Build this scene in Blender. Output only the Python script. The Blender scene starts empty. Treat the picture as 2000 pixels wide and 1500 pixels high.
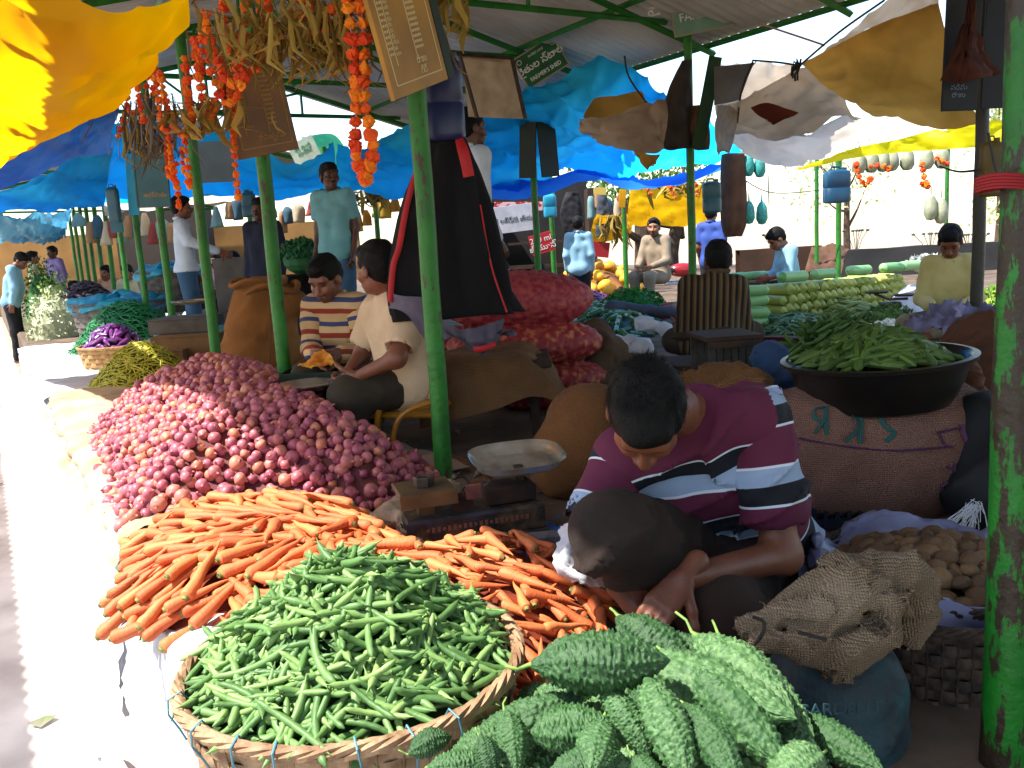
import bpy, math, random
import numpy as np
from mathutils import Vector, Matrix, Euler, noise as NZ
random.seed(7); rng = np.random.default_rng(7)
SC = bpy.context.scene; COL = SC.collection
R = math.radians
# ---------------------------------------------------------------- camera model (used to measure places from the photo)
PIT, ROL, FPX, CZ = R(9.5), R(3.27), 1700.0, 1.45
_F = Vector((0, math.cos(PIT), -math.sin(PIT))); _U0 = Vector((0, math.sin(PIT), math.cos(PIT))); _R0 = Vector((1, 0, 0))
_R = _R0*math.cos(ROL) - _U0*math.sin(ROL); _U = _R0*math.sin(ROL) + _U0*math.cos(ROL)
CAMP = Vector((0, 0, CZ))
def ray(x, y): return _F + _R*((x-1000)/FPX) + _U*((750-y)/FPX)
def at(x, y, Y):
    d = ray(x, y); return CAMP + d*(Y/d.y)
def onz(x, y, z):
    d = ray(x, y); return CAMP + d*((z-CZ)/d.z)
LU = Vector((-.51, .86, 0)).normalized(); LV = Vector((.86, .51, 0)).normalized()
def uv(u, v, z=0): return LU*u + LV*v + Vector((0, 0, z))
PZ = .5   # platform top
# ---------------------------------------------------------------- tagging
def tag(o, label=None, cat=None, group=None, kind=None):
    if label: o['label'] = label
    if cat: o['category'] = cat
    if group: o['group'] = group
    if kind: o['kind'] = kind
    return o
def empty(name, loc=(0, 0, 0), label=None, cat=None, group=None):
    o = bpy.data.objects.new(name, None); COL.objects.link(o); o.location = loc; o.empty_display_size = .05
    return tag(o, label, cat, group)
def link(name, me, mat=None, parent=None, smooth=True):
    o = bpy.data.objects.new(name, me); COL.objects.link(o)
    if mat is not None:
        for m in (mat if isinstance(mat, (list, tuple)) else [mat]): me.materials.append(m)
    if parent is not None:
        o.parent = parent; o.matrix_parent_inverse = WM(parent).inverted()
    if smooth: me.shade_smooth()
    return o
def WM(o):
    m = o.matrix_basis.copy()
    if o.parent is not None: m = WM(o.parent) @ o.matrix_parent_inverse @ m
    return m
def mesh(v, f):
    me = bpy.data.meshes.new('m'); me.from_pydata([tuple(p) for p in v], [], f); me.update(); return me
def npmesh(V, Q):
    me = bpy.data.meshes.new('m'); V = np.asarray(V, np.float32); Q = np.asarray(Q, np.int32); k = Q.shape[1]
    me.vertices.add(len(V)); me.vertices.foreach_set('co', V.ravel())
    me.loops.add(Q.size); me.loops.foreach_set('vertex_index', Q.ravel())
    me.polygons.add(len(Q)); me.polygons.foreach_set('loop_start', np.arange(0, Q.size, k, dtype=np.int32))
    me.update(calc_edges=True); me.validate(); return me
def attr(me, name, vals):
    a = me.attributes.new(name, 'FLOAT', 'POINT'); a.data.foreach_set('value', np.asarray(vals, np.float32))
def dup(root, mat=None, label=None, group=None):
    def cp(o, par):
        c = o.copy(); COL.objects.link(c)
        if par is not None: c.parent = par
        for ch in [x for x in bpy.data.objects if x.parent == o]: cp(ch, c)
        return c
    c = cp(root, None)
    if mat is not None: c.matrix_basis = mat
    if label: c['label'] = label
    if group: c['group'] = group
    return c
# ---------------------------------------------------------------- mesh builder
class MB:
    def __init__(s): s.v = []; s.f = []
    def add(s, V, Fc):
        n = len(s.v); s.v += [tuple(p) for p in V]; s.f += [tuple(i+n for i in f) for f in Fc]; return s
    def box(s, c, d, M=None, bev=0):
        x, y, z = [q/2 for q in d]; c = Vector(c)
        if bev:
            b = bev; V = []; 
            for sz in (-1, 1):
                for k, (zz, ins) in enumerate(((z, b), (z-b, 0)) if sz > 0 else ((z, b), (z-b, 0))):
                    for sx, sy in ((-1, -1), (1, -1), (1, 1), (-1, 1)): V.append(Vector((sx*(x-ins), sy*(y-ins), sz*zz)))
            # rings: 0 bottom cap,1 bottom side,2 top cap,3 top side
            r = [0, 4, 12, 8]; Fc = [(3, 2, 1, 0), (8, 9, 10, 11)]
            for a, b2 in ((0, 4), (4, 12), (12, 8)):
                for i in range(4): j = (i+1) % 4; Fc.append((a+i, a+j, b2+j, b2+i))
        else:
            V = [Vector((sx*x, sy*y, sz*z)) for sz in (-1, 1) for sx, sy in ((-1, -1), (1, -1), (1, 1), (-1, 1))]
            Fc = [(3, 2, 1, 0), (4, 5, 6, 7)]+[(i, (i+1) % 4, 4+(i+1) % 4, 4+i) for i in range(4)]
        V = [((M @ p) if M else p)+c for p in V]
        return s.add(V, Fc)
    def tube(s, P, r, n=8, caps=True, flat=1.0, up=None):
        P = [Vector(p) for p in P]; m = len(P); rr = r if isinstance(r, (list, tuple)) else [r]*m
        V = []; ref = Vector(up) if up is not None else None
        prev = None
        for i, p in enumerate(P):
            t = (P[min(i+1, m-1)]-P[max(i-1, 0)])
            if t.length < 1e-9: t = Vector((0, 0, 1))
            t.normalize()
            if prev is None:
                a = ref if ref is not None else (Vector((0, 0, 1)) if abs(t.z) < .9 else Vector((1, 0, 0)))
            else: a = ref if ref is not None else prev
            n1 = (a - t*a.dot(t))
            if n1.length < 1e-6: n1 = t.orthogonal()
            n1.normalize(); prev = n1; n2 = t.cross(n1)
            for k in range(n):
                th = 2*math.pi*k/n; V.append(p + n1*math.cos(th)*rr[i]*flat + n2*math.sin(th)*rr[i])
        Fc = [(i*n+k, i*n+(k+1) % n, (i+1)*n+(k+1) % n, (i+1)*n+k) for i in range(m-1) for k in range(n)]
        if caps: Fc += [tuple(range(n-1, -1, -1)), tuple((m-1)*n+k for k in range(n))]
        return s.add(V, Fc)
    def lathe(s, prof, n=24, M=None, wob=0, close=False):
        V = []
        for r, z in prof:
            for k in range(n):
                th = 2*math.pi*k/n; q = r*(1+wob*math.sin(3*th+z*9)+wob*.6*math.sin(5*th+2)); V.append(Vector((q*math.cos(th), q*math.sin(th), z)))
        if M: V = [M @ p for p in V]
        m = len(prof)
        Fc = [(i*n+k, i*n+(k+1) % n, (i+1)*n+(k+1) % n, (i+1)*n+k) for i in range(m-1) for k in range(n)]
        if prof[0][0] > 1e-5 and close: Fc.append(tuple(range(n-1, -1, -1)))
        return s.add(V, Fc)
    def ball(s, c, r, n=10, m=7, sc=(1, 1, 1), M=None, jit=0):
        V = []; c = Vector(c)
        for i in range(m+1):
            ph = math.pi*i/m
            for k in range(n):
                th = 2*math.pi*k/n; q = r*(1+random.uniform(-jit, jit)); p = Vector((q*math.sin(ph)*math.cos(th)*sc[0], q*math.sin(ph)*math.sin(th)*sc[1], q*math.cos(ph)*sc[2]))
                V.append((M @ p if M else p)+c)
        return s.add(V, [(i*n+k, (i+1)*n+k, (i+1)*n+(k+1) % n, i*n+(k+1) % n) for i in range(m) for k in range(n)])
    def quad(s, a, b, c, d): return s.add([a, b, c, d], [(0, 1, 2, 3)])
    def me(s): return mesh(s.v, s.f)
    def build(s, name, mat, parent=None, smooth=True):
        me = s.me(); o = link(name, me, mat, parent, smooth)
        if smooth:
            try: me.set_sharp_from_angle(angle=R(38))
            except Exception: pass
        return o
def frame(z, x=None):
    z = Vector(z).normalized(); x = Vector(x) if x is not None else (Vector((1, 0, 0)) if abs(z.x) < .9 else Vector((0, 1, 0)))
    x = (x - z*x.dot(z)).normalized(); y = z.cross(x)
    return Matrix((x, y, z)).transposed()
def catmull(P, n):
    P = [Vector(p) for p in P]; out = []; m = len(P)-1
    for i in range(n+1):
        t = i/n*m; k = min(int(t), m-1); t -= k
        p0, p1, p2, p3 = P[max(k-1, 0)], P[k], P[k+1], P[min(k+2, m)]
        out.append(.5*((2*p1)+(p2-p0)*t+(2*p0-5*p1+4*p2-p3)*t*t+(3*p1-p0-3*p2+p3)*t*t*t))
    return out
def patch(name, rows, mat, nu=24, nv=16, wr=.02, ws=3., parent=None, seed=0, folds=0):
    """cloth through a lattice of world points, with wrinkles along its normal"""
    R1 = [catmull(r, nu) for r in rows]
    G = [catmull([r[i] for r in R1], nv) for i in range(nu+1)]
    V = []
    for i in range(nu+1):
        for j in range(nv+1):
            a = G[min(i+1, nu)][j]-G[max(i-1, 0)][j]; b = G[i][min(j+1, nv)]-G[i][max(j-1, 0)]
            n = a.cross(b); n = n.normalized() if n.length > 1e-9 else Vector((0, 0, 1))
            p = G[i][j]; q = p*ws+Vector((seed*7.1, seed, 0))
            d = NZ.noise(q)*wr*1.5+(abs(NZ.noise(q*2.3)))*wr*.9+wr*.9*(1-abs(NZ.noise(q*1.4+Vector((5, 2, 0)))))**9+wr*.45*(1-abs(NZ.noise(Vector((q.x*4, q.y*2, q.z*3)))))**8
            if folds: d += folds*math.sin(i*1.9+NZ.noise(q*.7)*4)
            V.append(p+n*d)
    m = nv+1
    return link(name, mesh(V, [(i*m+j, (i+1)*m+j, (i+1)*m+j+1, i*m+j+1) for i in range(nu) for j in range(nv)]), mat, parent)
def P3(rows): return [[at(*p) for p in r] for r in rows]
# ---------------------------------------------------------------- implicit surfaces
def cap(a, b, ra, rb=None, k=None, tagv=0): return ('c', np.array(a, float), np.array(b, float), ra, ra if rb is None else rb, k, tagv)
def ell(c, r, M=None, k=None, tagv=0):
    return ('e', np.array(c, float), np.array(r, float), np.array(M if M is not None else Matrix.Identity(3), float), k, tagv)
def pd(pr, X):
    if pr[0] == 'c':
        a, b, ra, rb = pr[1:5]; ab = b-a; L2 = max(ab@ab, 1e-9)
        t = np.clip(((X-a)@ab)/L2, 0, 1); return np.linalg.norm(X-a-t[..., None]*ab, axis=-1)-(ra+(rb-ra)*t)
    c, r, M = pr[1:4]; L = (X-c)@M; q = L/r; n = np.linalg.norm(q, axis=-1); g = np.linalg.norm(q/r, axis=-1)
    return np.where(g < 1e-6, -r.min(), n*(n-1)/np.maximum(g, 1e-6))
def pbox(pr, m):
    if pr[0] == 'c':
        a, b = pr[1], pr[2]; q = max(pr[3], pr[4])+m; return np.minimum(a, b)-q, np.maximum(a, b)+q
    q = pr[2].max()+m; return pr[1]-q, pr[1]+q
def sdf(prims, h, k=.03, clip=(), disp=None, cut=()):
    """smooth union of prims, minus 'cut' prims, kept where n.p<=d for each clip plane -> V,Q arrays"""
    B = [pbox(p, h*2.5+k*.6) for p in prims]; lo = np.min([b[0] for b in B], 0); hi = np.max([b[1] for b in B], 0)
    N = np.ceil((hi-lo)/h).astype(int)+2; ax = [lo[i]+h*np.arange(N[i]) for i in range(3)]
    Fd = np.full(N, .5, np.float32)
    def sub(b):
        i0 = np.clip(np.floor((b[0]-lo)/h).astype(int), 0, N-1); i1 = np.clip(np.ceil((b[1]-lo)/h).astype(int)+1, 1, N)
        s = tuple(slice(i0[i], i1[i]) for i in range(3)); X = np.stack(np.meshgrid(*[ax[i][s[i]] for i in range(3)], indexing='ij'), -1)
        return s, X
    for p, b in zip(prims, B):
        kk = (p[5] if p[0] == 'c' else p[4]); kk = k if kk is None else kk
        s, X = sub((b[0], b[1])); d = pd(p, X); f = Fd[s]
        hh = np.clip(.5+.5*(f-d)/kk, 0, 1); Fd[s] = f*(1-hh)+d*hh-kk*hh*(1-hh)
    for p in cut:
        s, X = sub(pbox(p, .02)); Fd[s] = np.maximum(Fd[s], -pd(p, X))
    X = None
    if clip or disp:
        X = np.stack(np.meshgrid(*ax, indexing='ij'), -1)
        if disp: Fd += disp(X).astype(np.float32)
        for n, d in clip: Fd = np.maximum(Fd, (X@np.array(n, float)-d).astype(np.float32))
        Fd[0] = Fd[-1] = .5; Fd[:, 0] = Fd[:, -1] = .5; Fd[:, :, 0] = Fd[:, :, -1] = .5
    ins = Fd < 0; C = N-1
    idx = np.zeros(C, int); S = np.zeros(tuple(C)+(3,), np.float32); W = np.zeros(C, np.float32)
    c8 = [(i, j, k2) for i in (0, 1) for j in (0, 1) for k2 in (0, 1)]
    def sl(o): return tuple(slice(o[i], o[i]+C[i]) for i in range(3))
    for a in range(3):
        for o in c8:
            if o[a]: continue
            o2 = list(o); o2[a] = 1; f0 = Fd[sl(o)]; f1 = Fd[sl(o2)]; m = (f0 < 0) != (f1 < 0)
            t = np.where(m, f0/np.where(m, f0-f1, 1), 0)
            for i in range(3): S[..., i] += np.where(m, o[i]+(t if i == a else 0), 0)
            W += m
    act = W > 0; n = int(act.sum()); idx[act] = np.arange(n)
    cells = np.argwhere(act); V = lo+h*(cells+S[act]/W[act][:, None])
    Q = []
    for a in range(3):
        b, c = (a+1) % 3, (a+2) % 3
        s0 = [slice(1, C[i]) for i in range(3)]; s1 = list(s0); s0[a] = slice(0, C[a]); s1[a] = slice(1, C[a]+1)
        m0 = ins[tuple(s0)]; m1 = ins[tuple(s1)]; e = np.argwhere(m0 != m1); w = m0[m0 != m1]
        base = e.copy(); base[:, b] += 1; base[:, c] += 1
        def g(db, dc):
            q = base.copy(); q[:, b] -= db; q[:, c] -= dc; return idx[q[:, 0], q[:, 1], q[:, 2]]
        q = np.stack([g(0, 0), g(1, 0), g(1, 1), g(0, 1)], 1); q[~w] = q[~w][:, ::-1]; Q.append(q)
    return V, np.concatenate(Q)
def sdfobj(name, prims, mat, h=.02, k=.03, parent=None, clip=(), disp=None, cut=()):
    V, Q = sdf(prims, h, k, clip, disp, cut); return link(name, npmesh(V, Q), mat, parent)
def nz(sc, amp, seed=0):
    def f(X):
        a = X*sc+seed
        return amp*(np.sin(a[..., 0]*1.3+1.7*np.sin(a[..., 1]*.9+a[..., 2]*.4))+np.sin(a[..., 1]*1.7+1.3*np.sin(a[..., 2]*1.1))*.8+np.sin(a[..., 2]*1.9+1.5*np.sin(a[..., 0]*1.2+a[..., 1]))*.8)/2.6
    return f
def fold(sc, amp, seed=0, gr=.25):
    n0 = nz(sc*.5, amp*1.2, seed)
    def f(X):
        a = X*sc+seed; w = np.sin(a[..., 0]*.7+1.6*np.sin(a[..., 2]*.6+a[..., 1]*.5))+np.sin(a[..., 1]*.8+1.3*np.sin(a[..., 0]*.5-a[..., 2]*.7)); r1 = (1-np.abs(np.sin(w*1.3+a[..., 2]*.45)))**3
        r2 = (1-np.abs(np.sin(a[..., 0]*.9-a[..., 2]*.9+1.5*np.sin(a[..., 1]*.8+2))))**4
        return n0(X)-amp*1.6*(r1+.8*r2)
    return f
# ---------------------------------------------------------------- materials
MATS = {}
def hexc(c):
    if isinstance(c, str):
        c = [int(c[i:i+2], 16)/255 for i in (0, 2, 4)]; c = [x/12.92 if x < .04045 else ((x+.055)/1.055)**2.4 for x in c]
    return (*c[:3], 1)
def mat(name, c1, c2=None, sc=8., rough=.7, bump=0., bsc=None, metal=0., trans=0., rnd=0., ramp=None, spec=.4, stretch=None, c3=None, sss=0, det=4, coat=0, weave=0, lo=.35, hi=.65):
    m = bpy.data.materials.new(name); m.use_nodes = True; nt = m.node_tree; N = nt.nodes; L = nt.links; N.clear()
    out = N.new('ShaderNodeOutputMaterial'); B = N.new('ShaderNodeBsdfPrincipled')
    B.inputs['Roughness'].default_value = rough; B.inputs['Metallic'].default_value = metal; B.inputs['Specular IOR Level'].default_value = spec
    if coat: B.inputs['Coat Weight'].default_value = coat
    tc = N.new('ShaderNodeTexCoord'); vec = tc.outputs['Object']
    if stretch:
        mp = N.new('ShaderNodeMapping'); mp.inputs['Scale'].default_value = stretch; L.new(vec, mp.inputs[0]); vec = mp.outputs[0]
    col = None
    def noise(s, d=det):
        n = N.new('ShaderNodeTexNoise'); n.inputs['Scale'].default_value = s; n.inputs['Detail'].default_value = d; L.new(vec, n.inputs['Vector']); return n.outputs['Fac']
    if ramp:     # (attribute, period, [(pos,col)..])
        an = N.new('ShaderNodeAttribute'); an.attribute_name = ramp[0]
        md = N.new('ShaderNodeMath'); md.operation = 'DIVIDE'; md.inputs[1].default_value = ramp[1]; L.new(an.outputs['Fac'], md.inputs[0])
        fr = N.new('ShaderNodeMath'); fr.operation = 'FRACT'; L.new(md.outputs[0], fr.inputs[0])
        if len(ramp) > 3: fr = md
        cr = N.new('ShaderNodeValToRGB'); cr.color_ramp.interpolation = 'CONSTANT'; e = cr.color_ramp.elements
        while len(e) < len(ramp[2]): e.new(.5)
        for i, (p, c) in enumerate(ramp[2]): e[i].position = p; e[i].color = hexc(c)
        L.new(fr.outputs[0], cr.inputs[0]); col = cr.outputs[0]
    elif c2 is not None:
        f = noise(sc)
        if rnd:
            oi = N.new('ShaderNodeObjectInfo'); ge = N.new('ShaderNodeNewGeometry')
            s1 = N.new('ShaderNodeMath'); s1.operation = 'ADD'; L.new(oi.outputs['Random'], s1.inputs[0]); L.new(ge.outputs['Random Per Island'], s1.inputs[1])
            s2 = N.new('ShaderNodeMath'); s2.operation = 'FRACT'; L.new(s1.outputs[0], s2.inputs[0])
            mx = N.new('ShaderNodeMix'); mx.inputs[0].default_value = rnd; L.new(f, mx.inputs[2]); L.new(s2.outputs[0], mx.inputs[3]); f = mx.outputs[0]
        cr = N.new('ShaderNodeValToRGB'); e = cr.color_ramp.elements
        e[0].position = lo*(1-rnd); e[1].position = hi+(1-hi)*rnd; e[0].color = hexc(c1); e[1].color = hexc(c2)
        if c3 is not None: q = e.new(.5*(e[0].position+e[1].position)); q.color = hexc(c3)
        L.new(f, cr.inputs[0]); col = cr.outputs[0]
    if weave:
        wv = []
        for d in ('X', 'Z'):
            w = N.new('ShaderNodeTexWave'); w.bands_direction = d; w.inputs['Scale'].default_value = weave; w.inputs['Distortion'].default_value = 2; L.new(vec, w.inputs['Vector']); wv.append(w.outputs['Fac'])
        mu = N.new('ShaderNodeMath'); mu.operation = 'MULTIPLY'; L.new(wv[0], mu.inputs[0]); L.new(wv[1], mu.inputs[1]); wfac = mu.outputs[0]
        if col is not None:
            mm = N.new('ShaderNodeMix'); mm.data_type = 'RGBA'; mm.blend_type = 'MULTIPLY'; mm.inputs[0].default_value = .45
            L.new(col, mm.inputs[6]); L.new(wfac, mm.inputs[7]); col = mm.outputs[2]
    if col is not None: L.new(col, B.inputs['Base Color'])
    else: B.inputs['Base Color'].default_value = hexc(c1)
    if bump:
        bp = N.new('ShaderNodeBump'); bp.inputs['Strength'].default_value = min(1, bump); bp.inputs['Distance'].default_value = .01*max(1, bump)
        L.new(wfac if weave else noise(bsc or sc*3, 5), bp.inputs['Height']); L.new(bp.outputs[0], B.inputs['Normal'])
    if sss:
        B.inputs['Subsurface Weight'].default_value = sss; B.inputs['Subsurface Scale'].default_value = .01
    sh = B.outputs[0]
    if trans:
        T = N.new('ShaderNodeBsdfTranslucent')
        if col is not None: L.new(col, T.inputs[0])
        else: T.inputs[0].default_value = hexc(c1)
        mx = N.new('ShaderNodeMixShader'); mx.inputs[0].default_value = trans; L.new(sh, mx.inputs[1]); L.new(T.outputs[0], mx.inputs[2]); sh = mx.outputs[0]
    L.new(sh, out.inputs[0]); MATS[name] = m; return m

def loft(name, rings, m, folds=5, amp=.16, n=48, nv=26, parent=None, seed=0, wr=.012):
    """closed hanging cloth: rings of (px, py, Y, half width, half depth), folds deepening downward"""
    C_ = catmull([at(a[0], a[1], a[2]) for a in rings], nv); D = catmull([(a[3], a[4], 0) for a in rings], nv); V = []
    for j, (c, d) in enumerate(zip(C_, D)):
        t = j/nv
        for i in range(n):
            th = 6.2832*i/n; f = 1+amp*(.25+.75*t)*(math.sin(th*folds+seed+1.2*math.sin(t*3+seed))+.5*math.sin(th*(folds*2-1)+t*4))*.6; p = c+Vector((d.x*f*math.cos(th), d.y*f*math.sin(th), 0)); p += Vector((0, -1, 0))*wr*NZ.noise(p*14)*1.5+Vector((0, 0, wr*NZ.noise(p*9+Vector((3, 1, 0))))); V.append(p)
    F_ = [(j*n+i, (j+1)*n+i, (j+1)*n+(i+1) % n, j*n+(i+1) % n) for j in range(nv) for i in range(n)]+[tuple(range(n)), tuple(nv*n+i for i in range(n-1, -1, -1))]
    return link(name, mesh(V, F_), m, parent)
# ================================================================ camera, sky, sun
cd = bpy.data.cameras.new('camera'); cam = bpy.data.objects.new('camera', cd); COL.objects.link(cam)
cd.sensor_width = 36; cd.lens = FPX/2000*36; cd.clip_end = 1000; cd.clip_start = .05
cam.matrix_world = Matrix.Translation(CAMP) @ Matrix((_R, _U, -_F)).transposed().to_4x4(); SC.camera = cam
SUN = (-LV*.52 + LU*.10 + Vector((0, 0, .85))).normalized()
el = math.asin(SUN.z); azm = math.atan2(SUN.x, SUN.y)
W = bpy.data.worlds.new('World'); SC.world = W; W.use_nodes = True; nt = W.node_tree; bg = nt.nodes['Background']
sk = nt.nodes.new('ShaderNodeTexSky'); sk.sky_type = 'NISHITA'; sk.sun_disc = False; sk.sun_elevation = el; sk.sun_rotation = azm; sk.air_density = 1.2; sk.dust_density = .8
nt.links.new(sk.outputs[0], bg.inputs[0]); bg.inputs[1].default_value = .15
sl = bpy.data.lights.new('sun', 'SUN'); so = bpy.data.objects.new('sun', sl); COL.objects.link(so); sl.energy = 4.6; sl.angle = R(.55); sl.color = (1, .95, .86)
so.rotation_euler = SUN.to_track_quat('Z', 'Y').to_euler()
vs = SC.view_settings; vs.view_transform = 'Standard'; vs.look = 'None'; vs.exposure = 1.5; vs.gamma = 1
SC.cycles.max_bounces = 7; SC.cycles.diffuse_bounces = 5; SC.cycles.use_denoising = True
# ================================================================ palette
GREEN = mat('green_paint', '256e22', '2f7c28', 5, .45, .15, rnd=0, c3='226622')
def polemat(name, base, base2, rust, amount):
    m = mat(name, base, base2, 6, .5, .5, 40); nt = m.node_tree; N = nt.nodes; L = nt.links
    B = [n for n in N if n.type == 'BSDF_PRINCIPLED'][0]; src = B.inputs['Base Color'].links[0].from_socket
    tc = N.new('ShaderNodeTexCoord'); mp = N.new('ShaderNodeMapping'); mp.inputs['Scale'].default_value = (1, 1, .3); L.new(tc.outputs['Object'], mp.inputs[0])
    n = N.new('ShaderNodeTexNoise'); n.inputs['Scale'].default_value = 14; n.inputs['Detail'].default_value = 9; n.inputs['Roughness'].default_value = .72; L.new(mp.outputs[0], n.inputs['Vector'])
    cr = N.new('ShaderNodeValToRGB'); cr.color_ramp.elements[0].position = amount; cr.color_ramp.elements[1].position = amount+.02; L.new(n.outputs['Fac'], cr.inputs[0])
    mx = N.new('ShaderNodeMix'); mx.data_type = 'RGBA'; L.new(cr.outputs[0], mx.inputs[0]); L.new(src, mx.inputs[6]); mx.inputs[7].default_value = hexc(rust); L.new(mx.outputs[2], B.inputs['Base Color'])
    return m
POLE = polemat('green_pole_paint', '1a5c16', '267420', '40321e', .57)
POLEW = polemat('worn_green_pole_paint', '0d5414', '14701c', '2c2016', .505)
POLED = polemat('dark_pole_paint', '2a2a26', '35322a', '4a3020', .6)
BURL = mat('burlap', '96683a', '7a5028', 5, .95, .7, weave=50)
BURL2 = mat('burlap_grey', '8f7258', '6f543f', 6, .95, .8, weave=55)
BURL3 = mat('burlap_purple', '9a7060', '785248', 3, .95, .7, weave=50)
CLOTHW = mat('white_plastic', 'd9d9dc', 'b9bcc8', 4, .5, .4, 20, trans=.15)
CLOTHB = mat('brown_cloth', 'b8a68e', '8f7a62', 3, .95, .5, 60)
BLUEP = mat('blue_plastic_sheet', '1d4f9c', '2b66b8', 5, .35, .4, 30)
BLACKP = mat('black_plastic', '14110f', '1d1a18', 5, .28, .05, 60)
WOODD = mat('dark_wood', '3a2517', '241610', 14, .75, .3, 40)
WOOD = mat('worn_wood', '6b4c30', '4a3220', 12, .8, .3, 40)
WICK = mat('wicker', 'a58768', '76583e', 26, .7, .4, 90)
WICKD = mat('dark_wicker', '4a3a30', '2a211d', 30, .75, .4, 90)
IRON = mat('iron', '3a3532', '5a4a3c', 20, .55, .3, 60, metal=.6)
STEEL = mat('steel_pan', 'e0dcd4', 'b8ac98', 9, .22, .05, 30, metal=.8)
SKIN = None
# ================================================================ ground, lane, platform
def ground():
    s = MB(); n = 60
    s.quad((-200, -60, 0), (200, -60, 0), (200, 340, 0), (-200, 340, 0))
    tag(s.build('ground', mat('dirt', 'b09a80', '8d7a66', 3, .95, .4, 12)), kind='structure')
    s = MB(); a = [uv(-6, -4.5, .004), uv(-6, .25, .004), uv(60, .25, .004), uv(60, -4.5, .004)]
    s.quad(*a); tag(s.build('road', mat('lane_concrete', 'e6dbd2', 'b8aca4', 2.2, .9, .4, 14)), kind='structure')
    # platform: raised slab with a slightly broken edge
    s = MB(); U = [(-4+i*.6) for i in range(70)]
    V = []; F_ = []
    for i, u in enumerate(U):
        v0 = .33+.02*NZ.noise(Vector((u*2, 0, 0)))
        V += [uv(u, v0, .006), uv(u, v0-.01, PZ-.03), uv(u, v0+.02, PZ), uv(u, 16, PZ)]
    for i in range(len(U)-1):
        for k in range(3): F_.append((i*4+k, i*4+k+1, i*4+5+k, i*4+4+k))
    s.add(V, F_); tag(s.build('pavement', mat('platform_concrete', '6a5848', '4a3c30', 4, .95, .5, 16), smooth=False), kind='structure')
ground()
# small litter on the platform floor and lane is added later
# ================================================================ corrugated roof on green frame
VE, VR, ZE, VX, ZR, UF = -.42, 2.7, 3.12, 5.85, 3.92, 12.2
ROOFM = mat('galvanised_sheet', 'cac8c4', 'a09e9a', 1.2, .6, .1, 8, stretch=(1, 1, 1))
def corr(name, u0, u1, A, B, mt, pit=.11, amp=.022, parent=None, lanes=1):
    n = int((u1-u0)/pit*4); V = []; F_ = []
    prof = [0, 1, 1, 0]
    for i in range(n+1):
        u = u0+(u1-u0)*i/n; dz = amp*prof[i % 4]
        V += [uv(u, A[0], A[1]+dz), uv(u, B[0], B[1]+dz)]
    for i in range(n): F_.append((2*i, 2*i+1, 2*i+3, 2*i+2))
    o = link(name, mesh(V, F_), mt, parent, False); return o
def roof():
    r = empty('market_roof', uv(3, 2.7, 3.1), 'grey corrugated metal gable roof on green steel frame over the near stalls', 'roof')
    corr('roof_sheet', -7, UF, (VE, ZE), (VR, ZR), ROOFM, parent=r); corr('roof_sheet', -7, UF, (VR, ZR), (VX, ZE-.06), ROOFM, parent=r)
    rid = MB(); rid.box((0, 0, 0), (.3, .02, .02)); 
    def z(v): return ZE+(ZR-ZE)*(v-VE)/(VR-VE) if v < VR else ZR-(ZR-ZE+.06)*(v-VR)/(VX-VR)
    for v in (VE+.05, .55, 1.6, 2.62, 2.8, 3.8, 4.85, VX-.05):
        s = MB(); a, b = uv(-3, v, z(v)-.035), uv(UF, v, z(v)-.035); s.tube([a, b], .026, 4); s.build('purlin', GREEN, r, False)
    for u in (.82, 3.15, 4.56, 6.0, 7.6, 9.3, 11.6):
        s = MB()
        for a, b, w in (((VE, z(VE)-.09), (VR, ZR-.09), .03), ((VR, ZR-.09), (VX, z(VX)-.09), .03), ((1.42, 3.2), (5.3, 3.2), .026), ((VR, 3.2), (VR, ZR-.1), .02), ((2.1, 3.2), (2.1, z(2.1)-.1), .018), ((3.9, 3.2), (3.9, z(3.9)-.1), .018), ((VR, 3.2), (3.9, z(3.9)-.1), .016), ((VR, 3.2), (2.1, z(2.1)-.1), .016)):
            s.tube([uv(u, *a), uv(u, *b)], w, 4)
        s.build('truss', GREEN, r, False)
    # far bay of the same market and the roof over the other side of the lane
    r2 = empty('market_roof', uv(16, 2.7, 3.1), 'second grey corrugated roof far behind the blue tarpaulins', 'roof')
    corr('roof_sheet', 13.5, 24, (-.2, 2.75), (2.6, 3.3), ROOFM, parent=r2); corr('roof_sheet', 13.5, 24, (2.6, 3.3), (5.4, 2.7), ROOFM, parent=r2)
    for u in (13.6, 18, 23.5):
        s = MB(); s.tube([uv(u, -.2, 2.68), uv(u, 2.6, 3.24), uv(u, 5.4, 2.65)], .03, 4); s.tube([uv(u, -.2, 2.7), uv(u, 5.4, 2.62)], .025, 4); s.build('truss', GREEN, r2, False)
    r3 = empty('market_roof', uv(8, -4, 2.8), 'corrugated roof of the stalls on the other side of the lane', 'roof')
    VO = -1.83
    corr('roof_sheet', -6, 18, (-5.2, 3.3), (VO, 2.9), ROOFM, parent=r3)
    for u in (-3, 1, 5, 9, 13, 17):
        s = MB(); s.tube([uv(u, VO-.6, 0), uv(u, VO-.6, 2.93)], .04, 8); s.build('post', POLE, r3)
roof()
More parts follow.
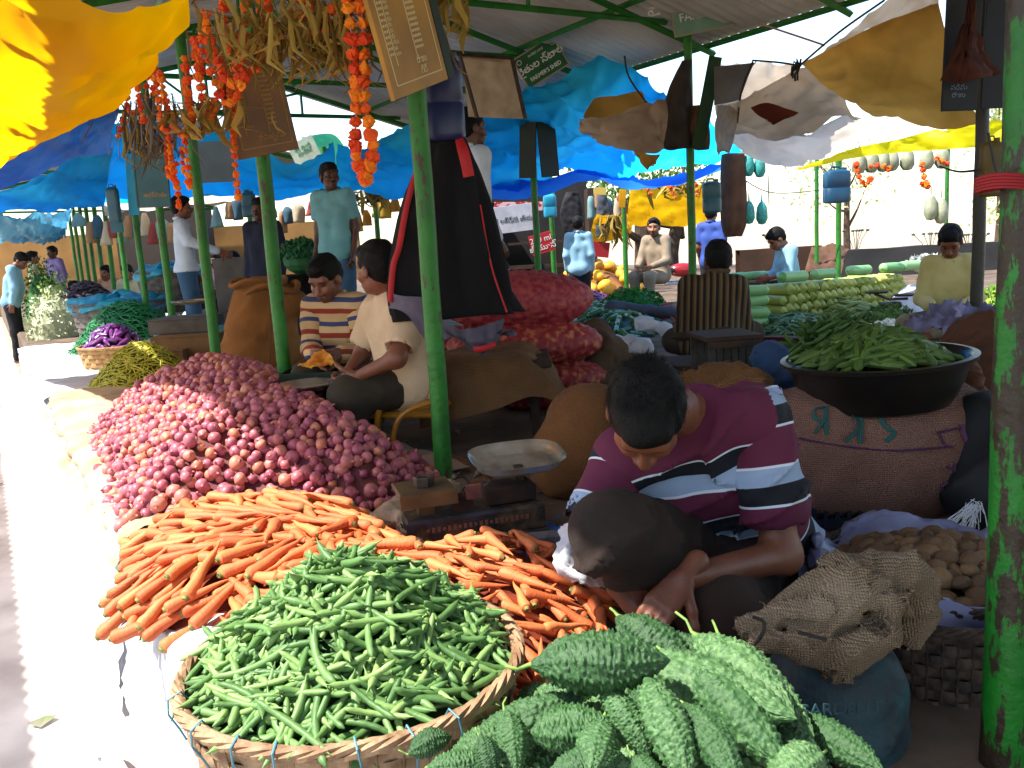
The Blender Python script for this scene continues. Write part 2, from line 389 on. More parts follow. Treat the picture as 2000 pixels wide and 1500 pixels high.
# ================================================================ poles
def pole(p, r, top, m, label, group='green poles holding up the market roofs', dent=True):
    s = MB(); n = 14; b = Vector(p); zs = [b.z+(top-b.z)*i/n for i in range(n+1)]
    s.tube([(b.x+.002*math.sin(z*9+b.x), b.y, z) for z in zs], [r*(1+.01*math.sin(z*13)) for z in zs], 18)
    o = s.build('support_pole', m); o.matrix_basis = Matrix.Translation(b); o.data.transform(Matrix.Translation(-b))
    return tag(o, label, 'pole', group)
def vpole(px, py, v, r, top, m, label, z=PZ, **k):
    d = ray(px, py); h = LV.dot(d); t = v/h; q = CAMP+d*t; return pole((q.x, q.y, z), r, top, m, label, **k)
def ppole(px, py, Y, r, top, m, label, z=PZ, **k):
    q = at(px, py, Y); return pole((q.x, q.y, z), r, top, m, label, **k)
ppole(1990, 750, 1.38, .038, 3.3, POLEW, 'thick worn green pole with rust patches, nearest, at the right edge', z=0)
ppole(855, 750, 3.45, .0365, 3.3, POLE, 'bright green pole in front of the hanging black and red jacket', z=PZ-.02)
ppole(548, 650, 4.55, .036, 3.3, POLE, 'green pole beside the big orange-brown sack, under the brown price board')
ppole(398, 480, 6.1, .036, 3.2, POLE, 'leaning-looking green pole left of the standing man in white shirt')
ppole(327, 540, 7.9, .034, 3.0, POLE, 'green pole under the blue-grey notice board, behind the yellow beans')
ppole(279, 540, 9.3, .033, 2.9, POLE, 'green pole rising from the grey woven tubs behind the leafy heap')
ppole(1045, 400, 9.6, .036, 3.25, POLE, 'green pole carrying the FARMER\'S sign')
ppole(1350, 400, 7.9, .036, 3.25, POLE, 'green pole with hanging clothes, in front of the man in striped brown shirt')
ppole(1912, 450, 6.0, .042, 3.25, POLED, 'dark brown pole under the black chalk boards, left of the nearest pole')
ppole(1638, 430, 12.2, .036, 2.5, POLE, 'slim green pole behind the stacked bottle gourds, under the blue can')
ppole(1595, 420, 13.2, .03, 2.6, POLE, 'thin teal-green pole just left of the one with the blue can')
ppole(1221, 480, 12.5, .035, 2.7, POLE, 'green pole between the yellow melons and the bearded man')
ppole(1080, 480, 13.5, .04, 2.4, POLE, 'greenish pole behind the red banner stall with blue can')
ppole(733, 400, 12.5, .036, 2.8, POLE, 'dark green pole beside the smiling man, under a dark board')
ppole(640, 380, 13, .04, 2.9, POLE, 'green pole of the green-netted gable behind the smiling man')
ppole(1850, 350, 13, .03, 2.7, POLE, 'thin pole beside the pale hanging gourds')
ppole(492, 470, 11.5, .03, 2.6, POLE, 'green pole behind the seated white-shirt vendor, under a grey can')
for i, (x, Y) in enumerate(((238, 12), (213, 13.2), (193, 14.4), (177, 15.6), (165, 17), (152, 18.5), (143, 20))):
    ppole(x, 480, Y, .036, 2.75, POLE, 'green pole in the crowded far row at the left, behind the woven tubs')
# ================================================================ heaps of produce
def inpoly(x, y, P):
    c = False; n = len(P)
    for i in range(n):
        x1, y1 = P[i][:2]; x2, y2 = P[(i+1) % n][:2]
        if (y1 > y) != (y2 > y) and x < (x2-x1)*(y-y1)/(y2-y1)+x1: c = not c
    return c
def edist(x, y, P):
    m = 9
    for i in range(len(P)):
        x1, y1 = P[i][:2]; x2, y2 = P[(i+1) % len(P)][:2]; dx, dy = x2-x1, y2-y1
        t = max(0, min(1, ((x-x1)*dx+(y-y1)*dy)/(dx*dx+dy*dy+1e-9))); m = min(m, math.hypot(x-x1-t*dx, y-y1-t*dy))
    return m
class Heap:
    def __init__(s, poly, slope, hmax, base=PZ, bump=.03):
        s.P = [(p[0], p[1]) for p in poly]; s.sl = slope; s.hm = hmax; s.b = base; s.bp = bump
        xs = [p[0] for p in s.P]; ys = [p[1] for p in s.P]; s.bb = (min(xs), max(xs), min(ys), max(ys))
    def z(s, x, y):
        if not inpoly(x, y, s.P): return s.b
        d = edist(x, y, s.P); q = s.sl*d/s.hm; h = s.hm*(q if q < .5 else 1-.5*math.exp(-2*(q-.5)))
        return s.b+h*(1+s.bp*3*NZ.noise(Vector((x*4, y*4, 0))))
    def nrm(s, x, y, e=.03):
        return Vector((s.z(x-e, y)-s.z(x+e, y), s.z(x, y-e)-s.z(x, y+e), 2*e)).normalized()
    def mound(s, name, mt, parent=None, off=-.02, st=.03):
        x0, x1, y0, y1 = s.bb; nx = int((x1-x0)/st)+1; ny = int((y1-y0)/st)+1; V = []
        for i in range(nx+1):
            for j in range(ny+1):
                x = x0+(x1-x0)*i/nx; y = y0+(y1-y0)*j/ny; V.append((x, y, s.z(x, y)+off))
        return link(name, mesh(V, [(i*(ny+1)+j, (i+1)*(ny+1)+j, (i+1)*(ny+1)+j+1, i*(ny+1)+j+1) for i in range(nx) for j in range(ny) if all(inpoly(V[a][0], V[a][1], s.P) for a in (i*(ny+1)+j, (i+1)*(ny+1)+j+1))]), mt, parent)
    def sample(s, n, r, tries=40, rs=None):
        """dart throwing, spacing about r"""
        x0, x1, y0, y1 = s.bb; g = {}; out = []
        for _ in range(n*tries):
            x = random.uniform(x0, x1); y = random.uniform(y0, y1)
            if not inpoly(x, y, s.P): continue
            k = (int(x//r), int(y//r)); ok = True
            for i in (-1, 0, 1):
                for j in (-1, 0, 1):
                    for (a, b) in g.get((k[0]+i, k[1]+j), ()):
                        if (a-x)**2+(b-y)**2 < r*r: ok = False; break
                    if not ok: break
                if not ok: break
            if ok:
                g.setdefault(k, []).append((x, y)); out.append((x, y))
                if len(out) >= n: break
        return out
def rotm(): return Euler((random.uniform(0, 6.28), random.uniform(0, 6.28), random.uniform(0, 6.28))).to_matrix().to_4x4()
def infront(x, y, z):   # distance from the camera (for picking what shows largest)
    return (Vector((x, y, z))-CAMP).length
def place(items, protos, name, label, cat, group, stuffname, stufflabel, limit=300, visible=None):
    """items = list of world matrices; nearest 'limit' become things of their own, the rest one 'stuff' mesh"""
    items = sorted(items, key=lambda m: (m.translation-CAMP).length)
    for i, M_ in enumerate(items[:limit]):
        me = protos[i % len(protos)].data; o = bpy.data.objects.new(name, me); COL.objects.link(o); o.matrix_basis = M_; tag(o, label, cat, group)
    rest = items[limit:]
    if rest:
        Vs = []; Fs = []; n = 0; cache = []
        for p in protos:
            me = p.data; v = np.zeros(len(me.vertices)*3, np.float32); me.vertices.foreach_get('co', v); cache.append((v.reshape(-1, 3), [tuple(q.vertices) for q in me.polygons]))
        for i, M_ in enumerate(rest):
            v, f = cache[i % len(cache)]; A = np.array(M_); Vs.append(v@A[:3, :3].T+A[:3, 3]); Fs += [tuple(a+n for a in q) for q in f]; n += len(v)
        me = mesh(np.concatenate(Vs).tolist(), Fs); o = link(stuffname, me, [m for m in protos[0].data.materials]); 
        mi = []
        for i in range(len(rest)):
            mi += [q.material_index for q in protos[i % len(protos)].data.polygons]
        me.polygons.foreach_set('material_index', mi); tag(o, stufflabel, cat, kind='stuff')
    for p in protos: bpy.data.objects.remove(p)
# ---------------------------------------------------------------- onions
ONI = mat('onion_skin', '823a52', 'cc8656', 55, .45, .08, 60, rnd=.5, c3='ae616c', stretch=(1, 1, .35), lo=.25, hi=.8)
def onion(seed):
    random.seed(seed); s = MB(); r = .025
    prof = [(0, -.9), (.25, -.93), (.3, -.86), (.62, -.72), (.9, -.38), (1, 0), (.95, .32), (.75, .62), (.45, .82), (.2, .98), (.12, 1.16), (.15, 1.3), (0, 1.33)]
    s.lathe([(a*r, b*r*random.uniform(.86, 1)) for a, b in prof], 14, wob=.02)
    return s.build('onion_proto', ONI)
PX = lambda pts, z=PZ: [onz(a, b, z) for a, b in pts]
oni_poly = PX([(172, 850), (190, 945), (238, 1045), (330, 1040), (430, 1020), (560, 1002), (700, 1004), (790, 990), (858, 935)]) + [uv(3.45, 1.5), uv(4.2, 1.55), uv(5.0, 1.7), uv(5.7, 1.65), uv(6.1, 1.3), uv(6.0, .8)]
HO = Heap(oni_poly, .85, .36)
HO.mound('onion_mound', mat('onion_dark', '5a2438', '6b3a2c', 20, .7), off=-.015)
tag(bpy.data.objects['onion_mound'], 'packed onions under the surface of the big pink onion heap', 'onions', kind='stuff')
def onions():
    pr = [onion(i) for i in range(4)]; random.seed(3); it = []
    for lay, (n, dz, sp) in enumerate(((2600, 0, .036), (900, .020, .056))):
        for x, y in HO.sample(n, sp, 30):
            k = random.choice((.7, .8, .9, .95, 1.05, 1.2)); z = HO.z(x, y); nn = HO.nrm(x, y); p = Vector((x, y, z))+nn*dz
            if z < PZ+.02: p.z = PZ+.022
            it.append(Matrix.Translation(p)@rotm()@Matrix.Scale(k, 4))
    place(it, pr, 'onion', 'small pink and copper onion in the nearest rows of the big loose onion heap', 'onion', 'onions heaped loose on the brown cloth', 'loose_onions', 'hundreds of small pink red onions further back in the big loose heap')
onions()
# ---------------------------------------------------------------- carrots
CAR = mat('carrot_skin', 'b4562a', 'd07c46', 5, .6, .25, 70, rnd=.6, c3='c4663a', stretch=(1, 1, 3)); CARE = mat('carrot_end', '8a8a4a', '5a5030', 60, .8)
def carrot(seed):
    random.seed(seed); s = MB(); L = random.uniform(.125, .165); r = random.uniform(.0145, .0185); bx, by = random.uniform(-.012, .012), random.uniform(-.008, .008); n = 10
    prof = [(0.001, 0), (.35, -.001), (.5, .004), (.62, .006), (.9, .01), (1, .02)]; P = []; Rr = []
    for a, t in prof: P.append((0, 0, t)); Rr.append(a*r)
    for i in range(1, 9):
        t = i/8; P.append((bx*t*t+.002*math.sin(t*9+seed), by*t*t, .02+L*t)); Rr.append(r*(1-.55*t-.30*t*t)*(1+.03*math.sin(t*25+seed)))
    P.append((bx, by, .02+L*1.08)); Rr.append(.0008)
    s.tube(P, Rr, 10, caps=False); o = s.build('carrot_proto', [CAR, CARE])
    for q in o.data.polygons:
        if max(o.data.vertices[i].co.z for i in q.vertices) < .0065: q.material_index = 1
    o.data.transform(Matrix.Translation((0, 0, -L/2))); return o
car_poly = PX([(228, 1232), (236, 1150), (250, 1080), (330, 1045), (440, 1020), (600, 1005), (720, 1030), (780, 1070), (850, 1110), (930, 1085), (1050, 1090), (1140, 1125), (1190, 1195), (1180, 1250), (1110, 1330), (1000, 1420), (700, 1400), (430, 1240), (330, 1250)])
HC = Heap(car_poly, .75, .13)
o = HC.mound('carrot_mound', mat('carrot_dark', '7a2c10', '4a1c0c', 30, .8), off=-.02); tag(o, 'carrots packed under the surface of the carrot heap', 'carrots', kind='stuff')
def carrots():
    pr = [carrot(i) for i in range(7)]; random.seed(5); it = []
    cx, cy = onz(620, 1120, PZ)[:2]
    for lay, (n, dz, sp) in enumerate(((380, .004, .037), (240, .026, .05))):
        for x, y in HC.sample(n, sp, 30):
            z = HC.z(x, y); nn = HC.nrm(x, y); 
            if z < PZ+.012: z = PZ+.012
            # crowns point outward at the left edge, mixed elsewhere
            a = math.atan2(y-cy, x-cx); left = x < cx-.15
            th = (a+random.gauss(0, .35)) if left else (random.gauss(-.75, .6)+(math.pi if random.random() < .5 else 0) if random.random() < .75 else random.uniform(0, 6.28))
            d = Vector((-math.cos(th), -math.sin(th), random.gauss(0, .16))); d = (d-nn*d.dot(nn)*.9).normalized()
            sc = random.uniform(.8, 1.15) if x < cx+.3 else random.uniform(.62, .95)
            p = Vector((x, y, z))+nn*(dz+random.uniform(0, .012)); M3 = frame(d, nn)
            it.append(Matrix.Translation(p)@M3.to_4x4()@Matrix.Rotation(random.uniform(0, 6.28), 4, 'Z')@Matrix.Scale(sc, 4))
    vis = [m for m in it if inpoly(m.translation.x, m.translation.y, HC.P)]
    place(vis, pr, 'carrot', 'orange carrot lying among the others in the near part of the carrot heap', 'carrot', 'carrots heaped in front of the scale', 'loose_carrots', 'more orange carrots at the back of the carrot heap')
carrots()
# ---------------------------------------------------------------- woven basket
def basket(name, c, r, h, label, m, flare=.82, rows=7, nst=44, rimtie=True, tilt=0, parent=None, band=None, ties='4f7f8f'):
    b = empty(name, c, label, 'basket'); cx, cy, cz = c; s = MB()
    N_ = nst*4; bh = h/rows
    for k in range(rows):
        z = cz-h+bh*(k+.5); rr0 = r*(flare+(1-flare)*((k+.5)/rows)**.7)
        V = []
        for i in range(N_+1):
            th = 2*math.pi*i/N_; w = .0055*math.sin(nst/2*th+math.pi*k)
            rr = rr0+w; jz = .003*NZ.noise(Vector((th*3, k, 0)))
            for dz, dr in ((-bh*.53, -.001), (-bh*.2, .0022), (bh*.2, .0022), (bh*.53, -.001)): V.append((cx+(rr+dr)*math.cos(th), cy+(rr+dr)*math.sin(th), z+dz+jz))
        s.add(V, [(4*i+q, 4*i+4+q, 4*i+5+q, 4*i+1+q) for i in range(N_) for q in range(3)])
    s.build('woven_wall', m, b)
    s = MB()
    for i in range(nst):
        th = 2*math.pi*i/nst
        s.tube([(cx+math.cos(th)*r*(flare+(1-flare)*t**.7), cy+math.sin(th)*r*(flare+(1-flare)*t**.7), cz-h+h*t*1.02) for t in (0, .25, .5, .75, 1)], .0055, 5, flat=.45)
    s.build('stake', m, b)
    s = MB()
    for q in range(5):
        P = []; 
        for i in range(97):
            th = 2*math.pi*i/96; a = th*11+q*1.26; P.append((cx+math.cos(th)*(r+.006+.007*math.cos(a)), cy+math.sin(th)*(r+.006+.007*math.cos(a)), cz+.004+.0075*math.sin(a)+.004*NZ.noise(Vector((th*2, 0, q)))))
        s.tube(P, .0062, 5, caps=False)
    s.build('rim', m, b)
    # inner lining so that nothing shows through the weave
    s = MB(); s.lathe([(.001, cz-h+.01), (r*flare-.012, cz-h+.01), (r*(flare+1)/2-.012, cz-h*.5), (r-.012, cz-.004)], 40, Matrix.Translation((cx, cy, 0))); s.build('lining', WICKD, b)
    if rimtie:
        tm = mat('tie_string', ties, rough=.6); s = MB()
        for th in (-2.35, -2.05, -1.82, -1.42, -1.15, -.9, -2.75):
            for k in (0, 1):
                s = MB(); t2 = th+k*.02; P = [(cx+math.cos(t2+.01*j)*(r+q), cy+math.sin(t2+.01*j)*(r+q), cz+z) for j, (q, z) in enumerate(((-.012, .0), (.0, .02), (.02, .012), (.022, -.012), (.008, -.04), (.0, -.06)))]
            s.tube(P, .0018, 5); s.build('tie_string', tm, b)
    return b
BC = onz(690, 1288, .735); BR = .285
basket('basket', BC, BR, .235, 'large shallow woven cane basket heaped with green beans in front', WICK)
BEAN = mat('bean_skin', '3a5c2c', '83a05c', 9, .5, .2, 60, rnd=.55, c3='587c42')
def bean(seed):
    random.seed(seed); s = MB(); L = random.uniform(.12, .155); r = .0057; cv = random.choice((.7, 1.3, 1.9, -.9, 1.1, 1.6)); P = []; Rr = []; n = 13
    tw = random.uniform(-.4, .4); p = Vector((0, 0, 0)); a = -cv/2
    for i in range(n+1):
        t = i/n; P.append(p.copy()); e = min(t, 1-t)
        Rr.append(r*min(1, .25+(e*7)**.7)*(1+.10*math.sin(t*34+seed))); p += Vector((math.sin(a), math.sin(tw*t)*.15, math.cos(a)))*(L/n); a += cv/n
    P = [(q-P[n//2]) for q in P]; P.append(P[-1]+(P[-1]-P[-2])*.8); Rr[-1] = .0013; Rr.append(.0008)
    s.tube(P, Rr, 8, flat=1.12); me = s.me(); return link('bean_proto', me, BEAN)
def beanheap():
    random.seed(11); pr = [bean(i) for i in range(9)]; it = []; cx, cy, cz = BC
    # mound under the beans, peaked behind the centre
    def hz(x, y):
        q = math.hypot(x, y)/BR; return cz-.025+.19*max(0, 1-q**1.35)*(1+.25*y/BR)+.012*NZ.noise(Vector((x*9, y*9, 1)))
    s = MB(); V = []; n = 26
    for i in range(n+1):
        for j in range(33):
            th = 2*math.pi*j/32; q = i/n*(BR-.014); x, y = q*math.cos(th), q*math.sin(th); V.append((cx+x, cy+y, hz(x, y)-.012))
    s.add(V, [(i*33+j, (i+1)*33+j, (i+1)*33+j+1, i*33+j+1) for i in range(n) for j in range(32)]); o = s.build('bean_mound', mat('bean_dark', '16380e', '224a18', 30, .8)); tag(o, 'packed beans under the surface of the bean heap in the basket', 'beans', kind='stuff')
    for lay, n in ((0, 250), (1, 250), (2, 160)):
        for _ in range(n):
            q = math.sqrt(random.random())*(BR-.036); th = random.uniform(0, 6.28); x, y = q*math.cos(th), q*math.sin(th)
            e = .02; nn = Vector((hz(x-e, y)-hz(x+e, y), hz(x, y-e)-hz(x, y+e), 2*e)).normalized()
            a = random.uniform(0, 6.28); d = Vector((math.cos(a), math.sin(a), random.gauss(0, .14))); d = (d-nn*d.dot(nn)*.9).normalized()
            p = Vector((cx+x, cy+y, hz(x, y)))+nn*(-.004+lay*.008+random.uniform(0, .009))
            it.append(Matrix.Translation(p)@frame(d, nn).to_4x4()@Matrix.Rotation(random.gauss(0, .8), 4, 'Z')@Matrix.Scale(random.uniform(.8, 1.12), 4))
    it.sort(key=lambda m: -((m.translation-BC).length < BR*.99)*1.0)
    up = it[390:]+it[240:390]+it[:240]
    # top layers as things, the lower ones as stuff
    top = it[-300:]; low = it[:-300]
    for i, m in enumerate(top):
        o = bpy.data.objects.new('green_bean', pr[i % 9].data); COL.objects.link(o); o.matrix_basis = m; tag(o, 'curved glossy green bean lying on top of the heap in the cane basket', 'green bean', 'green beans heaped in the cane basket')
    place(low, pr, 'green_bean', 'x', 'green bean', 'x', 'loose_beans', 'green beans in the lower layers of the basket heap', limit=0)
beanheap()
# ---------------------------------------------------------------- bitter gourds
GOUR = mat('bitter_gourd_skin', '1f3d20', '6c8c5c', 30, .5, .3, 120, rnd=.35, c3='365a30'); STEM = mat('gourd_stem', '7a9a4a', '5a7a3a', 20, .6)
def gourd(seed):
    random.seed(seed); nl, nr = 124, 80; V = []; L = 1.0
    for i in range(nl+1):
        t = i/nl; z = (t-.5)*L; r = .138*(math.sin(math.pi*min(1, max(0, t))**.92)**.83)
        if t < .06: r = .02+r*.5
        for k in range(nr):
            th = 2*math.pi*k/nr; row = math.cos(th*10+.7*math.sin(t*7+seed)); big = max(0, math.sin(t*100+4*NZ.noise(Vector((math.cos(th)*3, math.sin(th)*3+t*9, seed))))+.2)
            x0 = Vector((math.cos(th)*1.6, math.sin(th)*1.6, t*9+seed*3)); w = NZ.noise(x0*2.6)*.5+.5
            d = .017*max(0, row)**1.2*(.25+big*.9)+.020*max(0, NZ.noise(Vector((math.cos(th)*9, math.sin(th)*9, t*44+seed))))*1.6*(1-.5*max(0, row))+.009*NZ.noise(x0*1.2)
            e = min(1, 7*min(t, 1-t)); q = r+d*e
            V.append((q*math.cos(th)+.03*math.sin(t*3+seed), q*math.sin(th), z))
    Fc = [(i*nr+k, i*nr+(k+1) % nr, (i+1)*nr+(k+1) % nr, (i+1)*nr+k) for i in range(nl) for k in range(nr)]
    Fc.append(tuple(nl*nr+k for k in range(nr)))
    return mesh(V, Fc)
T0 = Matrix.Translation
GM = [gourd(i) for i in range(4)]
for g in GM: g.materials.append(GOUR); g.shade_smooth()
def stemmesh(seed):
    s = MB(); s.tube([(0, 0, -.44), (.01, 0, -.52), (.03*math.cos(seed), .02, -.60), (.07*math.cos(seed), .03*math.sin(seed), -.68)], [.022, .012, .010, .009], 6); m = s.me(); m.materials.append(STEM); m.shade_smooth(); return m
SMs = [stemmesh(i*1.7) for i in range(3)]
def gourdat(a, b, Ya, Yb, w, i, label, st=True):
    p, q = at(a[0], a[1], Ya), at(b[0], b[1], Yb); L = (q-p).length; d = (q-p)/L
    o = empty('bitter_gourd', (p+q)/2, label, 'bitter gourd', 'bitter gourds piled at the front'); n = (CAMP-p)
    o.matrix_basis = Matrix.Translation((p+q)/2)@frame(d, n).to_4x4()@Matrix.Rotation(i*1.3, 4, 'Z')@Matrix.Diagonal((w*L*1.12, w*L*1.12, L*1.08, 1))
    b_ = bpy.data.objects.new('fruit', GM[i % 4]); COL.objects.link(b_); b_.parent = o
    if st: s_ = bpy.data.objects.new('stem', SMs[i % 3]); COL.objects.link(s_); s_.parent = o
gl = [((1048, 1298), (1300, 1290), 1.17, 1.15, 1.45, 'big one lying level across the top left, tip pointing left over the carrots'), ((1215, 1205), (1345, 1300), 1.42, 1.3, 1.5, 'pale blue-green one standing up at the peak of the pile'), ((1360, 1240), (1545, 1395), 1.34, 1.14, 1.0, 'long one slanting down from the centre, pale warty tip'),
 ((1410, 1250), (1585, 1430), 1.36, 1.16, 1.0, 'outermost of the long dark ones slanting down at the right'), ((1330, 1300), (1532, 1500), 1.22, 1.05, 1.05, 'long one slanting below the pale-tipped one'), ((1250, 1290), (1540, 1400), 1.28, 1.1, 1.0, 'wide one in the middle under the peak'), ((1185, 1335), (1260, 1480), 1.14, 1.07, 1.3, 'upright pale one just below the level top-left one'), ((1265, 1330), (1345, 1530), 1.12, 1.0, 1.25, 'long upright one in the lower middle'),
 ((1040, 1435), (1200, 1425), 1.1, 1.08, 1.7, 'level pale one at lower left with curled stem'), ((985, 1395), (1010, 1510), 1.12, 1.04, 1.5, 'short upright lime one near the basket rim'), ((1130, 1370), (905, 1455), 1.18, 1.13, 1.05, 'long one slanting down toward the basket'), ((800, 1470), (880, 1440), 1.12, 1.14, 1.9, 'small pale tip just over the basket rim'), ((880, 1490), (1010, 1420), 1.09, 1.14, 1.5, 'warty one lying beside the basket rim'), ((935, 1440), (965, 1520), 1.06, 1.02, 1.9, 'blue-green stub at the bottom edge left'),
 ((1160, 1330), (1060, 1370), 1.23, 1.2, 1.7, 'dull grey-green stub under the big level one'), ((1340, 1380), (1440, 1530), 1.1, .98, 1.2, 'dark blue-green one at the bottom centre'), ((1080, 1505), (1210, 1470), 1.02, 1.04, 1.6, 'dark one along the bottom edge'), ((1180, 1400), (1150, 1520), 1.1, 1.0, 1.5, 'shadowed one in the gap at the lower middle'), ((1480, 1400), (1640, 1530), 1.18, 1.06, 1.1, 'dark long one at the lower right of the pile'), ((1560, 1400), (1720, 1500), 1.26, 1.15, 1.2, 'farthest right one in deep shade'),
 ((1180, 1270), (1235, 1245), 1.38, 1.36, 2.2, 'stubby light one behind the peak left'), ((1290, 1240), (1420, 1330), 1.45, 1.3, 1.3, 'dark one behind the peak'), ((1130, 1255), (1180, 1330), 1.36, 1.3, 1.3, 'small one with long thin stem at the back left'), ((840, 1500), (960, 1480), 1.04, 1.06, 1.6, 'lime green one cut by the bottom edge at left'), ((1240, 1480), (1300, 1560), 1.04, .98, 1.6, 'one cut by the bottom edge below the middle'), ((1600, 1480), (1500, 1560), 1.08, 1.0, 1.6, 'one cut by the bottom edge at right')]
for i, (a, b, Ya, Yb, w, l) in enumerate(gl): gourdat(a, b, Ya, Yb, w, i, 'bitter gourd, '+l, True)
# a cane tray under the gourds
GB0 = at(1250, 1480, 1.12); random.seed(77)
for i in range(26):
    th = random.uniform(0, 6.28); q = random.uniform(.3, 1); p = GB0+Vector((.02+.24*q*math.cos(th), .10+.17*q*math.sin(th), -.02-.05*q)); a = random.uniform(0, 6.28); L = random.uniform(.17, .22)
    o = empty('bitter_gourd', p, 'bitter gourd lying in the shaded lower layer of the pile', 'bitter gourd', 'bitter gourds in the lower layer'); o.matrix_basis = T0(p)@frame((math.cos(a), math.sin(a), random.gauss(-.1, .1))).to_4x4()@Matrix.Diagonal((L*1.6, L*1.6, L, 1)); b_ = bpy.data.objects.new('fruit', GM[i % 4]); COL.objects.link(b_); b_.parent = o
gb = at(1250, 1480, 1.12); 
V, Q = sdf([ell(gb+Vector((.02, .08, -.20)), (.28, .25, .10)), ell(gb+Vector((.02, .16, -.19)), (.20, .16, .11))], .02); o = link('gourd_mound', npmesh(V, Q), mat('gourd_gap_shade', '060f06', '0a160a', 30, .8)); tag(o, 'near-black mound painted as shade under the bitter gourd pile', 'bitter gourds', kind='stuff')  # near-black mound: shade in the gaps between gourds is put into its colour
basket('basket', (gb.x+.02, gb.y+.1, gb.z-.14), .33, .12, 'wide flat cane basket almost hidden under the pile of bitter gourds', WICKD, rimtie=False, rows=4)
# ---------------------------------------------------------------- cloths on the platform edge
def edgecloth(name, u0, u1, v0, m, label, cat='cloth', drop=.34, seed=0, lift=.006, vin=.55, group=None):
    rows = []; n = 9
    for du, dv, z in ((0, vin, PZ+lift), (0, (vin+v0)/2, PZ+lift), (0, v0, PZ+lift+.012), (0, v0-.045, PZ-.05), (0, v0-.06, PZ-drop*.6), (0, v0-.11, PZ-drop)):
        rows.append([uv(u0+(u1-u0)*i/n, v0*0+dv+.035*NZ.noise(Vector((i*.9, z*3, seed))), z+.01*abs(NZ.noise(Vector((i*1.7, dv*4, seed))))) for i in range(n+1)])
    o = patch(name, rows, m, 60, 30, .016, 7, seed=seed); return tag(o, label, cat, group)
edgecloth('plastic_sheet', .2, 3.25, .33, CLOTHW, 'sunlit white plastic sheet draped over the platform edge under the carrots', seed=1, drop=.42, vin=.95)
edgecloth('burlap_sheet', 3.1, 7.0, .345, CLOTHB, 'brown burlap cloth under the onion heap, its edge folded over the platform', seed=2, drop=.07, vin=1.6, lift=.02)
edgecloth('plastic_sheet', 2.9, 7.1, .31, CLOTHW, 'white sheet hanging over the platform edge below the brown onion cloth', seed=6, drop=.46, vin=.37, lift=-.03)
edgecloth('plastic_sheet', 6.9, 11.5, .31, CLOTHW, 'crumpled white sheet under the yellow-green beans and leafy heaps', seed=3, drop=.45, vin=1.4)
for i, (u, v, s_) in enumerate(((1.2, .12, .5), (1.9, .1, .45), (2.5, .05, .4), (1.5, -.12, .35))):
    rows = [[uv(u+a*s_, v+b*s_*.5, .02+.22*s_*max(0, 1-abs(a)-abs(b)*.6)+.05*NZ.noise(Vector((a*3+i, b*3, 1)))) for a in (-.5, -.2, .1, .5)] for b in (-.5, -.15, .2, .5)]
    tag(patch('paper_scrap', rows, CLOTHW, 18, 18, .04, 6, seed=10+i), ('crumpled white paper lying on the lane against the platform nearest the basket', 'white sheet scrap on the lane below the carrots', 'white plastic scrap on the lane at the corner of the carrot sheet', 'flattened white paper out on the sunlit lane')[i], 'paper')
# ================================================================ people
def skinmat(name, c, c2):
    m = mat(name, c, c2, 9, .48, .12, 60, sss=0); nt = m.node_tree; N = nt.nodes; L = nt.links
    B = [n for n in N if n.type == 'BSDF_PRINCIPLED'][0]; src = B.inputs['Base Color'].links[0].from_socket
    for nm, cc in (('dk', '120c0a'), ('lp', '5a2a22'), ('wh', 'b8b0a8')):
        a = N.new('ShaderNodeAttribute'); a.attribute_name = nm; mx = N.new('ShaderNodeMix'); mx.data_type = 'RGBA'
        L.new(a.outputs['Fac'], mx.inputs[0]); L.new(src, mx.inputs[6]); mx.inputs[7].default_value = hexc(cc); src = mx.outputs[2]
    L.new(src, B.inputs['Base Color']); return m
SK1 = skinmat('skin_brown', '6e4230', '7d4c38'); SK2 = skinmat('skin_light_brown', '8a5a40', '96654a'); SK3 = skinmat('skin_dark', '4a2c20', '563426')
HAIR = mat('black_hair', '070606', '0e0b0a', 60, .7, .5, 160, spec=.2); HAIRG = mat('grey_hair', '4a4542', '2c2826', 60, .6)
def headprims(c, f, u, s=1):
    f = Vector(f).normalized(); u = Vector(u); u = (u-f*u.dot(f)).normalized(); x = f.cross(u); M = Matrix((x, f, u)).transposed(); c = Vector(c)
    W_ = lambda a, b, d: c+M@Vector((a, b, d))*s
    pr = [ell(W_(0, -.012, .028), (.074*s, .094*s, .088*s), M), ell(W_(0, .022, -.048), (.054*s, .060*s, .066*s), M), ell(W_(0, .064, -.088), (.024*s, .02*s, .018*s), M),
          cap(W_(0, .082, .004), W_(0, .103, -.034), .008*s, .013*s, k=.014), cap(W_(-.016, .094, -.04), W_(.016, .094, -.04), .009*s, .009*s, k=.01), cap(W_(-.038, .07, .024), W_(.038, .07, .024), .013*s, .013*s, k=.02),
          cap(W_(-.017, .083, -.063), W_(.017, .083, -.063), .009*s, k=.008), cap(W_(-.015, .08, -.073), W_(.015, .08, -.073), .009*s, k=.008), cap(W_(-.046, .045, -.025), W_(-.034, .062, -.03), .022*s, k=.02), cap(W_(.046, .045, -.025), W_(.034, .062, -.03), .022*s, k=.02)]
    for q in (-1, 1): pr.append(ell(W_(q*.078, -.008, -.012), (.010*s, .022*s, .031*s), M, k=.008))
    return pr, M, W_
def sm(e0, e1, x): return np.clip((x-e0)/(e1-e0), 0, 1)
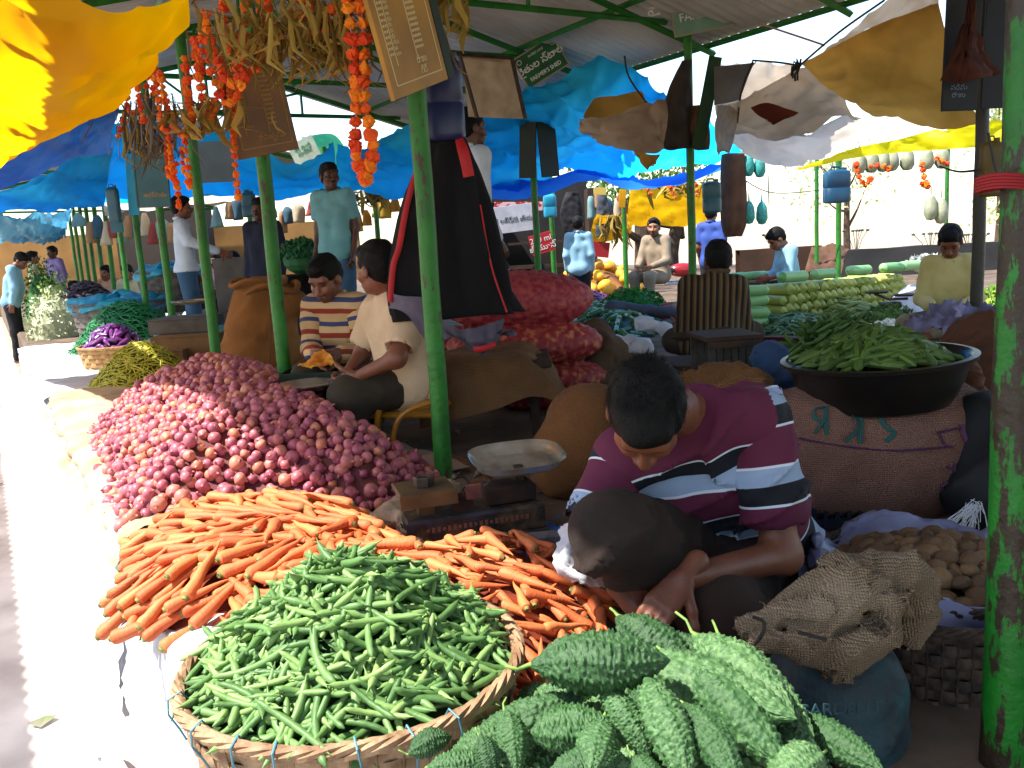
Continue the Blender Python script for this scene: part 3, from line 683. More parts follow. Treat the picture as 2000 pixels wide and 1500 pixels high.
def hand(w, d, n, side, curl=.5, s=1, spread=.12):
    """w wrist, d pointing direction, n palm normal (towards the palm side), side +1/-1 places the thumb"""
    d = Vector(d).normalized(); n = Vector(n); n = (n-d*n.dot(d)).normalized(); x = d.cross(n)*side; w = Vector(w); pr = [cap(w-d*.05*s, w, .026*s, .023*s)]
    P = lambda a, b, c: w+x*a*s+d*b*s+n*c*s
    for a in (-.027, -.009, .009, .026): pr.append(cap(P(a*.6, .01, 0), P(a, .078, .002), .0145*s, .0125*s, k=.012))
    for i, (a, L) in enumerate(((-.028, .058), (-.0095, .072), (.0095, .078), (.0275, .070))):
        p = P(a, .08, .0); ang = .12; dd = d+x*(a*spread*12)
        for j, q in enumerate((.45, .32, .25)):
            ang += curl*(.55+.25*j)+.05*math.sin(i*2.1); v = (dd*math.cos(ang)+n*math.sin(ang)).normalized(); p2 = p+v*L*q*s*1.05
            pr.append(cap(p, p2, (.0092-.0008*j)*s, (.0086-.0008*j)*s, k=.004)); p = p2
    p = P(.026, .022, .006); dd = (d*.62+x*.75+n*.25)
    for j, q in enumerate((.036, .032, .026)):
        v = (dd+n*curl*(.1+.45*j)-x*curl*.35*j).normalized(); p2 = p+v*q*s; pr.append(cap(p, p2, (.0125-.0015*j)*s, (.0108-.0015*j)*s, k=.008)); p = p2
    return pr
def seg(a, b, t): return Vector(a).lerp(Vector(b), t)
def foot(an, d, s=1):
    d = Vector(d).normalized(); a = Vector(an); up = Vector((0, 0, 1)); x = d.cross(up).normalized()
    pr = [cap(a, a+d*-.03-up*.035, .034, .03), cap(a-up*.02, a+d*.13-up*.045, .036, .028)]
    for i in range(5): t = -.034+i*.017; pr.append(cap(a+d*.12+x*t-up*.05, a+d*(.165-.006*abs(i-1)*2)+x*t*1.1-up*.056, .011, .008 if i else .012, k=.006))
    return pr
def person(label, J, skin=SK1, shirt=None, trousers=None, hairm=HAIR, look=None, up=(0, 0, 1), h=.016, s=1., cat='person', group=None, beard=0, fat=1., hands=((0, 0, .5), (0, 0, .5)), hair=True, capm=None, feet=True, wr=.004, hh=.006, extra=None, thin=.84):
    H = s; s = s*thin
    J = {k: Vector(v) for k, v in J.items()}; pe, ch, nk = J['pe'], J['ch'], J['nk']; side = (J['shr']-J['shl']).normalized()
    fw = Vector(J['fw']).normalized(); hs = (J['hir']-J['hil']).normalized()
    T = lambda e: [cap(pe-hs*.055*s, ch-side*.085*s, (.100*fat+e)*s, (.090*fat+e)*s, tagv=1), cap(pe+hs*.055*s, ch+side*.085*s, (.100*fat+e)*s, (.090*fat+e)*s, tagv=1),
                   cap(seg(J['shl'], J['shr'], .08), seg(J['shl'], J['shr'], .92), (.062+e)*s, tagv=2), cap(seg(nk, ch, .25), ch, (.07+e)*s, (.095+e)*s, tagv=1)]
    A = lambda q, e: [cap(J['sh'+q], J['el'+q], (.053+e)*s, (.041+e)*s, tagv=3), cap(J['el'+q], J['wr'+q], (.040+e*.8)*s, (.026+e)*s, tagv=4)]
    Lg = lambda q, e: [cap(J['hi'+q], J['kn'+q], (.088+e)*s, (.058+e)*s), cap(J['kn'+q], seg(J['kn'+q], J['an'+q], .35), (.054+e)*s, (.055+e)*s), cap(seg(J['kn'+q], J['an'+q], .35), J['an'+q], (.055+e)*s, (.034+e)*s)]
    pr = T(0)+A('l', 0)+A('r', 0)+Lg('l', 0)+Lg('r', 0)+[cap(nk-Vector((0, 0, .01)), seg(nk, J['hd'], .55), .056*s, .050*s, k=.02)]
    Vs, Qs = [], []; n = 0; dk = []; lp = []; wh = []
    V, Q = sdf(pr, h, .035); Vs.append(V); Qs.append(Q); n += len(V)
    look = Vector(look) if look is not None else fw
    hp, M, W_ = headprims(J['hd'], look, up, H)
    hp2 = hp+[cap(W_(0, -.025, -.04), seg(nk, J['hd'], .25), .052*H, .054*H, k=.02)]
    V, Q = sdf(hp2, hh, .02, cut=[ell(W_(q*.031, .087, -.001), (.013*H, .010*H, .008*H), M) for q in (-1, 1)]); Vs.append(V); Qs.append(Q+n); n0 = n; n += len(V)
    L = (V-np.array(J['hd']))@np.array(M)/H; ax = np.abs(L[:, 0])
    d_ = np.maximum(0, 1-np.hypot((ax-.031)/.015, L[:, 2]/.007))*3*(L[:, 1] > .05); d_ = np.maximum(d_, np.maximum(0, 1-np.hypot((ax-.033)/.024, (L[:, 2]-.022)/.006))*3*(L[:, 1] > .05))
    d_ = np.maximum(d_, np.maximum(0, 1-np.hypot(L[:, 0]/.030, (L[:, 2]+.052)/.008))*2.6*(L[:, 1] > .06))   # moustache
    if beard: d_ = np.maximum(d_, beard*sm(-.045, -.058, L[:, 2])*(L[:, 1] > -.01)*(ax < .2))
    l_ = np.maximum(0, 1-np.hypot(L[:, 0]/.022, (L[:, 2]+.068)/.009))*2*(L[:, 1] > .06)
    DK = np.zeros(n0); LP = np.zeros(n0); DK = np.concatenate([DK, np.clip(d_, 0, 1)]); LP = np.concatenate([LP, np.clip(l_, 0, 1)])
    for q, sd, hd_ in (('l', 1, hands[0]), ('r', -1, hands[1])):
        w, e = J['wr'+q], J['el'+q]; d = hd_[0] or (w-e).normalized(); nn = hd_[1] or ((-side if q == 'r' else side)*1.0)
        V, Q = sdf(hand(w, d, nn, sd, hd_[2], H), .005, .01); Vs.append(V); Qs.append(Q+n); n += len(V)
    if feet:
        for q in 'lr':
            fd = J.get('to'+q); fd = (fd-J['an'+q]) if fd is not None else fw
            V, Q = sdf(foot(J['an'+q], fd), .008, .015); Vs.append(V); Qs.append(Q+n); n += len(V)
    me = npmesh(np.concatenate(Vs), np.concatenate(Qs)); z = np.zeros(n-len(DK)); attr(me, 'dk', np.concatenate([DK, z])); attr(me, 'lp', np.concatenate([LP, z])); attr(me, 'wh', np.zeros(n))
    me.transform(Matrix.Translation(-pe)); o = link('person', me, skin); o.matrix_basis = Matrix.Translation(pe); tag(o, label, cat, group)
    e0 = .017 if h < .014 else .019
    if shirt:
        m, sl, hem = shirt[:3]; ps = T(e0)+[cap(pe-hs*.05*s, pe+hs*.05*s, (.108*fat+e0+.026)*s)]
        for q in 'lr':
            if sl >= 1: ps += [cap(J['sh'+q], J['el'+q], (.055+e0)*s, (.044+e0)*s, tagv=3), cap(J['el'+q], seg(J['el'+q], J['wr'+q], min(1, sl-1)), (.044+e0)*s, (.031+e0)*s, tagv=4)]
            else: ps.append(cap(J['sh'+q], seg(J['sh'+q], J['el'+q], sl), (.055+e0)*s, (.056+e0)*s, tagv=3))
        hn, hd_ = (-(ch-pe).normalized()), hem
        clip = [(tuple(hn), hn.dot(pe)+hem)]; cut = [ell(nk+fw*.03+(nk-ch).normalized()*.075, (.066, .066, .085), frame((nk-ch)))]
        if sl < 1:
            for q in 'lr': cut.append(cap(seg(J['sh'+q], J['el'+q], sl+.32), J['el'+q], .085*s, .085*s))
        sh_h = shirt[4] if len(shirt) > 4 else h; st = shirt[3] if len(shirt) > 3 else None; split = st == 's'; fd = fold(17, wr, 3) if h < .02 else nz(9, .001); slv = []
        if split:
            k5 = (len(ps)-5)//2
            for q, sub_ in (('l', ps[5:5+k5]), ('r', ps[5+k5:])):
                V, Q = sdf(sub_, sh_h, .03, clip, fd, cut=cut[1:]); me = npmesh(V, Q); a = np.array((J['el'+q]-J['sh'+q]).normalized()); attr(me, 'st', 5.02+(V-np.array(J['sh'+q]))@a); slv.append(me)
            ps = ps[:5]+[cap(J['shl'], seg(J['shl'], J['ell'], .08), (.055+e0)*s-.004), cap(J['shr'], seg(J['shr'], J['elr'], .08), (.055+e0)*s-.004)]
        V, Q = sdf(ps, sh_h, .03, clip, fd, cut=cut[:1] if split else cut); me = npmesh(V, Q); o2 = link('shirt', me, m, o)
        for q in slv: link('sleeve', q, m, o2)
        if st: tt = (V-np.array(pe))@np.array(side if st == 'v' else (ch-pe).normalized()); attr(me, 'st', (np.minimum(tt, .55)+.09 if m is POLO else tt)+5)
        # collar
        cl = []; nx = nk+(nk-ch).normalized()*.02
        for q in (-1, 1): cl += [cap(nx-fw*.055, nx+side*q*.06-fw*.01, .016), cap(nx+side*q*.06-fw*.01, nx+fw*.07+side*q*.03-(nk-ch).normalized()*.04, .015, .012)]
        V, Q = sdf([c_ for c_ in cl], min(h, .01), .012); me = npmesh(V, Q)
        o3 = link('collar', me, m, o2)
        if len(shirt) > 3 and shirt[3]: attr(me, 'st', np.full(len(V), 5.27))
    if trousers:
        m, upto = trousers[:2]; ps = [cap(pe-hs*.055, pe+hs*.055, (.100*fat+e0-.004)*s)]
        for q in 'lr':
            ps.append(cap(J['hi'+q], J['kn'+q], (.095+e0)*s, (.068+e0)*s))
            if upto > 1: ps.append(cap(J['kn'+q], seg(J['kn'+q], J['an'+q], min(.97, upto-1)), (.066+e0)*s, (.046+e0)*s))
        V, Q = sdf(ps, h, .035, (), fold(15, wr*1.1, 1) if h < .02 else nz(12, wr*.6)); link('trousers', npmesh(V, Q), m, o)
    if hair:
        hs_ = [ell(W_(0, -.022, .042), (.084*H, .100*H, .090*H), M), ell(W_(0, -.05, .0), (.074*H, .062*H, .075*H), M), ell(W_(0, .045, .085), (.055*H, .045*H, .032*H), M)]
        V, Q = sdf(hs_, hh, .02, (), nz(60, .004), cut=[ell(W_(0, .098, -.035), (.078*s, .062*s, .100*s), M), ell(W_(.085, .02, -.05), (.03*s, .05*s, .055*s), M), ell(W_(-.085, .02, -.05), (.03*s, .05*s, .055*s), M)])
        link('hair', npmesh(V, Q), hairm, o)
    if capm:
        V, Q = sdf([ell(W_(0, -.012, .06), (.09*s, .106*s, .075*s), M)], hh, .02, [(tuple(-(M@Vector((0, 0, 1)))), -(M@Vector((0, 0, 1))).dot(W_(0, 0, .032)))]); link('cap', npmesh(V, Q), capm, o)
    if extra: extra(o, J, W_, M)
    return o
def pose(kind, p, ang, s=1.0, **ov):
    """joint set for a stock pose at world point p (ground under the body), facing angle ang (0 = away from camera, + = left)"""
    p = Vector(p)
    if kind == 'stand':
        L = dict(pe=(0, 0, .93), ch=(0, 0, 1.25), nk=(0, -.01, 1.45), hd=(0, .02, 1.575), shl=(-.175, 0, 1.40), shr=(.175, 0, 1.40), ell=(-.22, -.04, 1.13), elr=(.22, -.04, 1.13), wrl=(-.22, .06, .9), wrr=(.22, .06, .9), hil=(-.085, 0, .9), hir=(.085, 0, .9), knl=(-.1, .02, .49), knr=(.1, .03, .49), anl=(-.11, -.02, .085), anr=(.11, 0, .085), tol=(-.13, .14, .05), tor=(.13, .16, .05))
    elif kind == 'cross':
        L = dict(pe=(0, 0, .14), ch=(0, .05, .43), nk=(0, .06, .6), hd=(0, .11, .72), shl=(-.17, .05, .56), shr=(.17, .05, .56), ell=(-.22, .10, .30), elr=(.22, .10, .30), wrl=(-.12, .30, .26), wrr=(.12, .30, .26), hil=(-.085, .0, .12), hir=(.085, 0, .12), knl=(-.32, .26, .12), knr=(.32, .26, .12), anl=(.10, .36, .075), anr=(-.10, .30, .075), tol=(.25, .38, .04), tor=(-.25, .34, .04))
    elif kind == 'sit':
        L = dict(pe=(0, 0, .5), ch=(0, .03, .80), nk=(0, .05, .98), hd=(0, .09, 1.10), shl=(-.175, .04, .94), shr=(.175, .04, .94), ell=(-.23, .12, .68), elr=(.23, .12, .68), wrl=(-.12, .34, .62), wrr=(.12, .34, .62), hil=(-.085, .02, .48), hir=(.085, .02, .48), knl=(-.13, .42, .5), knr=(.13, .42, .5), anl=(-.12, .40, .09), anr=(.12, .40, .09), tol=(-.13, .56, .05), tor=(.13, .56, .05))
    L = {k: Vector(v) for k, v in L.items()}
    for k, v in ov.items(): L[k] = L[k]+Vector(v)
    Mz = Matrix.Rotation(ang, 3, 'Z'); J = {k: p+Mz@(Vector((v.x*.84, v.y, v.z))*s) for k, v in L.items()}; J['fw'] = Mz@Vector((0, 1, 0)); J['s'] = s; J.pop('s'); return J
SH = lambda n, c, c2=None, **k: mat(n, c, c2 or c, 6, .9, .12, 45, **k)
# ---------------------------------------------------------------- the crouching vendor in front
POLO = mat('striped_polo', '6e1f45', rough=.85, bump=.25, sc=12, ramp=('st', .175, [(0, '581a36'), (.30, 'c8d0dc'), (.33, '8ea0bc'), (.55, '10131c'), (.8, 'c8d0dc'), (.83, '581a36')]))
PANTG = mat('dark_grey_trousers', '35271f', '241a16', 5, .95, .5, 30)
def frontman():
    J = dict(pe=at(1455, 1085, 2.22), ch=at(1395, 925, 2.06), nk=at(1345, 800, 2.0), hd=at(1262, 812, 1.84), shl=at(1478, 815, 1.98), shr=at(1210, 905, 2.03),
             ell=at(1528, 1085, 1.92), wrl=at(1335, 1130, 1.74), elr=at(1150, 1040, 1.95), wrr=at(1235, 1180, 1.80), hil=at(1500, 1110, 2.18), hir=at(1400, 1095, 2.22),
             knl=at(1395, 1185, 1.80), knr=at(1185, 1030, 1.80), anl=at(1500, 1235, 2.05), anr=at(1330, 1225, 1.92), fw=(-.30, -.85, -.25))
    J['tol'] = at(1400, 1250, 1.9); J['tor'] = at(1265, 1240, 1.82)
    face = Vector((-.12, -.40, -.90)); hup = Vector((-.12, -.88, .42))
    o = person('man in maroon, black and white striped polo shirt squatting with head bowed over the carrots', J, SK1, (POLO, .62, .16, 's', .009), (PANTG, 1.3), look=face, up=hup, h=.010, hh=.005, s=1.0, fat=1.02, wr=.011, thin=1.0,
               hands=((at(1268, 1212, 1.68)-J['wrl'], Vector((.2, .55, -.5)), .38), (at(1280, 1235, 1.78)-J['wrr'], Vector((.3, .3, .6)), .5)))
    # short dense hair strands over the crown
    hp, M, W_ = headprims(J['hd'], face, hup, 1); random.seed(4); s = MB(); c = W_(0, -.018, .042); fh = M@Vector((0, 1, 0)); uh = M@Vector((0, 0, 1))
    for _ in range(8000):
        d = Vector((random.gauss(0, 1), random.gauss(0, 1), random.gauss(0, 1))).normalized()
        if d.y > .35 and d.z < .45: continue
        if d.z < -.35 and d.y > -.35: continue
        p = c+M@Vector((d.x*.080, d.y*.094, d.z*.086)); nn = M@d; t = (fh*.9-nn*fh.dot(nn)*.9+nn*.2+Vector((random.gauss(0, .16), random.gauss(0, .16), random.gauss(0, .16)))).normalized()
        L = random.uniform(.016, .03); w = t.cross(nn).normalized()*.0011; q = p+t*L-nn*.002
        s.add([p-w, p+w, q+w*.3, q-w*.3], [(0, 1, 2, 3)])
    hp_ = [x for x in bpy.data.objects if x.parent == o and x.name.startswith('hair')][0]
    s.build('strand', HAIR, hp_, False)
    return o
frontman()
# ---------------------------------------------------------------- the two onion sellers
ST2 = mat('banded_shirt', 'b89a72', rough=.85, bump=.2, sc=10, ramp=('st', .125, [(0, 'c09a6c'), (.24, '8a3020'), (.46, 'c8a67a'), (.72, '3c3f66'), (.90, 'c0a070')]))
CREAM = SH('cream_shirt', 'c9ad8e', 'b99c7c'); OLIVE = SH('olive_trousers', '3a3022', '2c241a'); NAVY = SH('navy_cloth', '161a2c', '1d2238'); WHT = SH('white_shirt', 'c3cbd6', 'a9b3c2'); TEAL = SH('pale_teal_tee', '6fa3ab', '5b8f99')
def seller():
    # beige shirt, on the chair, seen in profile from behind the right shoulder, facing left
    J = dict(pe=at(795, 745, 3.95), ch=at(775, 640, 3.95), nk=at(765, 575, 3.95), hd=at(735, 525, 3.93), shl=at(735, 605, 4.10), shr=at(798, 610, 3.80), elr=at(775, 700, 3.68), wrr=at(698, 735, 3.72), ell=at(708, 690, 4.15), wrl=at(680, 725, 4.0),
             hil=at(775, 750, 4.02), hir=at(790, 755, 3.87), knl=at(690, 758, 4.0), knr=at(682, 772, 3.72), anl=at(700, 870, 3.95), anr=at(695, 880, 3.75), fw=(-.95, -.25, 0))
    J['tol'] = at(660, 885, 3.9); J['tor'] = at(650, 895, 3.7)
    person('man in beige short-sleeved shirt and dark trousers sitting sideways on the chair with hands together', J, SK1, (CREAM, .72, .12, None, .011), (OLIVE, 1.9), look=(-.75, .62, -.08), h=.013, hh=.006, thin=.95, fat=1.05, hands=((None, Vector((.2, -.4, -.6)), .9), (None, Vector((-.1, .6, .3)), .9)))
    J = dict(pe=at(665, 745, 4.75), ch=at(655, 650, 4.70), nk=at(650, 580, 4.70), hd=at(635, 545, 4.62), shl=at(700, 595, 4.66), shr=at(612, 600, 4.70), ell=at(708, 680, 4.6), wrl=at(668, 690, 4.42), elr=at(608, 680, 4.62), wrr=at(612, 690, 4.40),
             hil=at(690, 745, 4.75), hir=at(640, 745, 4.75), knl=at(720, 735, 4.4), knr=at(600, 735, 4.4), anl=at(680, 780, 4.35), anr=at(650, 780, 4.4), fw=(-.2, -.97, 0))
    person('man in red, blue and cream banded shirt sitting and looking down at a packet', J, SK1, (ST2, 1.95, .12, 's', .011), (OLIVE, 1.9), look=(-.35, -.85, -.45), h=.013, hh=.006, thin=.9, beard=.35)
seller()
# ---------------------------------------------------------------- people further back
BR = SH('brown_striped_shirt', '6b4c2c'); BRS = mat('brown_pinstripe_shirt', '5c4024', rough=.85, ramp=('st', .038, [(0, '17100c'), (.45, '4f3a22'), (.7, '66502e')]))
J = pose('cross', at(1385, 645, 5.4), R(-8), hd=(0.02, .03, .01)); 
J = dict(pe=at(1388, 668, 5.35), ch=at(1388, 590, 5.35), nk=at(1400, 535, 5.35), hd=at(1402, 508, 5.4), shl=at(1345, 560, 5.35), shr=at(1440, 560, 5.30), ell=at(1335, 640, 5.45), elr=at(1452, 638, 5.40), wrl=at(1350, 650, 5.7), wrr=at(1430, 650, 5.7), hil=at(1370, 668, 5.35), hir=at(1405, 668, 5.35), knl=at(1320, 665, 5.65), knr=at(1465, 650, 5.65), anl=at(1410, 670, 5.75), anr=at(1370, 670, 5.7), fw=(.1, 1, 0))
person('man seen from behind in dark brown pinstriped shirt sitting beside the green pole', J, SK1, (BRS, 1.9, .13, 'v', .012), (OLIVE, 1.9), h=.016, fat=1.12, thin=.9)
def far(label, kind, px, py, Y, ang, shirt, trou, skin=SK1, z=None, s=1., look=None, hair=True, capm=None, beard=0, sl=.7, h=.02, **ov):
    b = at(px, py, Y); b.z = PZ if z is None else z
    return person(label, pose(kind, b, R(ang), s, **ov), skin, (shirt, sl, .12), (trou, 1.95) if trou else None, look=look, h=h, hh=.009, hair=hair, capm=capm, beard=beard)
GREYB = SH('grey_beige_kurta', '8f7f6c', '7a6a58'); YEL = SH('pale_yellow_shirt', 'c9bd84', 'b8aa6c'); LBL = mat('light_blue_shirt', '7fa6bc', rough=.9); BLS = mat('blue_striped_shirt', '3a56a0', rough=.8, ramp=('st', .05, [(0, '2c458c'), (.5, '7c92c8'), (.8, '2c458c')]))
LIL = SH('lilac_cloth', '7a6a9c', '6a5a8c'); DKT = SH('black_trousers', '17171c', '101014'); JEAN = SH('jeans', '3a5a78', '2c4a66'); CAPG = SH('dark_cap', '2a3040'); GRC = SH('grey_skullcap', '6e6a66'); KHK = SH('khaki_cloth', 'b0a888', '9a927a'); BRT = SH('brown_trousers', '3a2c20')
person('smiling man in pale teal tee shirt standing on the platform between the far poles', pose('stand', onz(672, 640, PZ)*1.0 if 0 else Vector((*at(672, 640, 7.9)[:2], PZ)), R(165), 1.0), SK3, (TEAL, .62, .10, None, .016), (JEAN, 1.95), look=(.5, -.85, .02), h=.018, hh=.008)
person('standing man in white shirt and grey-blue trousers behind the leaning green pole', pose('stand', Vector((*at(378, 640, 9.3)[:2], PZ-.12)), R(-75), 1.0, elr=(0, .1, .1), wrr=(-.05, .3, .2)), SK1, (WHT, 1.9, .02, None, .018), (JEAN, 1.95), h=.02, hh=.009)
far('man in dark navy clothes standing in shade behind the pole with the brown board', 'stand', 532, 640, 9.0, 170, NAVY, NAVY, SK3, z=PZ-.2, sl=1.9)
far('man in long white shirt whose head shows just right of the hanging jacket', 'stand', 938, 640, 5.6, -60, WHT, DKT, SK3, z=PZ, s=1.04, sl=1.9)
far('man in light blue shirt and black trousers standing back turned beside the melons', 'stand', 1137, 640, 13.0, -8, LBL, DKT, z=0.02, sl=1.9)
far('bearded man in grey cap and beige kurta sitting with crossed legs behind the green pole', 'sit', 1287, 560, 11.3, 140, GREYB, GREYB, SK2, z=.38, beard=.6, capm=GRC, sl=1.9, look=(-.3, -.95, 0))
far('man in blue striped shirt and dark cap standing behind the green pole', 'stand', 1390, 500, 12.0, -35, BLS, DKT, z=0.05, capm=CAPG, sl=.7)
far('young man in light blue shirt bending his head behind the bottle gourds', 'cross', 1545, 560, 9.6, 95, LBL, OLIVE, z=.62, s=.95, sl=1.5, look=(-.8, -.1, -.6), hd=(0, .06, -.03))
far('man in pale yellow shirt sitting with head bowed near the garlic heap', 'cross', 1853, 640, 6.6, 150, YEL, GREYB, z=PZ+.02, s=1.0, sl=1.9, look=(-.4, -.7, -.6), h=.016)
far('young man in white checked shirt seated behind the onion sacks, left one of the pair', 'cross', 985, 560, 11.5, 175, WHT, OLIVE, z=.47, s=.8)
far('young man in white shirt seated behind the onion sacks, right one of the pair', 'cross', 1052, 565, 11.2, 190, WHT, OLIVE, z=.42, s=.8, look=(-.3, -.8, -.4))
far('man in pale blue-white shirt and black trousers standing on the lane at the left edge', 'stand', 38, 700, 12.9, -75, LBL, DKT, z=.01, sl=1.9, look=(.8, -.1, -.6), h=.018, ch=(0, .05, 0), nk=(0, .12, -.02), hd=(0, .2, -.06), shl=(0, .1, 0), shr=(0, .1, 0), ell=(0, .16, 0), elr=(0, .16, 0))
far('man in khaki shirt and cap standing farther up the lane at the left', 'stand', 82, 640, 16.0, -60, KHK, BRT, z=.01, capm=KHK, h=.024)
far('person wrapped in lilac cloth standing among the far left poles', 'stand', 118, 600, 17, 160, LIL, LIL, SK3, z=PZ-.4, sl=1.9, h=.024)
far('person in lilac and white sitting low beside the round woven tubs', 'cross', 152, 560, 13, 60, LIL, LIL, z=.42, sl=1.5, s=.9, h=.024)
far('person in white and orange cloth seated in the far row of vendors', 'cross', 215, 540, 13.6, 170, SH('cream_orange_cloth', 'c4a58a', 'b07050'), KHK, z=.62, s=.9, sl=1.6, h=.024)
far('seated vendor in cream shirt among the teal tubs', 'cross', 255, 540, 12.6, 175, KHK, KHK, z=.62, s=.9, sl=1.6, h=.024)
far('vendor in white seen from the side behind the grey boxes', 'cross', 465, 500, 11.4, 80, WHT, DKT, z=.72, s=.9, sl=1.6, h=.024)
far('vendor in dark purple clothes seated beside the grey sack wall', 'cross', 432, 500, 12.4, 150, SH('purple_cloth', '4a2a40'), DKT, SK3, z=.75, s=.85, sl=1.6, h=.024)
# ================================================================ middle ground
def ob(sb, name, m, label=None, cat=None, parent=None, group=None, smooth=True, kind=None):
    o = sb.build(name, m, parent, smooth); return tag(o, label, cat, group, kind)
def fus(name, L, r, m, bend=0, blunt=.5, n=10, tip=.15, nn=10, flat=1, mi=None):
    s = MB(); P = []; Rr = []; a = -bend/2; p = Vector((0, 0, 0))
    for i in range(nn+1):
        t = i/nn; P.append(p.copy()); Rr.append(max(.0008, r*min(1, (tip+(math.sin(math.pi*t))**blunt)*1.0)*(.3 if i in (0, nn) else 1))); p += Vector((math.sin(a), 0, math.cos(a)))*(L/nn); a += bend/nn
    P = [q-P[nn//2] for q in P]; s.tube(P, Rr, n, flat=flat); return s.build(name+'_proto', m)
def scatter(name, label, cat, group, poly, slope, hmax, protos, n, sp, dz=.01, moundmat=None, base=None, along=None, spread=.5, limit=300, layers=1, sc=(.85, 1.15), updir=0, z0=PZ):
    base = z0 if base is None else base
    H = Heap(poly, slope, hmax, base); it = []
    if moundmat: tag(H.mound('mound', moundmat, off=-dz*1.2), 'shade-coloured produce packed inside the heap of '+group, cat+'s', kind='stuff'); bpy.data.objects['mound'].name = name+'_mound'  # mound colour is darkened to stand for shade between the pieces
    for l in range(layers):
        for x, y in H.sample(n, sp, 30):
            z = H.z(x, y); nn = H.nrm(x, y); th = random.uniform(0, 6.28) if along is None else along+random.gauss(0, spread)+(math.pi if random.random() < .5 else 0)
            d = Vector((math.cos(th), math.sin(th), random.gauss(updir, .15))); d = (d-nn*d.dot(nn)*(.9 if not updir else 0)).normalized()
            it.append(Matrix.Translation(Vector((x, y, z))+nn*dz*(1+l*1.2))@frame(d, nn).to_4x4()@Matrix.Rotation(random.uniform(0, 6.28), 4, 'Z')@Matrix.Scale(random.uniform(*sc), 4))
    place(it, protos, name, label, cat, group, 'loose_'+name, 'more of the '+group+' toward the back', limit)
    return H
def circ(c, rx, ry=None, n=18): ry = ry or rx; return [(c[0]+rx*math.cos(6.283*i/n), c[1]+ry*math.sin(6.283*i/n)) for i in range(n)]
def sack(name, prims, m, label, h=.02, k=.06, amp=.008, fr=18, clip=(), group=None, parts=None, cut=()):
    o = sdfobj(name, prims, m, h, k, None, clip, fold(fr*.8, amp*.8, random.random()*9), cut); tag(o, label, name.replace('_', ' ').split()[-1], group); return o
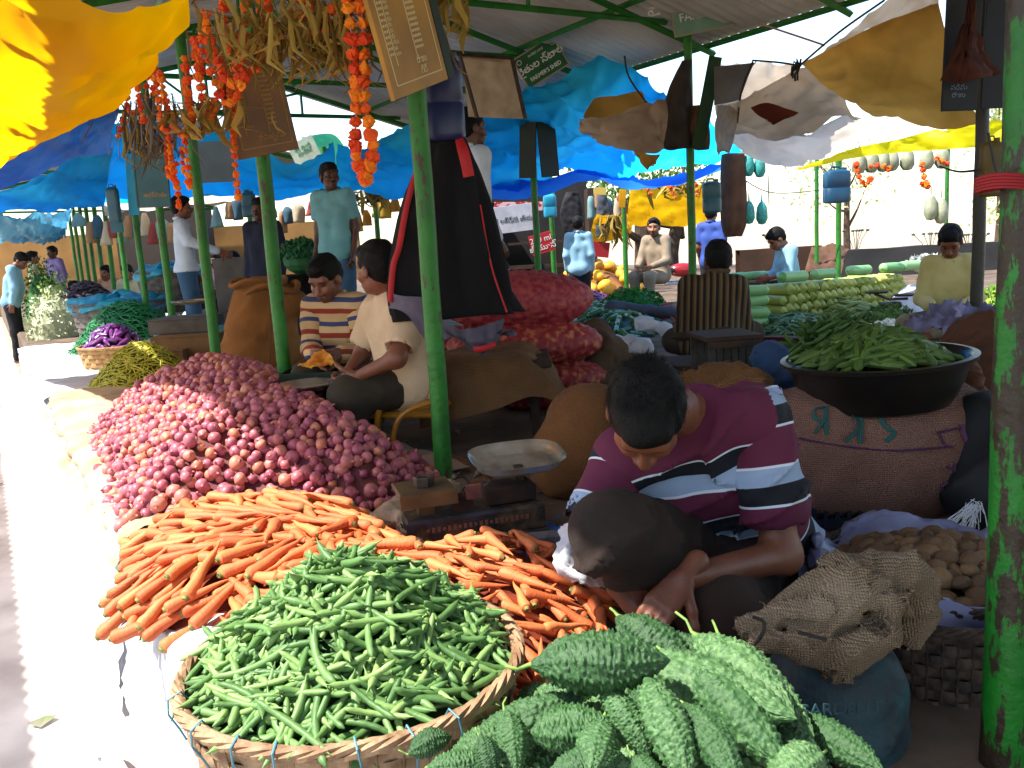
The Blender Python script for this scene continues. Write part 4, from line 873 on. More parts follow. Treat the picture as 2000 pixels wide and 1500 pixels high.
# ---------------------------------------------------------------- counter scale with pan
def scale():
    c = onz(935, 1062, PZ); ax = (onz(1085, 1040, PZ)-onz(800, 1085, PZ)).normalized(); yy = Vector((-ax.y, ax.x, 0)); Mx = Matrix((ax, yy, Vector((0, 0, 1)))).transposed(); c = c+yy*.07
    P = lambda a, b, z: c+ax*a+yy*b+Vector((0, 0, z))
    r = empty('weighing_scale', c, 'old iron counter scale with shiny steel pan between the carrots and the onions', 'scale'); IR2 = mat('scale_paint', '3c3a44', '5a4632', 14, .5, .4, 50, c3='2a2622')
    s = MB(); s.box(P(.0, 0, .06), (.45, .15, .085), Mx, .008); s.box(P(0, 0, .0125), (.47, .17, .02), Mx, .004); s.box(P(.02, -.0765, .07), (.40, .006, .028), Mx); ob(s, 'scale_body', IR2, parent=r, smooth=False)
    s = MB(); s.box(P(.13, .01, .135), (.16, .10, .06), Mx, .006); s.box(P(-.03, .0, .12), (.06, .07, .05), Mx, .005); ob(s, 'beam_housing', WOODD, parent=r, smooth=False)
    s = MB(); s.box(P(-.15, 0, .185), (.18, .17, .016), Mx, .004); s.box(P(-.15, 0, .14), (.05, .05, .08), Mx); s.box(P(-.15, -.083, .17), (.18, .006, .045), Mx); ob(s, 'weight_plate', mat('brass_worn', '6a5638', '4a3c28', 9, .5, .3, 40, metal=.2), parent=r, smooth=False)
    # pan: rounded square dish
    s = MB(); V = []; n = 40; pc = P(.17, .02, .215); rings = [(0.001, -.002), (.5, -.001), (.80, .002), (.92, .018), (1, .034), (1.03, .036), (1.0, .030), (.93, .013)]
    for q, z in rings:
        for i in range(n):
            th = 6.283*i/n; e = 3.2; k = (abs(math.cos(th))**e+abs(math.sin(th))**e)**(-1/e); V.append(pc+ax*(.155*q*k*math.cos(th))+yy*(.105*q*k*math.sin(th))+Vector((0, 0, z+.05*q*k*math.sin(th)*.4)))
    s.add(V, [(a*n+i, a*n+(i+1) % n, (a+1)*n+(i+1) % n, (a+1)*n+i) for a in range(len(rings)-1) for i in range(n)]); ob(s, 'pan', STEEL, parent=r)
    s = MB(); s.box(P(.17, .02, .185), (.03, .03, .06), Mx); s.tube([P(.09, .02, .19), P(.17, .02, .205), P(.25, .02, .19)], .008, 6); ob(s, 'pan_support', IRON, parent=r)
    for a in (-.02, .055):
        s = MB(); s.tube([P(a, -.02, .13), P(a-.01, -.02, .17), P(a+.012, -.02, .19), P(a, -.02, .21), P(a-.025, -.02, .215)], .005, 6); s.ball(P(a-.03, -.02, .215), .011, 8, 6); s.tube([P(a-.045, -.02, .205), P(a-.015, -.02, .225)], .004, 5); ob(s, 'pointer', IRON, parent=r)
    s = MB(); s.box(P(.0, -.045, .165), (.05, .01, .05), Mx, .003); ob(s, 'maker_plate', mat('pink_plate', '7a4a44', '5a3a34', 30, .5), parent=r, smooth=False)
    for i in range(22):
        w = (.012, .007, .016, .009)[i % 4]
    s = MB()
    for i in range(20): a = -.16+i*.017; s.box(P(a, -.081, .07), (.010, .003, .016 if i % 3 else .010), Mx)
    ob(s, 'raised_lettering', mat('orange_lettering', '8a5030', '6a5048', 40, .6), parent=r, smooth=False); r.children[-1]['kind'] = 'stuff' if 0 else ''
    for ch in r.children:
        if 'kind' in ch: del ch['kind']
    def hexw(p, R_, h, label, Mr=None):
        s = MB(); s.lathe([(0, 0), (R_*.92, 0), (R_, .1*h), (R_, .85*h), (R_*.9, h), (R_*.62, h), (R_*.56, .82*h), (.0, .82*h)], 6, Mr); o = s.build('weight', IRON, None, False); o.data.transform(Matrix.Translation(p)); tag(o, label, 'weight', 'hexagonal iron weights')
        return o
    hexw(P(-.15, .0, .193), .034, .032, 'small hexagonal iron weight standing on the scale plate'); hexw(onz(905, 1105, PZ+.02), .055, .05, 'big hexagonal iron weight standing on edge against the scale', Matrix.Rotation(R(72), 4, 'X')@Matrix.Rotation(.4, 4, 'Y'))
    hexw(onz(850, 1100, PZ), .042, .04, 'hexagonal iron weight lying left of the big one at the scale foot')
    s = MB(); s.box(onz(1062, 1058, PZ+.03), (.13, .05, .055), Matrix.Rotation(.12, 3, 'Z'), .006); ob(s, 'brick', mat('grey_stone', '6b6668', '55504f', 40, .95, .5, 90), 'rough grey stone brick used as a weight, lying right of the scale', 'brick', smooth=False)
scale()
rows = [[onz(x, y, PZ+.012) for x in (905, 970, 1040, 1110, 1160)] for y in (1000, 1040, 1070, 1110)]
tag(patch('plastic_sheet', rows, BLUEP, 30, 20, .018, 14, seed=4), 'crumpled blue plastic sheet on the floor beside the scale', 'plastic sheet')
CREAMC = mat('cream_cloth', 'b09a80', '8f7a62', 8, .9, .4, 40)
rows = [[at(705, 1000, 2.9), at(760, 970, 2.95), at(830, 948, 3.0), at(890, 935, 3.05), at(905, 960, 2.95)], [at(690, 1015, 2.8), at(750, 990, 2.75), at(800, 975, 2.78), at(850, 965, 2.82), at(900, 985, 2.8)], [at(740, 1035, 2.7), at(770, 1020, 2.62), at(795, 1010, 2.66), at(830, 1000, 2.7), at(850, 1000, 2.72)], [at(790, 1060, 2.62), at(800, 1050, 2.58), at(815, 1060, 2.56), at(840, 1070, 2.56), at(860, 1085, 2.56)]]
tag(patch('paper_sheet', rows, CREAMC, 30, 26, .02, 12, seed=5), 'crumpled cream paper sheet standing up between the onions and the scale', 'paper')
rows = [[at(x, y, Y) for x, y, Y in r] for r in ([(1098, 1030, 1.98), (1092, 1060, 1.95), (1085, 1100, 1.93), (1110, 1130, 1.92)], [(1115, 1025, 1.93), (1108, 1060, 1.90), (1105, 1100, 1.88), (1140, 1140, 1.86)], [(1150, 1040, 1.93), (1150, 1080, 1.91), (1160, 1120, 1.91), (1180, 1150, 1.9)])]
tag(patch('plastic_bag', rows, CLOTHW, 20, 14, .012, 16, seed=9), 'white plastic bag tucked beside the squatting man\'s knee', 'bag')
rows = [[onz(x, y, PZ+.01) for x, y in r] for r in ([(800, 900), (900, 890), (1000, 885), (1090, 900)], [(790, 930), (900, 925), (1000, 920), (1100, 930)], [(850, 980), (920, 970), (1010, 960), (1110, 960)])]
tag(patch('burlap_sheet', rows, BURL, 24, 16, .02, 8, seed=6), 'orange-brown burlap spread on the floor behind the scale', 'cloth')
# ---------------------------------------------------------------- sacks
ORSACK = mat('orange_burlap', 'b07436', '8f5a28', 4, .95, .6, weave=42)
b = onz(505, 752, PZ); 
o = sack('burlap_sack', [cap(b+Vector((-.04, .3, .22)), b+Vector((0, .3, .48)), .30, .24), ell(b+Vector((-.02, .3, .15)), (.34, .3, .18)), ell(b+Vector((.03, .3, .66)), (.2, .17, .1)), ell(b+Vector((.22, .25, .58)), (.14, .12, .1))], ORSACK, 'huge bulging orange-brown burlap sack standing behind the onion heap', .02, .08, .01, 14, clip=[((0, 0, -1), -PZ)])
rimt = MB(); c = b+Vector((.0, .27, .735)); rimt.tube([c+Vector((.2*math.cos(a), .17*math.sin(a), .02*math.sin(3*a))) for a in [i*.262 for i in range(25)]], .02, 7); rimt.tube([c+Vector((.2*math.cos(a)+.1, .14*math.sin(a)-.05, -.05+.03*math.sin(3*a))) for a in [i*.262 for i in range(25)]], .024, 7); ob(rimt, 'rolled_rim', ORSACK, parent=o)
s = MB(); s.tube([b+Vector((.09, -.02, .05)), b+Vector((.12, .0, .35)), b+Vector((.12, .09, .66))], .004, 5); ob(s, 'seam', mat('seam_thread', '5a3414'), parent=o)
b = onz(1150, 985, PZ); sack('burlap_sack', [cap(b+Vector((0, .2, .14)), b+Vector((.02, .2, .25)), .19, .15), ell(b+Vector((.0, .2, .1)), (.21, .2, .14))], mat('brown_burlap', '94602f', '764a26', 5, .95, .6, weave=50), 'rounded brown burlap sack standing just behind the squatting man', .015, .06, .008, 16, clip=[((0, 0, -1), -PZ)])
MESHR = mat('red_net_onions', '8a2830', 'b86a48', 26, .6, .6, 34, c3='983a34', det=1, lo=.42, hi=.66); MESHD = mat('dark_red_net', '8a2438', 'a84a48', 30, .6, .6, 40, det=1)
def netsack(c, w, d, h, m, label, rot=0, k=1):
    M3 = Matrix.Rotation(rot, 3, 'Z'); pr = []
    for i in range(-3, 4):
        t = i/3; pr.append(ell(c+M3@Vector((w*.5*t*.72, 0, 0)), (w*.22, d*.5*(1-.25*t*t), h*.5*(1-.28*t*t)), M3))
    V, Q = sdf(pr, .010, .05, (), lambda X: nz(9, .012, 1)(X)-.010*np.abs(np.sin(X[..., 0]*62+1.2*np.sin(X[..., 2]*31))*np.sin(X[..., 2]*62+1.4*np.sin(X[..., 0]*27))*np.sin(X[..., 1]*50+1))**.8); o = link('net_sack', npmesh(V, Q), m); tag(o, label, 'sack', 'red net sacks of onions stacked behind the bench')
    for sx in (-1, 1):
        s = MB(); p = c+M3@Vector((sx*w*.5, 0, 0)); s.ball(p, .035, 8, 6, (1, 1, .7)); s.ball(p+M3@Vector((sx*.035, 0, .01)), .03, 8, 6, (1, .8, .5)); ob(s, 'tied_end', MESHD, parent=o)
    return o
def sk(px, py, Y): return at(px, py, Y)
netsack(sk(1012, 587, 4.95), .74, .5, .31, MESHD, 'topmost dark red net sack of onions in the stack of three', -.1); netsack(sk(1025, 672, 4.9), .76, .5, .27, MESHR, 'middle red net sack of onions in the stack of three', .05); netsack(sk(1040, 738, 4.88), .72, .5, .2, MESHR, 'lowest red net sack of onions, squashed under the other two', 0)
netsack(Vector((sk(905, 672, 5.2))), .6, .4, .18, MESHR, 'orange-red net sack of onions showing just under the jacket hem', 0)
V, Q = sdf([ell(onz(1085, 787, PZ+.03)+Vector((0, .18, .02)), (.36, .25, .09))], .015, disp=nz(50, .007)); o = link('loose_onions', npmesh(V, Q), MESHR); tag(o, 'orange onions spilled loose on the floor below the red net sacks', 'onions', kind='stuff')
sack('burlap_sack', [cap(sk(1160, 665, 5.2), sk(1195, 700, 5.1), .12, .09), cap(sk(1190, 690, 5.1), sk(1160, 745, 5.0), .1, .12)], BURL2, 'slumped grey-brown burlap sack wedged right of the red onion sacks', .016, .05, .012, 22)
# ---------------------------------------------------------------- bench with burlap, plastic chair
def bench():
    c = sk(930, 725, 4.3); r = empty('bench', (c.x, c.y, PZ), 'dark wooden bench under a hanging burlap cloth beside the seated man', 'bench'); z = .88
    s = MB(); s.box((c.x+.06, c.y+.02, z-.03), (.62, .42, .04), None, .006); ob(s, 'seat_board', WOODD, parent=r, smooth=False)
    for dx in (-.2, .28):
        for dy in (-.15, .18): s = MB(); s.box((c.x+dx, c.y+dy, (z-.05+PZ)/2), (.04, .04, z-.05-PZ), None, .003); ob(s, 'leg', WOODD, parent=r, smooth=False)
    z += .005
    rows = [[Vector((c.x+x, c.y+y, zz)) for x, zz in zip((-.27, -.1, .1, .26, .38, .44, .50), zr)] for y, zr in ((.26, (z, z+.03, z+.03, z+.02, z-.06, z-.2, z-.30)), (.1, (z, z+.02, z+.02, z+.02, z-.05, z-.2, z-.33)), (-.1, (z-.01, z+.01, z+.02, z+.01, z-.07, z-.22, z-.36)), (-.22, (z-.03, z-.01, z, z-.01, z-.1, z-.25, z-.34)), (-.27, (z-.14, z-.12, z-.1, z-.10, z-.14, z-.24, z-.30)), (-.29, (z-.30, z-.26, z-.22, z-.17, z-.2, z-.25, z-.29)))]
    tag(patch('burlap_cloth', rows, mat('bench_burlap', '9a7048', '7c5636', 4, .95, .5, weave=50), 40, 30, .015, 6, seed=8), 'brown burlap cloth draped over the bench, hanging down its right end', 'cloth')
bench()
def chair():
    YC = mat('ochre_plastic', 'a8701c', '8f5c18', 5, .38, .1, 20); r = empty('chair', onz(790, 870, PZ), 'ochre yellow plastic chair under the man in the beige shirt', 'chair')
    A = lambda x, y, Y: at(x, y, Y)
    s = MB(); s.box(at(790, 795, 3.98)+Vector((0, 0, 0)), (.40, .40, .03), Matrix.Rotation(-.2, 3, 'Z'), .01); ob(s, 'seat', YC, parent=r)
    for P_ in ([A(845, 785, 3.72), A(800, 800, 3.70), A(775, 825, 3.69), A(765, 875, 3.68)], [A(740, 800, 3.75), A(735, 840, 3.74), A(728, 880, 3.72)], [A(845, 790, 4.15), A(850, 830, 4.16), A(855, 860, 4.17)], [A(745, 790, 4.2), A(742, 820, 4.2), A(740, 850, 4.2)]):
        s = MB(); s.tube(catmull(P_, 10), [.026-.010*i/10 for i in range(11)], 8, flat=.6); ob(s, 'leg', YC, parent=r)
    s = MB(); s.tube(catmull([A(842, 780, 3.8), A(850, 700, 3.85), A(852, 640, 3.95), A(850, 690, 4.12), A(845, 780, 4.15)], 16), .02, 8); ob(s, 'backrest', YC, parent=r)
chair()
# ---------------------------------------------------------------- slatted crates
def crate(name, c, d, m, label, rot=0, slats=7, rows=3, text=None, holes=True):
    r = empty(name, c, label, 'crate'); M3 = Matrix.Rotation(rot, 3, 'Z'); x, y, z = d; C_ = Vector(c)
    s = MB(); s.box(C_+Vector((0, 0, .006)), (x, y, .012), M3); ob(s, 'base', m, parent=r, smooth=False)
    for k, (ax_, L, off) in enumerate(((0, x, (0, -y/2)), (0, x, (0, y/2)), (1, y, (-x/2, 0)), (1, y, (x/2, 0)))):
        s = MB(); dims = (L, .012) if ax_ == 0 else (.012, L-.03)
        for q in range(rows): s.box(C_+M3@Vector((off[0], off[1], .02+(z-.04)*q/(rows-1)+.01)), (*dims, .03 if q < rows-1 else .045), M3)
        for i in range(slats+1): t = (i/slats-.5)*(L-.03); o2 = M3@Vector((off[0]+(t if ax_ == 0 else 0), off[1]+(t if ax_ == 1 else 0), z/2)); s.box(C_+o2, (.014, .015, z-.02) if ax_ == 0 else (.015, .014, z-.02), M3)
        ob(s, 'side', m, parent=r, smooth=False)
    return r
GCR = mat('dark_green_plastic', '22301c', '1a2616', 6, .4, .1, 40); BCR = mat('blue_black_plastic', '101a2c', '0c1420', 6, .35, .1, 40)
cg = at(632, 745, 4.35); crate('crate', (cg.x, cg.y+.12, PZ+.12), (.42, .3, .21), GCR, 'dark green plastic crate with pale lettering in front of the two onion sellers', -.02, 8, 4)
crate('crate', (cg.x+.02, cg.y+.13, PZ), (.44, .32, .115), BCR, 'dark crate under the green one, behind the onion heap', 0, 6, 3)
def textobj(txt, size, m, M4, parent=None, name='lettering', ext=.0015, bold=0, align='CENTER', sx=1, label=None):
    cu = bpy.data.curves.new('t', 'FONT'); cu.body = txt; cu.size = size; cu.extrude = ext; cu.align_x = align; cu.align_y = 'CENTER'; cu.offset = bold; cu.resolution_u = 3
    t = bpy.data.objects.new('t', cu); COL.objects.link(t); bpy.context.view_layer.update(); dg = bpy.context.evaluated_depsgraph_get()
    me = bpy.data.meshes.new_from_object(t.evaluated_get(dg)); bpy.data.objects.remove(t); me.materials.clear(); me.transform(M4@Matrix.Diagonal((sx, 1, 1, 1)))
    return link(name, me, m, parent, False)
LGT = mat('pale_lettering', 'c0b49a', rough=.7)
textobj('FRESH SHOBA 24', .036, LGT, Matrix.Translation((cg.x+.02, cg.y-.042, PZ+.285))@Matrix.Rotation(R(90), 4, 'X'), [x for x in bpy.data.objects if x.name.startswith('crate')][0], 'lettering')
pk = MB(); a = at(620, 702, 4.28)
rows = [[at(x, y, Y) for x, y, Y in r] for r in ([(578, 712, 4.2), (600, 700, 4.22), (630, 682, 4.27)], [(590, 715, 4.18), (615, 705, 4.2), (645, 692, 4.24)], [(605, 716, 4.16), (630, 712, 4.17), (655, 706, 4.2)])]
tag(patch('packet', rows, mat('orange_packet', 'd9a03a', 'c8541c', 22, .35, .2, 40), 14, 12, .01, 20, seed=3), 'yellow and orange plastic packet held over the green crate', 'packet')
# second scale pan in front of the crate
s = MB(); s.lathe([(.001, -.03), (.07, -.028), (.11, -.012), (.145, .01), (.15, .012), (.146, .006)], 32, Matrix.Translation(at(603, 752, 4.12))); pr_ = empty('weighing_scale', at(603, 790, 4.12), 'second balance with round steel pan beside the green pole and the crate', 'scale'); ob(s, 'pan', STEEL, parent=pr_)
s = MB(); q = at(603, 790, 4.12); s.box(q, (.12, .1, .1), None, .01); s.box(q+Vector((.0, 0, -.06)), (.26, .16, .04), None, .005); s.tube([q, at(603, 760, 4.12)], .015, 8); ob(s, 'stand', IRON, parent=pr_, smooth=False)
rows = [[onz(x, y, PZ+.03) for x, y in r] for r in ([(560, 800), (620, 795), (690, 800)], [(580, 815), (640, 815), (700, 820)], [(610, 835), (660, 840), (700, 845)])]
tag(patch('red_cloth', rows, mat('red_patterned_cloth', '6a1418', '8a3020', 30, .8), 16, 12, .02, 14, seed=12), 'dark red patterned cloth lying between the onion heap and the seated man', 'cloth')
# ---------------------------------------------------------------- right foreground: sacks, tub, baskets
bs = at(1700, 885, 2.70); M3 = Matrix.Rotation(-.05, 3, 'Z')
bigs = sack('burlap_sack', [ell(bs+M3@Vector((t*.26, .04, .0)), (.16, .26*(1-.15*t*t), .235*(1-.12*t*t)), M3) for t in (-1.1, -.6, 0, .6, 1)], BURL3, 'huge purple-brown burlap sack lying on its side under the black tub', .014, .07, .007, 12)
INK = mat('green_ink', '1f4a48', rough=.9); INKP = mat('purple_ink', '4a2448', rough=.9)
def wrapink(strokes, m, name):
    """ink strokes laid on the sack's own surface"""
    V = np.zeros(len(bigs.data.vertices)*3, np.float32); bigs.data.vertices.foreach_get('co', V); V = V.reshape(-1, 3)
    for st in strokes:
        P_ = []
        for px, py in [tuple(q) for q in [x for x in catmull([(a, b_, 0) for a, b_ in st], 12)] for q in [(q[0], q[1])]]:
            d = ray(px, py); d = np.array(d.normalized()); L = V-np.array(CAMP); t = L@d; dist = np.linalg.norm(L-t[:, None]*d, axis=1); ok = dist < .022
            if ok.any(): tt = t[ok].min(); P_.append(CAMP+Vector(d)*(tt+.004))
        if len(P_) > 2: s = MB(); s.tube(P_, .007 if m is INK else .007, 5, flat=.4); ob(s, name, m, parent=bigs)
wrapink([[(1725, 790), (1712, 800), (1730, 835), (1748, 845), (1730, 862)], [(1682, 795), (1680, 865)], [(1655, 800), (1678, 832), (1652, 862)], [(1612, 792), (1614, 850)], [(1612, 795), (1590, 800), (1592, 818), (1612, 822)], [(1610, 822), (1590, 846)]], INK, 'ink_letter')
wrapink([[(1555, 855), (1640, 870), (1750, 880), (1860, 872)], [(1830, 845), (1880, 835)], [(1835, 848), (1850, 875)], [(1878, 830), (1888, 862)], [(1850, 910), (1875, 925)], [(1865, 905), (1860, 935), (1840, 950), (1850, 968)], [(1852, 962), (1880, 945), (1890, 965)]], INKP, 'ink_mark')
tb = at(1712, 700, 2.72); r = empty('tub', tb, 'wide glossy black plastic tub of drumsticks standing on the big purple-brown sack', 'tub')
s = MB(); s.lathe([(.001, -.155), (.18, -.155), (.215, -.14), (.25, -.07), (.268, -.01), (.29, -.004), (.292, .008), (.275, .01), (.262, .0), (.24, -.07), (.2, -.135), (.001, -.14)], 56, Matrix.Translation(tb)@Matrix.Rotation(R(-3), 4, 'Y')); ob(s, 'bowl', BLACKP, parent=r)
DRUM = mat('drumstick_skin', '2c4418', '55702a', 12, .6, .3, 60, rnd=.5); LEAFD = mat('dark_leaves', '1f3a14', '3c5a20', 14, .6, .3, 50, rnd=.5)
random.seed(21); pr = [fus('ds', .2, .011, DRUM, .15, .12, tip=.75, n=8), fus('ds', .16, .013, DRUM, .3, .12, tip=.75, n=8), fus('ds', .18, .009, DRUM, -.4, .2, tip=.5, n=8)]
scatter('okra_pod', 'dark green ridged pod heaped in the black tub', 'pod', 'long dark green pods in the black tub', circ(tb+Vector((0, 0, 0)), .175), .6, .08, pr, 90, .020, .010, LEAFD, base=tb.z-.0, along=.1, spread=.7, layers=2, z0=tb.z)
random.seed(22); pr = [fus('ds', .11, .008, LEAFD, .6, .5, n=7)]
scatter('okra_pod', 'short curled green pod standing at the back of the black tub', 'pod', 'short curled pods in the black tub', circ(tb+Vector((-.09, .12, 0)), .13, .1), 1.2, .11, pr, 90, .014, .006, None, base=tb.z+.02, updir=.6, z0=tb.z)
pb = at(1795, 1130, 1.95); basket('basket', (pb.x+.04, pb.y+.02, pb.z+.02), .27, .24, 'dark wicker basket of potatoes lined with white plastic behind the jute sack', WICKD, rimtie=False, rows=8)
POT = mat('tuber_skin', '6a5038', '8a6a48', 12, .85, .4, 60, rnd=.5, c3='5a4430')
random.seed(23); pr = []
for i in range(3):
    s = MB(); s.ball((0, 0, 0), .028, 12, 9, (1, .8, 1.35 if i else 1), jit=.06); pr.append(s.build('p', POT))
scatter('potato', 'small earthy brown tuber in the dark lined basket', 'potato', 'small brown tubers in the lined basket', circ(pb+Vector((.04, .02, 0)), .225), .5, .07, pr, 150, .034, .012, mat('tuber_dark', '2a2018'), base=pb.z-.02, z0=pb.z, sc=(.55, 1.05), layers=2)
rows = []
for q, z in ((.20, .0), (.235, .03), (.262, .045), (.29, .03), (.30, -.03)): rows.append([Vector((pb.x+.04+q*math.cos(a), pb.y+.02+q*math.sin(a), pb.z+.02+z+.02*math.sin(a*5))) for a in [i*6.283/20 for i in range(21)]])
tag(patch('plastic_liner', rows, mat('bluish_plastic', '8a90b0', '6f7598', 5, .35, .4, 20, trans=.1), 80, 16, .022, 9, seed=13), 'crumpled bluish white plastic lining the rim of the potato basket', 'plastic liner')
d2 = at(1860, 1330, 1.62); s = MB(); basket('basket', (d2.x+.03, d2.y+.12, d2.z+.13), .19, .34, 'tall dark cane basket in shadow right of the printed sack', WICKD, rimtie=False, rows=14, flare=.9)
# printed plastic sack with jute mouth
PRS = mat('printed_sack', '12343c', '1c4a50', 9, .6, .4, 60, c3='17262e'); sb = at(1640, 1400, 1.5)
o = sack('printed_sack', [cap(sb+Vector((-.02, .02, -.2)), sb+Vector((0, .02, .05)), .165, .125)], PRS, 'dark blue-green printed plastic sack with rolled jute mouth in the front right', .012, .05, .006, 20)
JUTE = mat('pale_jute', 'c8ae90', 'a0886a', 7, .95, 1.0, weave=70, c3='b49a7c')
jp = lambda x, y, Y=1.5, r=.03, r2=None, x2=None, y2=None, Y2=None: cap(at(x, y, Y), at(x2, y2, Y2 or Y), r, r2 or r)
V, Q = sdf([jp(1465, 1222, 1.45, .018, .03, 1560, 1200), jp(1480, 1250, 1.42, .02, .03, 1590, 1255), jp(1545, 1190, 1.5, .03, .045, 1640, 1135), jp(1640, 1130, 1.52, .04, .045, 1770, 1125), jp(1770, 1130, 1.52, .045, .035, 1800, 1190), jp(1800, 1190, 1.5, .035, .025, 1780, 1240), jp(1590, 1265, 1.42, .028, .038, 1660, 1275), jp(1660, 1275, 1.4, .038, .03, 1735, 1235), jp(1735, 1235, 1.42, .03, .025, 1745, 1180), jp(1745, 1180, 1.46, .028, .04, 1650, 1150), jp(1600, 1200, 1.44, .035, .035, 1680, 1180), jp(1560, 1215, 1.45, .035, .04, 1640, 1240), jp(1700, 1150, 1.55, .05, .05, 1620, 1190)],
           .006, .007, (), lambda X: fold(40, .0075, 2)(X)+fold(90, .003, 5)(X)+.004, cut=[ell(at(1702, 1208, 1.42), (.022, .05, .013), frame((.6, 0, .7)))])
o2 = link('rolled_mouth', npmesh(V, Q), JUTE, o)
for pts in ([(1470, 1205, 1.41), (1492, 1215, 1.40), (1488, 1240, 1.39), (1470, 1262, 1.40)], [(1560, 1235, 1.385), (1590, 1243, 1.38), (1615, 1250, 1.375)]): s = MB(); s.tube(catmull([at(*p) for p in pts], 8), .0035, 6); ob(s, 'cord', mat('cord', '2a2420'), parent=o)
def looptext(txt, px, py, Y, size, m, parent, rx=90, rz=0): return textobj(txt, size, m, Matrix.Translation(at(px, py, Y))@Matrix.Rotation(rz, 4, 'Z')@Matrix.Rotation(R(rx), 4, 'X'), parent)
looptext('GARDEN F', 1640, 1385, 1.325, .030, mat('faded_print', '1c4048', rough=.8), o)
s = MB()
random.seed(31)
for i in range(46):
    p = at(1905+random.gauss(0, 8), 985+random.gauss(0, 6), 2.35); d = Vector((random.uniform(-1, .2), -.2, random.uniform(-1.2, -.2))); L = random.uniform(.05, .16); s.tube([p, p+d*L*.5+Vector((0, 0, random.uniform(-.01, .02))), p+d*L], .0011, 3)
ob(s, 'frayed_threads', CLOTHW, 'white frayed plastic threads hanging beside the end of the big sack', 'threads', kind='stuff')
cc = at(1660, 1050, 2.45); crate('crate', (cc.x-.02, cc.y+.30, PZ), (.52, .36, .16), BCR, 'blue-black plastic crate half hidden under the big sack', -.05, 14, 3)
s = MB(); 
for i in range(6): p = at(1600+i*16, 1018, 2.60); s.box(p+Vector((0, .10, 0)), (.011, .004, .04))
ob(s, 'blue_slits', BLUEP, 'row of small blue bars at the slots of the blue-black crate', 'bag')  # small blue bars drawn as the slits of the crate
s = MB()
# wooden crates and sticks left of the tub
def wcrate(c, d, label, rot=.1):
    r = empty('wooden_crate', c, label, 'crate'); M3 = Matrix.Rotation(rot, 3, 'Z'); x, y, z = d
    s = MB()
    n = 7
    for i in range(n): s.box(Vector(c)+M3@Vector(((i/(n-1)-.5)*(x-.04), -y/2, z/2)), (x/n*.8, .014, z), M3, .002); s.box(Vector(c)+M3@Vector(((i/(n-1)-.5)*(x-.04), y/2, z/2)), (x/n*.8, .014, z), M3, .002)
    ob(s, 'slat_side', mat('grey_slats', '3c3a34', '28241e', 12, .85, .3, 50), parent=r, smooth=False)
    s = MB(); s.box(Vector(c)+Vector((0, 0, z)), (x+.02, y+.03, .02), M3, .003); s.box(Vector(c)+M3@Vector((0, -y/2-.012, z*.85)), (x, .012, .03), M3); ob(s, 'lid', WOODD, parent=r, smooth=False)
    return r
wc = at(1415, 735, 3.9); wcrate((wc.x, wc.y, wc.z+.02), (.24, .26, .17), 'slatted grey wooden crate on edge left of the black tub'); wc = at(1340, 735, 4.3); wcrate((wc.x, wc.y, PZ), (.36, .34, .29), 'dark wooden crate under a bundle of sticks behind the squatting man', .0)
random.seed(33)
for i in range(16): s = MB(); p = at(1300+random.random()*50, 650+random.random()*14, 4.2); s.tube([p, p+Vector((random.uniform(.2, .32), random.uniform(-.1, .1), random.uniform(-.02, .03)))], .009, 6); ob(s, 'stick', WOODD, 'dark dry stick in the bundle lying on the dark wooden crate', 'stick', group='bundle of dark sticks on the crate')
BLUC = mat('blue_cloth', '2a4468', '1f3552', 6, .9, .5, 24); sack('blue_cloth', [cap(at(1505, 705, 3.5), at(1550, 740, 3.4), .075, .07), cap(at(1530, 690, 3.6), at(1575, 720, 3.5), .05)], BLUC, 'crumpled dark blue cloth left of the black tub', .014, .04, .014, 30)
sack('burlap_sack', [cap(at(1395, 745, 3.3), at(1480, 752, 3.1), .07, .06), cap(at(1440, 735, 3.5), at(1360, 745, 3.5), .05), cap(at(1470, 775, 2.9), at(1400, 790, 3.0), .06)], BURL, 'torn orange-brown burlap rags heaped behind the squatting man\'s shoulder', .014, .04, .014, 26)
sack('burlap_sack', [cap(at(1880, 720, 2.9), at(1915, 790, 2.7), .05, .03), cap(at(1930, 690, 3.3), at(1935, 760, 3.1), .16), cap(at(1880, 700, 3.2), at(1930, 680, 3.4), .07)], mat('rust_cloth', '5a3420', '43281a', 6, .9, .5, 30), 'rust-brown sacking hanging at the right behind the nearest pole', .014, .04, .012, 26)
sack('dark_sacking', [cap(at(1915, 830, 2.6), at(1920, 960, 2.5), .1, .12)], mat('deep_shade_cloth', '04060a', '07070c'), 'sacking with deep shade in its near-black colour right of the big sack', .02, .04, .01)  # cloth colour taken almost to black to stand in for deep shade
